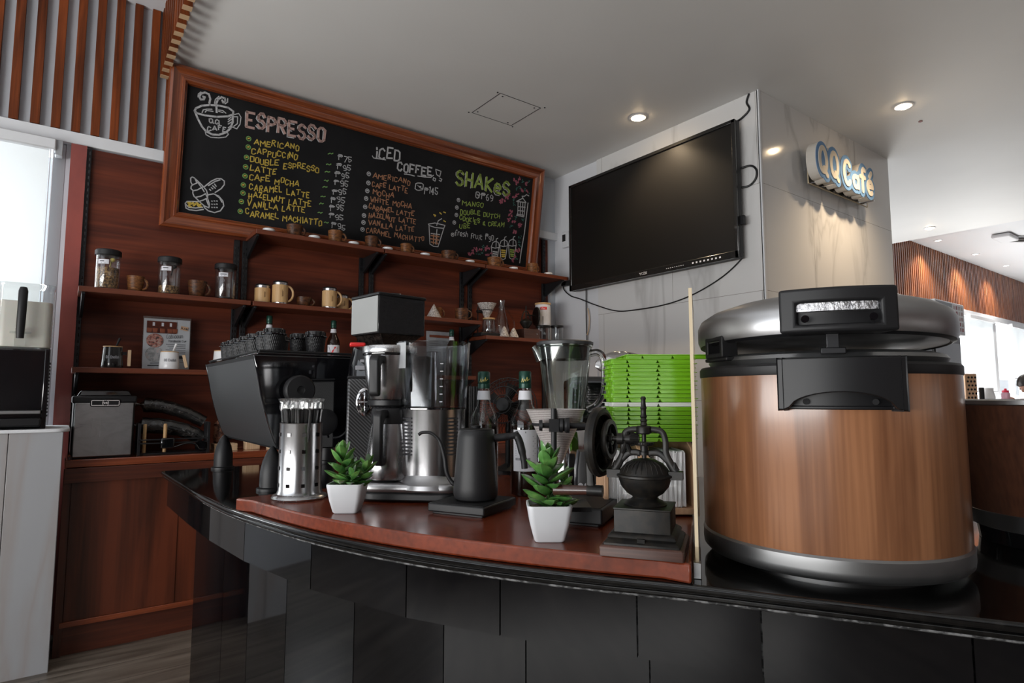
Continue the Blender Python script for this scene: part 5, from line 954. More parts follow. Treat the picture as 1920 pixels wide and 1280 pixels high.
# ---------------------------------------------------------------- espresso machine
t = thing('espresso_machine', (0, 1.87, .82), 'large black espresso machine with grey flared rear panel standing on the bar', 'espresso machine')
LY = .73
prof = [(.452, .400), (.462, .36), (.478, .28), (.500, .20), (.520, .145), (.534, .118)]     # flared back, x and height
rp = prof + [(.90, .118), (.98, .16), (1.02, .33), (1.04, .385), (1.03, .400)]
Mx = Matrix(((1, 0, 0), (0, 0, 1), (0, 1, 0)))
G().prism([(x + .004, z) for x, z in rp], .012, LY - .012, M=Mx).build('body', M['matte'], t)
G().prism(rp, .0, .012, M=Mx).build('end_panel', M['gloss'], t, bevel=.003); G().prism(rp, LY - .012, LY, M=Mx).build('end_panel', M['gloss'], t, bevel=.003)
g = G(); P = [(x, z) for x, z in prof]
g.prism([(.4555, .388)] + P[1:5] + [(.5305, .125)] + [(x + .006, z) for x, z in reversed([(.5305, .125)] + list(reversed(P[1:5])))][0:0] + [(.536, .127)] + [(x + .006, z) for x, z in reversed(P[1:5])] + [(.4615, .388)], .014, LY - .014, M=Mx)
g.build('rear_panel', mat('dark_grey_panel', (0.032, 0.033, 0.035), 0.42, 0.2), t, bevel=.001)
g = G(); g.box((.745, LY / 2, .404), (.56, LY - .02, .008)); g.build('cup_tray', M['gloss'], t, bevel=.003)
g = G()
for y in (.004, LY - .004): g.tube([(.47, y, .412), (1.0, y, .412)], .004)
g.tube([(.466, .01, .412), (.466, LY - .01, .412)], .003); g.build('cup_rail', M['plastic'], t)
for x in (.525, .93):
    for y in (.035, LY - .035):
        G().lathe([(.0335, 0), (.034, .02), (.033, .055), (.027, .085), (.016, .112), (.006, .126), (.0001, .130)], (x, y, 0), 28).build('bullet_foot', M['softblack'], t)
        G().lathe([(.042, 0), (.042, .007), (.034, .010)], (x, y, 0), 24).build('foot_pad', M['plastic'], t)
My = Matrix.Rotation(pi / 2, 3, 'X')
G().lathe([(.018, 0), (.018, .020), (.040, .024), (.0445, .032), (.0445, .052), (.040, .058), (.012, .060), (.010, .056), (.0001, .055)], (.575, 0, .296), 40, My).build('steam_knob', M['softblack'], t)
G().lathe([(.016, 0), (.016, .03), (.038, .034), (.040, .058), (.034, .062), (.0001, .063)], (.650, 0, .20), 32, My).build('steam_knob', M['softblack'], t)
G().lathe([(.012, 0), (.013, .012), (.006, .014), (.0001, .014)], (.64, 0, .245), 20, My).build('dial_button', M['steelb'], t)
g = G(); g.tube(spline([(.69, -.02, .15), (.70, -.05, .155), (.715, -.06, .17), (.72, -.05, .18)]), .003); g.build('steam_wand', M['steelb'], t)
g = G(); g.tube(spline([(.60, .14, .13), (.615, .12, .08), (.64, .10, .02), (.66, .12, .004)]), .006); g.build('drain_hose', M['plastic'], t)
# two rows of lidded paper cups on the machine
def rcup():
    t = thing('ripple_cup', (0, 0, 0), '', 'paper cup', 'black ripple cups on the espresso machine')
    g = G(); n = 96
    def fn(a, b):
        r = (.0255 + .0065 * b); z = .002 + .058 * b; ph = a * 32 + 2.2 * abs(((b * 2.6) % 1) * 2 - 1) * .45
        r += .0009 * sin(2 * pi * ph); return (r * cos(2 * pi * a), r * sin(2 * pi * a), z)
    g.grid(fn, 160, 16); g.lathe([(.0001, .004), (.026, .003)], n=24)
    g.build('ripple_sleeve', M['softblack'], t)
    G().lathe([(.034, .058), (.0365, .060), (.0365, .063), (.034, .065), (.031, .067), (.030, .076), (.028, .079), (.0001, .078)], n=40).build('cup_lid', M['gloss'], t)
    g = G()
    for k in range(14): a = 2 * pi * k / 14; g.box((.031 * cos(a), .031 * sin(a), .071), (.003, .006, .010), a)
    g.build('lid_ribs', M['plastic'], t); return t
c0 = rcup(); first = True
for i, (x, y, lab) in enumerate([(.530, .075, 'nearest black ripple cup on the left row'), (.535, .185, 'second black ripple cup of the left row'), (.53, .29, 'third black ripple cup of the left row'), (.53, .40, 'fourth black ripple cup of the left row'), (.53, .505, 'fifth black ripple cup of the left row'), (.53, .60, 'sixth black ripple cup of the left row'), (.53, .69, 'farthest black ripple cup of the left row'),
        (.662, .085, 'nearest black ripple cup on the right, beside the labelled bottle'), (.645, .195, 'black ripple cup in shadow between the two nearest cups'), (.61, .31, 'black ripple cup standing inward behind the left row')]):
    lab += ' on the machine'
    if first: c0.location = (x, 1.87 + y, .82 + .4085); c0['label'] = lab; first = False
    else: dup(c0, (x, 1.87 + y, .82 + .4085), lab, rz=i * .7)
# ---------------------------------------------------------------- coffee grinder
t = thing('coffee_grinder', (.755, 1.716, .82), 'tall black coffee grinder with bean hopper and silver vented badge behind the coffee maker', 'coffee grinder', rz=radians(-21))
G().box((0, 0, .165), (.145, .17, .33), top=(.97, .97)).build('carbon_body', None or mat('carbon_pattern', (0.02, 0.02, 0.02), 0.35), t, bevel=.006)
cm = bpy.data.materials['carbon_pattern']; wv = nd(cm, 'ShaderNodeTexWave'); wv.inputs['Scale'].default_value = 62; wv.bands_direction = 'DIAGONAL'
lk(cm, coords(cm, (1, 1, 1)), wv.inputs['Vector']); lk(cm, ramp(cm, wv.outputs[0], [(0.4, (0.008, 0.008, 0.008)), (0.75, (0.085, 0.085, 0.09))]), bs(cm).inputs['Base Color'])
G().box((0, 0, .333), (.143, .168, .006)).build('top_plate', M['steelb'], t, bevel=.002)
G().lathe([(.070, .336), (.069, .37), (.062, .40), (.058, .425)], n=36).build('grinding_head', M['gloss'], t)
g = G(); g.box((-.03, -.066, .36), (.04, .012, .012)); g.box((-.022, -.066, .380), (.03, .012, .008)); g.build('display_print', M['greyink'], t, bevel=.001)
G().box((-.045, -.045, .428), (.045, .04, .012)).build('red_cap', M['red'], t, bevel=.004)
sg = Matrix.Rotation(pi / 2, 3, 'X')
cb = (-.024, -.0835, .262)
G().lathe([(.0225, 0), (.0225, .004), (.020, .006), (.0001, .006)], cb, 40, sg, sy=1.75).build('silver_badge', M['chrome'], t)
g = G()
for R_i, n in ((.0165, 6), (.0105, 4)):
    for k in range(n):
        a0 = 2 * pi * k / n + .15; g.line([(cb[0] + R_i * cos(a0 + .7 * b * 2 * pi / n / 8), cb[2] + 1.75 * R_i * sin(a0 + .7 * b * 2 * pi / n / 8)) for b in range(9)], .0028, lambda u, v: (u, cb[1] - .0068, v))
g.build('badge_vents', M['ink'], t)
# hopper
HR = radians(29)
h = Matrix.Rotation(HR, 3, 'Z'); hc = Vector((.0477, .0236, 0))
g = G(); g.box(hc + Vector((0, 0, .518)), (.166, .150, .112), M=h); g.build('hopper', M['smoke'], t, bevel=.003)
g = G(); g.box(hc + Vector((0, 0, .514)), (.158, .142, .100), M=h); g.build('beans_in_hopper', M['darkbeans'], t)
g = G(); g.add([h @ Vector((sx * a, sy * a, z)) + hc for z, a in ((.425, .036), (.461, .073)) for sx, sy in ((-1, -1), (1, -1), (1, 1), (-1, 1))], [(0, 1, 5, 4), (1, 2, 6, 5), (2, 3, 7, 6), (3, 0, 4, 7), (3, 2, 1, 0)], False); g.build('hopper_funnel', M['darkbeans'], t)
g = G(); g.box(hc + h @ Vector((-.0845, 0, .519)), (.003, .146, .106), M=h); g.build('hopper_reflection', mat('window_reflection_grey', (0.27, 0.275, 0.27), 0.45), t, bevel=.001)  # pale panel stands in for the window reflected in the hopper's left face
G().box(hc + Vector((0, 0, .578)), (.172, .156, .010), M=h).build('hopper_lid', M['plastic'], t, bevel=.003)
G().lathe([(.020, .582), (.021, .590), (.018, .594), (.020, .600), (.0001, .601)], tuple(hc + Vector((.02, .03, 0))), 24).build('lid_knob', M['chrome'], t)

# ---------------------------------------------------------------- straw holder
t = thing('straw_holder', (.488, 1.525, ZB), 'tall perforated steel canister full of wrapped black straws', 'straw holder', rz=RV)
G().lathe([(.064, 0), (.066, .004), (.063, .009), (.054, .013), (.051, .022), (.0505, .18), (.052, .183), (.050, .183), (.0485, .18), (.0485, .01), (.0001, .01)], n=64).build('steel_canister', M['steelv'], t)
g = G(); fc = lambda u, v: ((.0526) * sin(u / .0512), -(.0526) * cos(u / .0512), v)
for k in range(-4, 5):
    for z in (.035, .075, .115, .155): g.add([fc(k * .036 - .018 + a, z + b) for a, b in ((-.0043, -.0043), (.0043, -.0043), (.0043, .0043), (-.0043, .0043))], [(0, 1, 2, 3)], False)
g.build('square_holes', M['gloss'], t)
t.rotation_euler = (0, 0, RV + .12)
src = None
base = Vector((.488, 1.525, ZB))
for i in range(38):
    a = i * 2.399; r = .040 * sqrt((i + .5) / 38); x, y = r * cos(a), r * sin(a)
    lab = 'thin black straw in a clear wrapper in the perforated steel canister'
    if not src:
        src = thing('wrapped_straw', (0, 0, 0), lab, 'straw', 'wrapped black straws in the steel canister')
        G().lathe([(.0040, 0), (.0040, .207)], n=8).build('straw', M['plastic'], src)
        G().lathe([(.0044, .0), (.0044, .200), (.0075, .212), (.0040, .222), (.0080, .233)], n=7).build('wrapper', M['film'], src); o = src
    else: o = dup(src, (0, 0, 0), lab)
    o.location = base + Vector((x * .75, y * .75, .011)); o.rotation_euler = (-y * 2.6 + random.uniform(-.05, .05), x * 2.6 + random.uniform(-.05, .05), 0)
# ---------------------------------------------------------------- succulents
M['leaf'] = noisy(mat('succulent_leaf', (0.05, 0.15, 0.03), 0.3, coat=0.15, sss=0.05), [(0.35, (0.025, 0.095, 0.022)), (0.55, (0.075, 0.21, 0.045)), (0.72, (0.19, 0.34, 0.10))], (26, 26, 26), 3)
M['leafedge'] = mat('reddish_leaf_edge', (0.09, 0.035, 0.02), 0.4)
M['leafgrey'] = noisy(mat('grey_green_leaf', (0.12, 0.18, 0.10), 0.4), [(0.4, (0.07, 0.12, 0.07)), (0.65, (0.17, 0.23, 0.13))], (30, 30, 30), 3)
M['soil'] = noisy(mat('gravel_soil', (0.15, 0.1, 0.08), 0.9), [(0.4, (0.05, 0.03, 0.025)), (0.6, (0.24, 0.17, 0.13))], (160, 160, 160), 3, bst=1, bd=.004)
def leaf(g, base, d, L, wd, curl=.35):
    """a plump pointed leaf"""
    d = Vector(d).normalized(); up = Vector((0, 0, 1)); s = d.cross(up).normalized() if abs(d.z) < .98 else Vector((1, 0, 0)); nrm = s.cross(d).normalized()
    n = 9; V = []; k = 8
    for i in range(n + 1):
        a = i / n; w_ = wd * (sin(pi * min(1, a ** 1.15)) ** .7 if 0 < a < 1 else .10) * (1 if a < .9 else .8) + .0006; c = Vector(base) + d * L * a + nrm * L * curl * a * a * .5
        for j in range(k):
            b = 2 * pi * j / k; V.append(c + s * cos(b) * w_ + nrm * (sin(b) * w_ * .28 + abs(cos(b)) * w_ * .30))
    F = [(i * k + j, i * k + (j + 1) % k, (i + 1) * k + (j + 1) % k, (i + 1) * k + j) for i in range(n) for j in range(k)]
    g.add(V, F + [tuple(range(k - 1, -1, -1)), tuple(range(n * k, (n + 1) * k))])
def pot(g, w0, w1, h):
    P = []
    for s, z in ((w0 * .9, 0), (w0, .003), (w0 + (w1 - w0) * .55, h * .45), (w1, h - .003), (w1 * .985, h), (w1 * .91, h), (w1 * .86, h - .010)):
        P.append([(x, y, z) for x, y in rrect(2 * s, 2 * s, s * .28, 5)])
    n = len(P[0]); V = [p for r in P for p in r]
    F = [(j * n + i, j * n + (i + 1) % n, (j + 1) * n + (i + 1) % n, (j + 1) * n + i) for j in range(len(P) - 1) for i in range(n)]
    g.add(V, F + [tuple(range(n - 1, -1, -1))])
def succulent(x, y, rz, label, stems, seed, k=1.0):
    rnd = random.Random(seed)
    t = thing('potted_succulent', (x, y, ZB), label, 'potted plant', 'small succulents in white pots', rz=rz)
    g = G(); pot(g, .0265 * k, .0385 * k, .062 * k); g.build('pot', M['pot'], t)
    G().prism(rrect(.066 * k, .066 * k, .016, 4), .050 * k, .0545 * k).build('soil', M['soil'], t)
    for bx, by, H, lean, n, L in stems:
        top = Vector((bx + lean[0], by + lean[1], .054 * k + H)); b0 = Vector((bx, by, .050 * k))
        G().tube([b0, b0.lerp(top, .5) + Vector((0, 0, .002)), top], [.0032, .0028, .0015], 8).build('stem', M['leaf'], t)
        for i in range(n):
            f = (i + .6) / n; a = i * 2.4 + rnd.uniform(-.25, .25); el_ = .15 + 1.15 * f ** 2.2 + rnd.uniform(-.12, .12); p = b0.lerp(top, f)
            LL = L * (1 - .45 * f ** 3) * rnd.uniform(.88, 1.1); g = G()
            leaf(g, p, (cos(a) * cos(el_), sin(a) * cos(el_), sin(el_)), LL, LL * .285, rnd.uniform(.1, .4))
            o = g.build('leaf', M['leafgrey'] if i == n - 1 and rnd.random() < .6 else M['leaf'], t)
succulent(.515, 1.285, -.62, 'small white square pot with a bushy green succulent beside the straw canister', [(-.004, 0, .072, (-.010, -.004), 19, .048), (.014, .004, .045, (.028, .012), 15, .044), (.006, -.012, .028, (.012, -.018), 9, .036), (.0, .012, .04, (.006, .018), 9, .036)], 3)
succulent(.70, .83, -.62, 'small white square pot with a tall green succulent in front of the drip stand', [(0, 0, .088, (-.004, 0), 27, .052), (.010, -.006, .018, (.016, -.010), 6, .032), (.014, .012, .050, (.022, .014), 9, .034)], 11)

# ---------------------------------------------------------------- drip coffee maker
t = thing('coffee_maker', (.72, 1.36, ZB), 'brushed steel drip coffee maker with clear water tank and thermal carafe', 'coffee maker', rz=RV - .12)
bp = rrect(.255, .17, .045, 6)
G().prism([(x * .97, y * .95) for x, y in bp], .003, .022).build('base_foot', M['plastic'], t, bevel=.004)
G().prism(bp, .022, .044).build('base_plate', M['satin'], t, bevel=.009, seg=4)
g = G(); g.lathe([(.094, .030), (.092, .040), (.082, .048), (.0765, .056), (.074, .062)], (.040, .0, 0), 56); g.build('column_foot', M['satin'], t)
g = G(); g.lathe([(.0735, .055), (.0735, .062), (.0760, .214), (.0775, .218)], (.040, 0, 0), 72, sx=1.06); g.build('steel_column', M['steelv'], t)
g = G()
for th in (-.62, .88):
    for k in range(11):
        fcm = lambda u, v: (.040 + .0767 * 1.06 * sin(u), -.0767 * cos(u), v)
        g.line([(th - .20, .195 - k * .0085), (th, .195 - k * .0085), (th + .20, .195 - k * .0085)], .0034, lambda u, v: (.040 + (.0765 + (v - .1) * .013) * 1.062 * sin(u), -(.0765 + (v - .1) * .013) * 1.004 * cos(u), v))
g.build('vent_slots', M['ink'], t)
g = G(); g.lathe([(.0780, .218), (.0785, .220), (.0865, .375), (.0880, .380), (.0862, .380), (.0845, .375), (.0765, .224), (.0001, .222)], (.040, 0, 0), 72, sx=1.06); g.build('water_tank', M['tank'], t)
g = G(); g.lathe([(.0790, .2165), (.0790, .2200), (.07, .2205)], (.040, 0, 0), 64, sx=1.06); g.build('tank_seat', M['gloss'], t)
g = G(); g.lathe([(.026, .222), (.020, .33), (.018, .36)], (.035, .02, 0), 20); g.lathe([(.012, .222), (.010, .24), (.0001, .242)], (.03, -.03, 0), 16); g.build('inner_tube', M['tank'], t)
g = G(); g.grid(lambda a, b: (.040 + .0885 * 1.06 * sin(-1.02 + .48 * a), -.0885 * cos(-1.02 + .48 * a), .315 + .062 * b), 8, 1); g.build('tank_sticker', mat('pale_sticker', (0.36, 0.37, 0.38), 0.5), t)
g = G()
for k in range(6): g.line([(.42, .235 + .018 * k), (.50, .235 + .018 * k)], .0022, lambda u, v: (.040 + (.0795 + (v - .22) * .055) * 1.06 * sin(u), -(.0795 + (v - .22) * .055) * cos(u), v))
g.build('level_marks', M['paper'], t)
# brew basket
bx = -.068
G().lathe([(.046, .238), (.050, .242), (.058, .29), (.0635, .335), (.0645, .347)], (bx, -.012, 0), 56).build('brew_basket', M['steelv'], t)
G().lathe([(.0655, .347), (.0665, .349), (.0665, .353), (.065, .3535)], (bx, -.012, 0), 56).build('basket_gasket', M['gloss'], t)
G().lathe([(.0665, .3535), (.0675, .356), (.0675, .368), (.065, .3715), (.0001, .3725)], (bx, -.012, 0), 56).build('basket_lid', M['steel'], t)
G().lathe([(.044, .222), (.050, .226), (.050, .238)], (bx, -.012, 0), 40).build('drip_stop', M['plastic'], t)
G().box((bx + .045, .045, .20), (.10, .06, .30)).build('rear_bridge', M['plastic'], t, bevel=.01)
ha = radians(-92)
def strap(g, cx, cy, r, P, w_, a):
    V = []
    for s in (-1, 1):
        for rr, z in P: V.append((cx + rr * cos(a) - s * w_ * sin(a), cy + rr * sin(a) + s * w_ * cos(a), z))
    n = len(P); F = [tuple(range(n)), tuple(range(2 * n - 1, n - 1, -1))] + [(i, n + i, n + (i + 1) % n, (i + 1) % n) for i in range(n)]
    g.add(V, F, False)
g = G(); strap(g, bx, -.012, 0, [(.060, .345), (.098, .346), (.108, .336), (.106, .255), (.100, .247), (.088, .249), (.088, .318), (.078, .328), (.058, .326)], .0125, ha); g.build('basket_handle', M['softblack'], t, bevel=.005, seg=3)
# thermal carafe
cx = -.062
G().lathe([(.052, .046), (.059, .050), (.062, .062), (.062, .085), (.0575, .12), (.050, .165), (.047, .182)], (cx, -.015, 0), 56).build('carafe_body', M['steelv'], t)
G().lathe([(.0475, .181), (.049, .185), (.047, .212), (.043, .219), (.0001, .221)], (cx, -.015, 0), 48).build('carafe_lid', M['softblack'], t)
g = G(); strap(g, cx, -.015, 0, [(.044, .215), (.084, .216), (.094, .205), (.092, .100), (.086, .088), (.074, .084), (.052, .096), (.052, .108), (.070, .104), (.076, .112), (.074, .185), (.064, .196), (.045, .196)], .0115, ha); g.build('carafe_handle', M['softblack'], t, bevel=.005, seg=3)

# ---------------------------------------------------------------- kettle on a flat scale
def scale_(name, c, w_, d_, rz, label, m='softblack', hh=.022):
    t = thing(name, c, label, 'scale', 'flat black coffee scales', rz=rz)
    G().prism(rrect(w_, d_, .004, 3), .004, hh).build('platform', M[m], t, bevel=.003, seg=3)
    G().prism(rrect(w_ * .9, d_ * .9, .004, 3), .0, .006).build('underside', M['plastic'], t)
    G().box((-.0, 0, hh + .0004), (w_ * .93, d_ * .93, .0008)).build('rubber_mat', M['matte'], t, bevel=.0003)
    return t
scale_('kettle_base', (.743, 1.138, ZB), .138, .150, radians(-63), 'flat black square base under the black gooseneck kettle')
t = thing('gooseneck_kettle', (.747, 1.134, ZB + .0232), 'matte black gooseneck kettle standing on a flat black base', 'kettle', rz=RV)
G().lathe([(.040, 0), (.046, .004), (.0485, .012), (.0485, .028), (.046, .06), (.0405, .135), (.039, .148), (.0375, .150)], n=64).build('kettle_body', M['softblack'], t)
G().lathe([(.0375, .1495), (.037, .1525), (.034, .1535), (.0001, .1545)], n=56).lathe([(.010, .1545), (.011, .160), (.0001, .1615)], n=24).build('lid', M['matte'], t)
g = G(); g.tube(spline([(-.038, 0, .030), (-.052, 0, .036), (-.064, 0, .058), (-.069, 0, .090), (-.080, 0, .125), (-.098, 0, .143), (-.118, 0, .145), (-.127, 0, .140)], 7), [.0052] * 8 + [.0046] * 20 + [.0036] * 22, 12); g.build('gooseneck_spout', M['softblack'], t)
g = G(); g.tube(spline([(.036, 0, .133), (.055, 0, .134), (.078, 0, .137), (.090, 0, .137), (.098, 0, .120), (.106, 0, .085), (.108, 0, .066)], 6), [.0085] * 10 + [.0075] * 9 + [.0085] * 9 + [.0072] * 9, 12, flat=.8); g.tube([(.080, 0, .136), (.094, 0, .146)], [.006, .004], 10); g.build('handle', M['softblack'], t)
# ---------------------------------------------------------------- second scale and drip stand
scale_('drip_scale', (.868, .940, ZB), .145, .155, radians(-59), 'flat black scale under the cone dripper stand behind the succulent', hh=.034)
t = thing('drip_stand', (.800, .925, ZB + .0352), 'black rod stand with clamp holding a woven metal cone dripper', 'dripper stand', rz=RV)
g = G(); g.cyl((-.008, -.058, .0), (-.008, -.058, .190), .0055, n=16); g.box((.02, -.03, .004), (.08, .09, .008)); g.build('rod', M['softblack'], t)
g = G(); g.cyl((-.030, -.058, .158), (.056, -.056, .157), .0052, n=14); g.lathe([(.013, 0), (.014, .006), (.011, .009), (.0145, .013), (.0145, .019), (.0001, .02)], (.002, -.058, .158), 20, Matrix.Rotation(pi / 2, 3, 'Y')); g.lathe([(.010, 0), (.011, .006), (.0001, .007)], (-.036, -.058, .158), 18, Matrix.Rotation(pi / 2, 3, 'Y')); g.box((-.008, -.058, .158), (.018, .018, .024)); g.tube([(.054, -.056, .157), (.052, -.03, .157), (.046, -.006, .157)], .0045)
g.tube([(.046 * cos(a * .3), .046 * sin(a * .3), .158) for a in range(21)], .0032, 8, closed=True); g.build('clamp', M['softblack'], t)
mk = brushed('woven_steel_mesh', (0.62, 0.58, 0.55), 0.42); wv = nd(mk, 'ShaderNodeTexWave'); wv.inputs['Scale'].default_value = 90; wv.bands_direction = 'Z'; wv.inputs['Distortion'].default_value = 6; wv.inputs['Detail Scale'].default_value = 30
lk(mk, coords(mk, (1, 1, 1)), wv.inputs['Vector']); lk(mk, ramp(mk, wv.outputs[0], [(.3, (.25, .22, .21)), (.7, (.72, .68, .66))]), bs(mk).inputs['Base Color']); bs(mk).inputs['Metallic'].default_value = .4
G().lathe([(.006, .068), (.058, .185), (.0595, .187), (.0565, .184), (.005, .070)], (.0, 0, 0), 56).build('mesh_cone', mk, t)

# ---------------------------------------------------------------- bottles behind the kettle
for (x, y, lab, kind) in ((.890, 1.315, 'clear syrup bottle with green cap behind the kettle, left of the two', 0), (.962, 1.232, 'clear syrup bottle with green cap behind the kettle handle, right of the two', 1)):
    t = bottle(x, y, ZB, lab, 'green-capped syrup bottles behind the kettle', front=True, liquid=.176)
    t.rotation_euler = (0, 0, RV)
    fg = lambda u, v: (.0166 * sin(u / .0166), -.0166 * cos(u / .0166), v)
    g = G(); g.line([(-.010, .284), (-.007, .293), (-.005, .284), (-.001, .291), (.001, .286), (.005, .296), (.006, .287), (.012, .292)], .0014, fg); g.build('gold_script', M['gold'], t)
    R = .0386; fc = lambda u, v: (R * sin(u / R), -R * cos(u / R), v)
    g = G(); g.grid(lambda a, b: fc(-.034 + .066 * a, .062 + .102 * b), 14, 1); g.build('bottle_label', M['paper'], t)
    R2 = .0392; fc2 = lambda u, v: (R2 * sin(u / R2), -R2 * cos(u / R2), v)
    g = G()
    for k in range(9): g.line([(-.026, .148 - k * .006), (.020 + .006 * (k % 2), .148 - k * .006)], .0016, fc2)
    for k in range(12): g.line([(-.006 + k * .0026, .072), (-.006 + k * .0026, .084)], .0013, fc2)
    g.line([(-.026, .158), (0, .158)], .004, fc2); g.build('label_print', M['ink'], t)
    g = G()
    for k in range(5): g.line([(.005 + k * .008 - .03, .092), (.008 + k * .008 - .03, .092)], .006, fc2)
    g.build('recycling_icons', M['greyink'], t)
# black straws in a glass, desk fan
t = thing('straw_glass', (.985, 1.53, ZB), 'glass with brown contents behind the left green-capped bottle', 'glass')
G().lathe([(.042, 0), (.045, .2), (.043, .2), (.041, .004), (.0001, .004)], n=28).build('glass_body', M['thin'], t); G().lathe([(.039, .006), (.040, .12), (.0001, .12)], n=20).build('contents', M['amber'], t)
src = None
for i in range(16):
    a = i * 2.4; r = .032 * sqrt((i + .5) / 16)
    if not src: src = tag(G().lathe([(.003, 0), (.003, .155)], n=8).build('black_straw', M['plastic']), 'loose black straw standing in the glass behind the bottles', 'straw', 'loose black straws in the glass'); o = src
    else: o = dup(src, (0, 0, 0), src['label'])
    o.location = (.985 + r * cos(a), 1.53 + r * sin(a), .972)
t = thing('desk_fan', (1.17, 1.60, ZB), 'black desk fan with round wire cage behind the two bottles', 'fan', rz=RV - .35)
G().lathe([(.07, 0), (.07, .012), (.03, .02), (.013, .03), (.012, .16)], (0, .03, 0), 28).build('stand', M['plastic'], t)
g = G()
fcage = Matrix.Rotation(radians(78), 3, 'X'); ctr = Vector((0, 0, .215))
for r_, z in ((.095, 0), (.095, -.035), (.06, .028), (.03, .034)): g.tube([ctr + fcage @ Vector((r_ * cos(a * .2618), r_ * sin(a * .2618), z)) for a in range(24)], .0016, 6, closed=True)
for k in range(44):
    a = 2 * pi * k / 44; g.tube([ctr + fcage @ Vector((r_ * cos(a), r_ * sin(a), z)) for r_, z in ((.02, .035), (.06, .028), (.088, .012), (.095, 0), (.09, -.03), (.03, -.045))], .0008, 4)
g.build('wire_cage', M['plastic'], t)
g = G()
for k in range(5):
    a = 2 * pi * k / 5; q = [ctr + fcage @ Vector((r_ * cos(a + b), r_ * sin(a + b), z)) for r_, b, z in ((.015, -.3, -.012), (.075, -.15, -.02), (.08, .35, -.004), (.018, .6, .004))]; g.add(q, [(0, 1, 2, 3)], False)
g.build('blades', M['softblack'], t, solid=.0015)
G().lathe([(.022, -.05), (.026, -.02), (.022, .034), (.0001, .037)], tuple(ctr), 24, fcage).build('hub', M['plastic'], t)

# ---------------------------------------------------------------- blender
t = thing('jug_blender', (1.080, 1.210, ZB), 'blender with ribbed glass jug and conical chrome base behind the drip stand', 'blender', rz=RV)
G().lathe([(.074, .0), (.078, .004), (.078, .016), (.075, .019)], n=56).build('base_ring', M['plastic'], t)
G().lathe([(.073, .018), (.074, .022), (.062, .155), (.058, .162)], n=56).build('chrome_base', M['chrome'], t)
G().lathe([(.059, .160), (.060, .166), (.052, .178), (.045, .18)], n=48).build('collar', M['plastic'], t)
g = G()
def jug(r0, r1, z0, z1, flip=False):
    def fn(a, b):
        th = 2 * pi * a; r = r0 + (r1 - r0) * b ** .9; k = 1 - .045 * max(0, sin(th * 4)) ** 3 * min(1, 5 * b) * min(1, 5 * (1 - b)); return (r * k * cos(th), r * k * sin(th), z0 + (z1 - z0) * b)
    return fn
g.grid(jug(.045, .0715, .180, .375), 96, 14); g.lathe([(.0715, .375), (.0735, .378), (.0735, .382), (.0685, .382), (.0685, .375)], n=64); g.lathe([(.041, .186), (.0001, .186)], n=32)
g.tube([(-.062, 0, .345), (-.074, 0, .368), (-.084, 0, .380)], [.016, .012, .008], 12); g.build('glass_jug', M['jug'], t)
g = G(); g.tube(spline([(.066, 0, .362), (.088, 0, .364), (.102, 0, .350), (.106, 0, .31), (.103, 0, .262), (.085, 0, .228), (.058, 0, .212)], 6), .0095, 12, flat=.75); g.build('jug_handle', M['glassdim'], t)
G().lathe([(.062, .345), (.066, .378), (.0755, .383), (.0760, .390), (.070, .393), (.0001, .395)], n=56).build('rubber_lid', mat('dark_grey_rubber', (0.035, 0.036, 0.038), 0.45), t)
g = G()
for k in range(7): g.line([(.35, .215 + .018 * k), (.42 + .05 * (k % 2), .215 + .018 * k)], .0018, lambda u, v: ((.047 + (v - .18) * .132) * sin(u), -(.047 + (v - .18) * .132) * cos(u), v))
g.build('measure_marks', M['greyink'], t)

# ---------------------------------------------------------------- cast iron hand mill in front
t = thing('coffee_mill', (.780, .680, ZB), 'large black cast-iron hand mill with flywheel on a square base, at the board corner', 'coffee mill', rz=radians(-56.6))
def sq(g, P, rr=.1):
    R = [[(x, y, z) for x, y in rrect(2 * s, 2 * s, max(.001, s * rr), 2)] for s, z in P]; n = len(R[0]); V = [p for r in R for p in r]
    g.add(V, [(j * n + i, j * n + (i + 1) % n, (j + 1) * n + (i + 1) % n, (j + 1) * n + i) for j in range(len(P) - 1) for i in range(n)] + [tuple(range(n - 1, -1, -1)), tuple(range((len(P) - 1) * n, len(P) * n))], False)
    return g
sq(G(), [(.064, 0), (.064, .014), (.061, .017)], .04).build('wooden_plinth', M['walnut'], t, bevel=.001)
sq(G(), [(.0585, .017), (.0585, .020), (.055, .023), (.0515, .025), (.0535, .028), (.052, .031), (.048, .034), (.0455, .035)], .05).build('moulded_step', M['iron'], t)
g = sq(G(), [(.0440, .034), (.0440, .069), (.0450, .070), (.0450, .072), (.041, .0725)], .04)
for s in (-1, 1): g.box((s * .0, -.0535, .0255), (.012, .008, .006))
g.build('iron_box', M['iron'], t)
G().lathe([(.034, .072), (.035, .075), (.031, .078), (.029, .081), (.024, .083), (.020, .088), (.0205, .090), (.030, .098), (.0385, .112), (.0425, .128), (.0430, .131), (.0455, .133), (.0455, .137), (.0425, .138)], n=48).build('grinding_bowl', M['iron'], t)
g = G(); g.lathe([(.0415, .1375), (.038, .146), (.030, .155), (.018, .161), (.006, .163), (.0001, .163)], n=48)
for k in range(9):
    a = -pi / 2 - .9 + k * .225; g.tube([(.040 * cos(a), .040 * sin(a), .141), (.034 * cos(a), .034 * sin(a), .1525), (.022 * cos(a * .96 - .06), .022 * sin(a * .96 - .06), .1595)], [.0008, .0013, .0006], 6)
g.build('bowl_cover', M['iron'], t)
g = G()
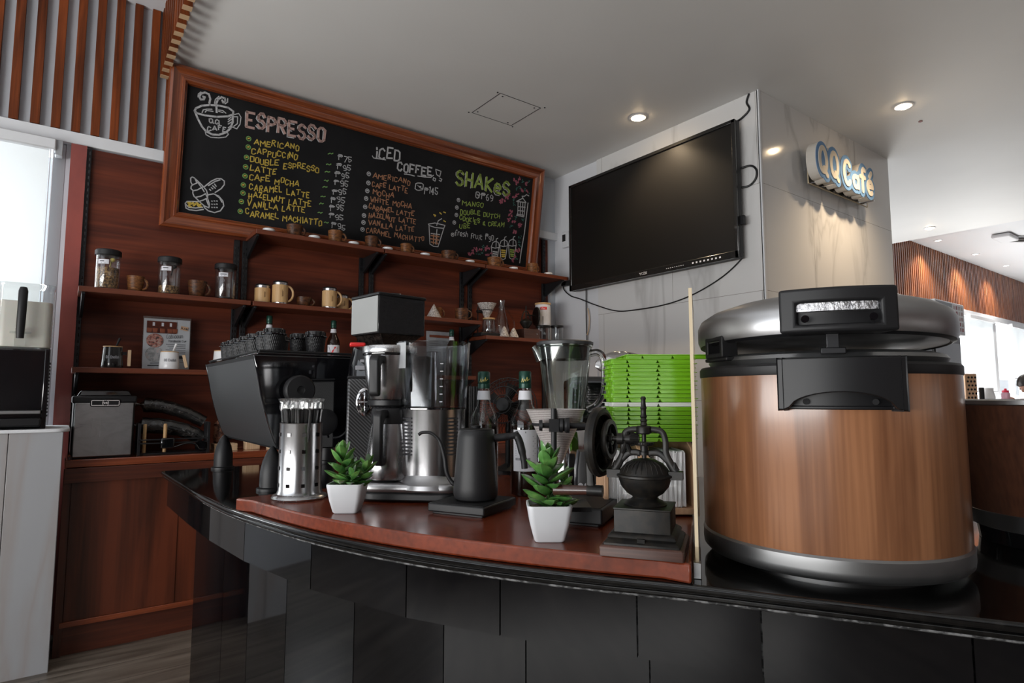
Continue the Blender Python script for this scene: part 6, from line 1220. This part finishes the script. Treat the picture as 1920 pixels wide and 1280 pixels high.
for s in (-1, 1):
    g.box((s * .050, 0, .136), (.022, .020, .015)); g.lathe([(.0045, 0), (.005, .008), (.002, .014), (.0001, .0145)], (s * .048, 0, .1435), 12)
    P = spline([(s * .050, 0, .142), (s * .041, 0, .156), (s * .035, 0, .172), (s * .0345, 0, .190), (s * .030, 0, .205), (s * .018, 0, .2095), (s * .0, 0, .2095)], 6); g.tube(P, [.0075 - .0026 * min(1, i / 14) for i in range(len(P))], 10, flat=.7)
    P = spline([(s * .040, 0, .157), (s * .026, 0, .170), (s * .014, 0, .172), (s * .006, 0, .170)], 5); g.tube(P, .0052, 8, flat=.7)
g.tube(spline([(-.036, 0, .170), (-.030, 0, .187), (-.027, 0, .205)], 5), .0045, 8)
g.tube(spline([(-.022, 0, .169), (-.027, 0, .182), (-.032, 0, .196)], 5), .004, 8)
g.lathe([(.009, .202), (.0125, .204), (.0125, .212), (.013, .214), (.010, .216)], n=24); g.build('yoke', M['iron'], t)
g = G(); g.lathe([(.0035, .155), (.0035, .168), (.0085, .168), (.0085, .173), (.0065, .174), (.0065, .183), (.0145, .184), (.0155, .1865), (.0145, .189), (.006, .190), (.0035, .19), (.0035, .216), (.006, .217), (.0045, .222), (.006, .224), (.0042, .228), (.0058, .231), (.0042, .235), (.0045, .243), (.0056, .245), (.0042, .248), (.0036, .258), (.0048, .261), (.003, .264), (.0001, .2645)], n=24)
for k in range(26): a = 2 * pi * k / 26; g.box((.0150 * cos(a), .0150 * sin(a), .1875), (.003, .0014, .003), a)
g.build('spindle', M['iron'], t)
g = G(); zc = .1935
g.cyl((-.085, 0, zc), (-.018, 0, zc), .0042, n=16)
for x0, x1, r in ((-.064, -.052, .0078), (-.044, -.034, .0095), (-.030, -.022, .0085)): g.cyl((x0, 0, zc), (x1, 0, zc), r, n=20)
g.cyl((-.022, 0, zc), (-.008, 0, zc), .011, .0075, n=20)
for k in range(14): a = 2 * pi * k / 14; g.tube([(-.021, .0112 * cos(a), zc + .0112 * sin(a)), (-.009, .0078 * cos(a), zc + .0078 * sin(a))], .0011, 5)
g.build('axle', M['iron'], t)
ax = (cos(radians(-9)), sin(radians(-9)), 0)
g = G(); q = Vector(ax).to_track_quat('Z', 'Y').to_matrix(); wc = (-.073, 0, zc - .006)
g.lathe([(.046, -.007), (.050, -.009), (.056, -.007), (.0585, 0), (.056, .007), (.050, .009), (.046, .007), (.0445, 0), (.046, -.007)], wc, 64, q)
for k in range(4):
    a = k * pi / 2 + .5; g.tube([Vector(wc) + q @ Vector((r * cos(a + b), r * sin(a + b), 0)) for r, b in ((.006, 0), (.026, .15), (.047, .06))], [.006, .0045, .0065], 8, flat=.6)
g.lathe([(.010, -.010), (.010, .010)], wc, 20, q); g.build('flywheel', M['iron'], t)
g = G(); flywheel(g, (-.057, 0, zc - .001), ax, .032, .0065, .008, 5, .010); g.build('gear_wheel', M['iron'], t)
g = G(); g.tube([(-.094, 0, zc), (-.093, .0, .16), (-.090, .0, .108)], [.007, .006, .008], 8, flat=.6); g.cyl((-.070, -.0, .106), (-.096, 0, .106), .0095, n=18); g.build('crank', M['iron'], t)
G().cyl((-.094, 0, .106), (-.155, 0, .104), .0075, .0095, n=20).build('wooden_handle', M['handlewood'], t, bevel=.001)

for o_ in t.children:                       # squat bowl on a short neck
    rigid = o_.name.split('.')[0] in ('flywheel', 'gear_wheel', 'crank', 'wooden_handle', 'axle')
    for v in o_.data.vertices:
        if rigid: v.co.z -= .016
        elif v.co.z > .0726: v.co.z = .0726 + (v.co.z - .0726) * .75 if v.co.z < .137 else v.co.z - .016

# ---------------------------------------------------------------- napkin box, napkins, trays
t = thing('napkin_box', (1.040, .900, ZB), 'pale wooden box with curved side boards and clear front holding white napkins', 'box', rz=RV)
sp = [(-.062, 0), (.066, 0), (.066, .150), (-.010, .150), (-.036, .138), (-.052, .112), (-.060, .07)]
Mq = Matrix(((0, 0, 1), (1, 0, 0), (0, 1, 0)))
for x in (-.098, -.024, -.008, .090): G().prism(sp, -.0045, .0045, M=Mq, c=(x, 0, 0)).build('side_board', M['tanwood'], t, bevel=.0015)
G().box((0, .0, .010), (.188, .124, .012)).build('bottom_board', M['tanwood'], t, bevel=.001); G().box((0, .066, .075), (.188, .006, .15)).build('back_board', M['tanwood'], t, bevel=.001)
g = G()
cv = [(-.060, .03), (-.059, .07), (-.050, .112), (-.034, .137), (-.009, .149), (.06, .149)]
for a, b in ((-.093, -.028), (-.004, .086)): g.grid(lambda u, v, a=a, b=b: (a + (b - a) * u, *[cv[min(5, int(v * 5))][k] + (cv[min(5, int(v * 5) + 1)][k] - cv[min(5, int(v * 5))][k]) * (v * 5 - int(v * 5)) for k in (0, 1)]), 1, 5)
g.build('clear_cover', M['thin'], t)
def napkins(x, y, n, lab):
    tt = thing('napkin_stack', (x, y, ZB + .0165), lab, 'napkins', 'white napkin stacks in the wooden box', rz=RV)
    g = G()
    for k in range(2 * n): g.box((-.03 + k * .06 / (2 * n), .002 * sin(k * 1.3), .058 + .001 * sin(k * 2)), (.0026, .100, .114 + .003 * sin(k * 3)), M=Matrix.Rotation(.05 * sin(k * .35), 3, 'Y'))
    g.build('folded_napkins', M['tissue'], tt, bevel=.0008)
c, s_ = cos(RV), sin(RV)
napkins(1.040 + .041 * c, .900 + .041 * s_, 14, 'stack of white napkins in the right compartment of the wooden box')
napkins(1.040 - .061 * c, .900 - .061 * s_, 11, 'stack of white napkins in the left compartment behind the mill')
def make_tray(m, label):
    t = thing('stacking_tray', (0, 0, 0), label, 'tray', 'green stacking trays on the napkin box')
    g = G(); g.prism(rrect(.184, .130, .006, 2), .0074, .0088); g.build('rim', M[m], t)
    g = G()
    for x0, x1 in ((-.084, -.056), (-.050, .008), (.016, .086)): g.box(((x0 + x1) / 2, -.047, .0037), (x1 - x0, .008, .0072), top=(1.14, 1.0))
    for y in (-.03, .03): g.box((-.084, y, .0037), (.008, .035, .0072))
    g.build('side_tabs', M[m], t, bevel=.0006)
    g = G(); g.lathe([(.018, .0002), (.026, .007)], (-.032, -.025, 0), 20); g.lathe([(.018, .0002), (.026, .007)], (.03, -.025, 0), 20); g.build('wells', M[m], t); return t
tray0 = trayw = None
zt = ZB + .1515
for i in range(20):
    x, y = 1.052, .905
    if i == 19: x, y = x + .030 * c, y + .030 * s_
    dx = random.uniform(-.0015, .0015); L = (x + dx + (.004 if i % 2 else 0), y, zt + i * .0093)
    lab = ['lowest', 'second lowest', 'third lowest', 'fourth lowest', 'fifth lowest', 'sixth lowest', 'seventh lowest', 'eighth lowest', '', 'first above the white one', 'second above the white one', 'third above the white one', 'fourth above the white one', 'fifth above the white one', 'sixth above the white one', 'fifth from the top', 'fourth from the top', 'third from the top', 'second from the top', 'topmost, shifted to the right'][i]
    lab = 'lime green stacking tray, ' + lab + ' of its pile' if i != 8 else 'single white tray in the middle of the pile of lime green trays'
    if i == 8: o = make_tray('traywhite', lab)
    elif tray0 is None: o = tray0 = make_tray('tray', lab)
    else: o = dup(tray0, L, lab)
    o.location = L; o.rotation_euler = (0, 0, RV + random.uniform(-.012, .012))
# things behind
t = thing('black_roaster', (1.50, 1.42, .8202), 'glossy black appliance with speckled reflections behind the green trays', 'appliance', rz=RV)
G().box((.03, 0, .17), (.40, .26, .34)).build('housing', M['gloss'], t, bevel=.02, seg=3)
G().lathe([(.115, 0), (.118, .01), (.115, .02)], (.01, -.13, .20), 40, Matrix.Rotation(pi / 2, 3, 'X')).build('round_door', M['gloss'], t)
g = G(); g.tube(spline([(-.02, -.16, .235), (-.06, -.19, .245), (-.09, -.20, .235), (-.06, -.21, .20), (.0, -.21, .155), (.03, -.20, .135)]), .0045); g.build('steel_wand', M['chrome'], t)
G().box((.035, -.155, .262), (.07, .02, .014)).build('wooden_grip', M['handlewood'], t, bevel=.004)
t = tag(G().grid(lambda a, b: (lambda th, ph: ((.070 + .012 * sin(3 * th + 2 * ph) + .006 * sin(9 * th)) * cos(th) * cos(ph), (.05 + .008 * sin(4 * th)) * sin(th) * cos(ph), .042 + .042 * sin(ph) + .006 * sin(5 * th) * cos(ph)))(2 * pi * a, -pi / 2 + pi * b), 48, 20).build('plastic_bag', thin('milky_plastic_bag', (.62, .60, .60), .4, .22), weld=True), 'crumpled clear plastic bag lying on the black appliance left of the trays', 'bag'); t.location = (1.494, 1.40, 1.163); t.rotation_euler = (0, 0, RV)
t = thing('white_carton', (1.252, 1.186, ZB), 'white carton with a raised cap behind the mill wheel', 'carton', rz=RV - .2)
G().box((0, 0, .088), (.13, .09, .176)).build('carton', mat('bluish_white_card', (0.55, 0.58, 0.62), 0.5), t, bevel=.003); G().box((.02, 0, .183), (.05, .04, .014)).build('cap', M['ceramic'], t, bevel=.003)
t = thing('patterned_pouch', (1.018, 1.052, ZB), 'dark pouch printed with grey dots and small lettering behind the mill', 'pouch', rz=RV)
sq(G(), [(.036, 0), (.038, .01), (.036, .08), (.03, .12)], .2).build('pouch', M['softblack'], t)
o = t.children[0] if t.children else None
fp = lambda u, v: (u, -.0392, v)
g = G()
for r in range(3):
    for k in range(5): g.add([(-.029 + k * .0145 + (r % 2) * .006 + .0062 * cos(a * .5236), -.0388, .014 + r * .015 + .0062 * sin(a * .5236)) for a in range(12)], [tuple(range(12))], False)
g.build('grey_dots', M['greyink'], t)
g = G(); text(g, 'FROM NATURA', -.034, .036, .036, .036, .007, .0016, fp); text(g, 'NET WE', -.006, .026, .034, .026, .007, .0016, fp); g.build('printed_text', M['paper'], t)
g = G(); g.line([(.012, .062), (.030, .078), (.040, .062), (.030, .050), (.012, .062)], .0022, fp); g.build('red_mark', M['red'], t)

# ---------------------------------------------------------------- left: marble stand with juice dispenser
t = thing('dispenser_stand', (-.30, 3.14, 0), 'pale marble-look service stand at the left edge', 'stand')
G().box((-.0, .19, .478), (.655, .38, .950)).build('carcass', M['alu'], t)
G().box((.24, -.004, .475), (.172, .008, .95)).build('marble_panel', M['stand'], t, bevel=.001); G().box((-.095, -.004, .475), (.492, .008, .95)).build('marble_panel', M['stand'], t, bevel=.001)
g = G(); g.prism([(x + .004, y + .19) for x, y in rrect(.69, .41, .05, 6)], .950, .964); g.build('top_edge', M['white'], t, bevel=.003)
t = thing('juice_dispenser', (-.235, 3.30, .964), 'black juice dispenser with milky and yellow juice tanks on the left stand', 'drink dispenser')
G().box((0, .04, .165), (.40, .26, .33)).build('housing', M['gloss'], t, bevel=.008)
for x, wd in ((.192, .018), (-.192, .018)): G().box((x, -.095, .165), (wd, .05, .33)).build('side_pillar', M['gloss'], t, bevel=.003)
G().box((0, -.120, .028), (.37, .10, .034)).build('drip_tray', M['plastic'], t, bevel=.006); G().box((0, -.118, .068), (.365, .09, .014)).build('tray_grille', M['aluring'], t, bevel=.003)
g = G()
for k in range(16): g.box((.2015, .03, .05 + k * .015), (.003, .10, .006))
g.build('side_vents', M['matte'], t)
def juice(cx, m, lab):
    w_, d_ = .186, .20; P = rrect(w_, d_, .028, 5); n = len(P)
    g = G(); R = [[(cx + x * k, y * k + .02, z) for x, y in P] for k, z in ((.95, .334), (1, .345), (1, .585), (1.03, .592), (1.03, .604), (.96, .606))]
    V = [p for r in R for p in r]; g.add(V, [(j * n + i, j * n + (i + 1) % n, (j + 1) * n + (i + 1) % n, (j + 1) * n + i) for j in range(len(R) - 1) for i in range(n)] + [tuple(range(5 * n, 6 * n))]); o = g.build('juice_tank', M['thin'], t)
    g = G(); g.prism([(cx + x * .965, y * .965 + .02) for x, y in P], .337, .53); o = g.build('juice', M[m], t, bevel=.003)
    g = G(); g.box((cx - .01, -.092, .375), (.035, .035, .07)); g.cyl((cx - .045, -.095, .395), (cx + .025, -.095, .395), .005); g.build('spout', M['thin'], t)
    g = G(); g.tube([(cx - .01, -.118, .37), (cx - .01, -.124, .42), (cx - .009, -.126, .50), (cx - .009, -.122, .565), (cx - .009, -.118, .580)], [.013, .015, .0155, .016, .012], 14, flat=.7); g.build('tap_handle', M['softblack'], t)
juice(.108, 'juice', ''); juice(-.108, 'yellowjuice', '')

# ---------------------------------------------------------------- dining area glimpsed at the right
t = thing('drinks_fridge', (8.83, 2.98, 0), 'tall dark drinks fridge with a lit picture header at the start of the dining slats', 'fridge')
G().box((0, 0, .93), (.95, .40, 1.84)).build('cabinet', mat('fridge_grey', (0.05, 0.052, 0.055), 0.3, 0.3), t, bevel=.01)
G().box((0, -.205, .95), (.82, .012, 1.62)).build('glass_door', M['gloss'], t, bevel=.003)
G().box((0, -.03, 2.06), (.96, .46, .40)).build('header_box', M['white'], t, bevel=.01)
G().box((-.20, -.262, 2.06), (.50, .004, .36)).build('header_panel', mat('header_grey', (0.12, 0.13, 0.14), 0.3), t)
fh = lambda u, v: (u, -.2645, v)
g = G()
for k in range(3): text(g, ['SANDES', '-----', '----'][k], -.40, 2.15 - k * .09, -.05 - k * .06, 2.15 - k * .09, .045, .010, fh) if k == 0 else g.line([(-.40, 2.15 - k * .07), (-.12, 2.15 - k * .07)], .014, fh)
g.build('header_lettering', M['paper'], t)
g = G()
for r in range(5):
    for k in range(4): g.box((.12 + k * .09, -.261, 1.93 + r * .068), (.05, .004, .045))
g.build('product_pictures', noisy(mat('product_print', (.4, .2, .2), .5), [(.4, (.25, .05, .06)), (.6, (.45, .42, .4))], (9, 9, 9), 2), t)
t = thing('high_table', (7.95, 2.165, 0), 'white high table in the dining area in front of the windows', 'table', rz=radians(60))
G().box((0, 0, 1.015), (1.0, 1.1, .03)).build('table_top', M['white'], t, bevel=.004)
for x in (-.45, .45):
    for y in (-.5, .5): G().cyl((x, y, 0), (x, y, 1.0), .02).build('leg', M['aluring'], t)
def dep(px, d, z):
    l = (px - 960) / 1140 * d; return (.598 * d + .801 * l, .801 * d - .598 * l, z)
t = thing('cutlery_caddy', (7.72, 2.28, 1.03), 'beige perforated cutlery caddy at the left end of the dining table', 'caddy', rz=-.5)
G().box((0, 0, .15), (.14, .12, .30)).build('caddy_body', M['tanwood'], t, bevel=.006)
g = G()
for r in range(6):
    for k in range(3): g.lathe([(.012, 0), (.012, .002)], (-.04 + k * .04 + (r % 2) * .012, -.060, .05 + r * .042), 10, Matrix.Rotation(pi / 2, 3, 'X'))
g.build('round_holes', M['matte'], t)
t = tag(G().lathe([(.024, 0), (.024, .15), (.020, .155), (.0001, .156)], n=16).build('pepper_mill', M['plastic']), 'short black cylinder bottle beside the cutlery caddy', 'bottle'); t.location = (7.86, 2.19, 1.03)
t = tag(G().lathe([(.05, 0), (.06, .05), (.045, .13), (.05, .15), (.0001, .152)], n=12).build('paper_bag', M['tissue']), 'white paper bag on the dining table between the black cylinder and pink bottles', 'bag'); t.location = (7.97, 2.16, 1.03)
M['pink'] = mat('pink_plastic', (0.75, 0.10, 0.28), 0.35); M['palepink'] = mat('pale_pink_plastic', (0.75, 0.45, 0.55), 0.25, trans=.3)
t = thing('sauce_bottle', (8.06, 2.20, 1.03), 'magenta squeeze bottle standing behind the white paper bag', 'bottle'); G().lathe([(.025, 0), (.026, .09), (.012, .12), (.004, .15), (.0001, .151)], n=16).build('bottle_body', M['pink'], t)
t = thing('water_bottle', (8.19, 2.07, 1.03), 'pale pink water bottle with a red lid on the table before the person', 'bottle')
G().lathe([(.036, 0), (.038, .01), (.038, .09), (.028, .105), (.0001, .106)], n=20).build('bottle_body', M['palepink'], t); G().lathe([(.030, .104), (.030, .125), (.012, .128), (.012, .145), (.0001, .146)], n=20).build('red_lid', mat('bright_red_lid', (.75, .03, .08), .4), t)
# the person, leaning over the table, looking down to the left
def skin(name, pts, edges, rad, m, parent, sub=2):
    me = bpy.data.meshes.new(name); me.from_pydata(pts, edges, []); o = bpy.data.objects.new(name, me); COL.objects.link(o); o.parent = parent; me.materials.append(m)
    o.modifiers.new('k', 'SKIN'); s = o.modifiers.new('s', 'SUBSURF'); s.levels = sub; s.render_levels = sub
    for v, r in zip(me.skin_vertices[0].data, rad): v.radius = (r, r) if not isinstance(r, tuple) else r
    me.skin_vertices[0].data[0].use_root = True
    for p in me.polygons: p.use_smooth = True
    o.modifiers['k'].use_smooth_shade = True
    return o
t = thing('person', (8.62, 1.78, 0), 'person with dark tied-back hair in a white top, leaning over the table and looking down', 'person', rz=radians(150))
SK = mat('skin', (0.56, 0.33, 0.24), 0.5, sss=.1); WS = mat('white_cotton', (0.72, 0.72, 0.74), 0.8)
# local +X is the way the person faces
pts = [(-.16, 0, .72), (-.10, 0, .86), (.00, 0, 1.0), (.09, 0, 1.09), (.16, 0, 1.135), (.22, 0, 1.175),
       (.06, .15, 1.07), (.17, .22, .97), (.33, .16, 1.062), (.40, .12, 1.060), (.06, -.15, 1.07), (.17, -.22, .97), (.33, -.16, 1.062), (.40, -.12, 1.060),
       (-.12, .09, .70), (.28, .11, .70), (.30, .11, .40), (.30, .11, .32), (.38, .11, .30), (-.12, -.09, .70), (.28, -.11, .70), (.30, -.11, .40), (.30, -.11, .32), (.38, -.11, .30)]
ed = [(0, 1), (1, 2), (2, 3), (3, 4), (4, 5), (3, 6), (6, 7), (7, 8), (8, 9), (3, 10), (10, 11), (11, 12), (12, 13), (0, 14), (14, 15), (15, 16), (16, 17), (17, 18), (0, 19), (19, 20), (20, 21), (21, 22), (22, 23)]
rd = [.14, .125, .13, .10, .05, .048, .058, .043, .034, .022, .058, .043, .034, .022, .085, .062, .045, .038, .03, .085, .062, .045, .038, .03]
skin('body', pts, ed, rd, SK, t)
skin('white_top', pts[:4] + [pts[6], (.12, .19, 1.01), pts[10], (.12, -.19, 1.01), (.125, 0, 1.105)], [(0, 1), (1, 2), (2, 3), (3, 4), (4, 5), (3, 6), (6, 7), (3, 8)], [.155, .142, .145, .115, .074, .064, .074, .064, .07], WS, t)
skin('dark_trousers', [pts[0], pts[14], pts[15], pts[16], pts[17], pts[19], pts[20], pts[21], pts[22]], [(0, 1), (1, 2), (2, 3), (3, 4), (0, 5), (5, 6), (6, 7), (7, 8)], [.150, .095, .073, .055, .048, .095, .073, .055, .048], M['matte'], t)
H = Matrix.Rotation(radians(38), 3, 'Y'); hc = Vector((.275, 0, 1.215))
def hd(a, b):
    th, ph = 2 * pi * a, -pi / 2 + pi * b; x, y, z = cos(th) * cos(ph), sin(th) * cos(ph), sin(ph)
    r = Vector((x * .092, y * .073, z * .112))
    if z < 0: r.x *= 1 - .12 * -z; r.y *= 1 + .30 * z
    f = max(0, x)
    r.x += .020 * math.exp(-((y / .18) ** 2 + ((z + .12) / .17) ** 2)) * (f > 0) + .006 * math.exp(-((y / .3) ** 2 + ((z + .55) / .12) ** 2)) * (f > 0) - .006 * math.exp(-(((abs(y) - .36) / .16) ** 2 + ((z - .08) / .12) ** 2)) * (f > 0)
    return tuple(H @ r + hc)
g = G(); g.grid(hd, 56, 40)
for s in (-1, 1): g.lathe([(.0001, -.006), (.014, -.004), (.018, .002), (.010, .006), (.0001, .004)], hc + H @ Vector((-.004, s * .072, -.008)), 14, H @ Matrix.Rotation(-s * pi / 2, 3, 'X'), sy=1.5)
g.build('head', SK, t, weld=True)
g = G()
for s in (-1, 1): g.lathe([(.008, -.002), (.006, .004), (.0001, .006)], hc + H @ Vector((.083, s * .028, .008)), 12, H @ Matrix.Rotation(pi / 2, 3, 'Y'), sy=1)
g.build('eyes', M['ink'], t)
g = G(); g.tube([hc + H @ Vector((.084, -.02, -.058)), hc + H @ Vector((.090, 0, -.056)), hc + H @ Vector((.084, .02, -.058))], .004, 6); g.build('mouth', mat('lips', (.4, .12, .11), .5), t)
HR_ = noisy(mat('dark_hair', (.015, .010, .009), .4), [(.4, (.008, .006, .005)), (.7, (.04, .028, .022))], (80, 80, 30), 3, bst=.6, bd=.003)
def hair(a, b):
    th, ph = 2 * pi * a, -.1 * pi + .6 * pi * b; x, y, z = cos(th) * cos(ph), sin(th) * cos(ph), sin(ph)
    lim = -.05 if x < .2 else .42; z = max(z, lim + .0 * x); k = 1.0
    r = Vector((x * .101, y * .082, z * .124)); 
    if x > .2 and b < .3: r *= .93
    return tuple(H @ r + hc)
g = G(); g.grid(hair, 48, 18); g.lathe([(.0001, -.03), (.028, -.012), (.03, .01), (.0001, .03)], hc + H @ Vector((-.108, 0, .03)), 16); g.tube([hc + H @ Vector((-.105, 0, .03)), hc + H @ Vector((-.15, 0, -.01)), hc + H @ Vector((-.155, 0, -.08)), hc + H @ Vector((-.14, .01, -.14))], [.018, .024, .02, .006], 10); g.build('tied_hair', HR_, t, weld=True)
g = G(); g.tube([hc + H @ Vector((-.118, .022 * cos(a * .7), .03 + .022 * sin(a * .7))) for a in range(9)], .006, 6, closed=True); g.build('hair_tie', M['gold'], t)
for s in (-1, 1):
    w_ = Vector((.40, s * .12, 1.060)); P = [w_, w_ + Vector((.045, -s * .02, .0))]; E = [(0, 1)]; R = [.022, (.034, .014)]
    for k in range(4):
        b = P[1] + Vector((.022, -s * (-.022 + k * .015), .0)); n = len(P); L = (.030, .034, .032, .025)[k]
        P += [b, b + Vector((L, -s * .002, -.002)), b + Vector((L * 1.7, -s * .003, -.010))]; E += [(1, n), (n, n + 1), (n + 1, n + 2)]; R += [.0085, .008, .0065]
    n = len(P); P += [P[0] + Vector((.028, -s * .034, .002)), P[0] + Vector((.052, -s * .052, .0))]; E += [(0, n), (n, n + 1)]; R += [.010, .008]
    skin('hand', P, E, R, SK, t)
t = thing('bar_stool', (8.62 + .16 * cos(radians(150)) * -1, 1.78 - .16 * sin(radians(150)), 0), 'dark stool under the person at the dining table', 'stool')
G().lathe([(.17, .575), (.18, .59), (.17, .605)], n=28).build('seat', M['plastic'], t); G().cyl((0, 0, .02), (0, 0, .58), .025).build('post', M['aluring'], t); G().lathe([(.2, 0), (.2, .015), (.03, .03)], n=28).build('base', M['aluring'], t)

# small pieces belong to the part they sit on
SUB = dict(label_print=('bottle_label', 'paper_label'), printed_emblem=('glass_body',), paper_label=('glass_body',), printed_logo=('mug_body',), handle_bolt=('handle',), printed_mark=('bamboo_sleeve',), screw=('bracket',), badge_print=('red_badge',), red_badge=('canister_body',),
    badge_vents=('silver_badge',), lid_knob=('hopper_lid',), hopper_reflection=('hopper',), beans_in_hopper=('hopper',), square_holes=('steel_canister',), level_marks=('water_tank',), tank_sticker=('water_tank',), inner_tube=('water_tank',), vent_slots=('steel_column',),
    basket_handle=('brew_basket',), basket_lid=('brew_basket',), basket_gasket=('brew_basket',), carafe_handle=('carafe_body',), carafe_lid=('carafe_body',), lid_ribs=('cup_lid',), gold_script=('cap',), label_stripe=('bottle_label',), recycling_icons=('bottle_label',),
    measure_marks=('glass_jug',), jug_handle=('glass_jug',), handle_screw=('body_handle',), handle_recess=('lid_handle',), foil_strip=('lid_handle',), recess_screw=('handle_recess', 'lid_handle'), lid_handle=('lid_dome',), lid_lining=('lid_dome',), slots=('channel',),
    maker_lettering=('bezel',), front_buttons=('bezel',), printed_text=('printed_sheet', 'pouch', 'canister_body'), photo_strip=('printed_sheet',), round_photo=('printed_sheet',), price_tag=('printed_sheet',), badge=('top_collar',), hair_tie=('tied_hair',), red_mark=('pouch',), grey_dots=('pouch',), drawer_knob=('drawer_box',),
    header_lettering=('header_panel',), cream_letters=('letter_body',), blue_outline=('letter_body',), soil=('pot',), plate_edge=('acrylic_plate',), foot_pad=('bullet_foot',), rubber_mat=('platform',))
def stem_(n): return n.split('.')[0]
for r in [o for o in bpy.data.objects if o.parent is None and o.type == 'EMPTY']:
    kids_ = {}
    for c in r.children: kids_.setdefault(stem_(c.name), c)
    depth = {}
    for c in list(r.children):
        for p in SUB.get(stem_(c.name), ()):
            q = kids_.get(p)
            if q and q is not c and q.parent == r and not len(c.children):
                c.parent = q; break
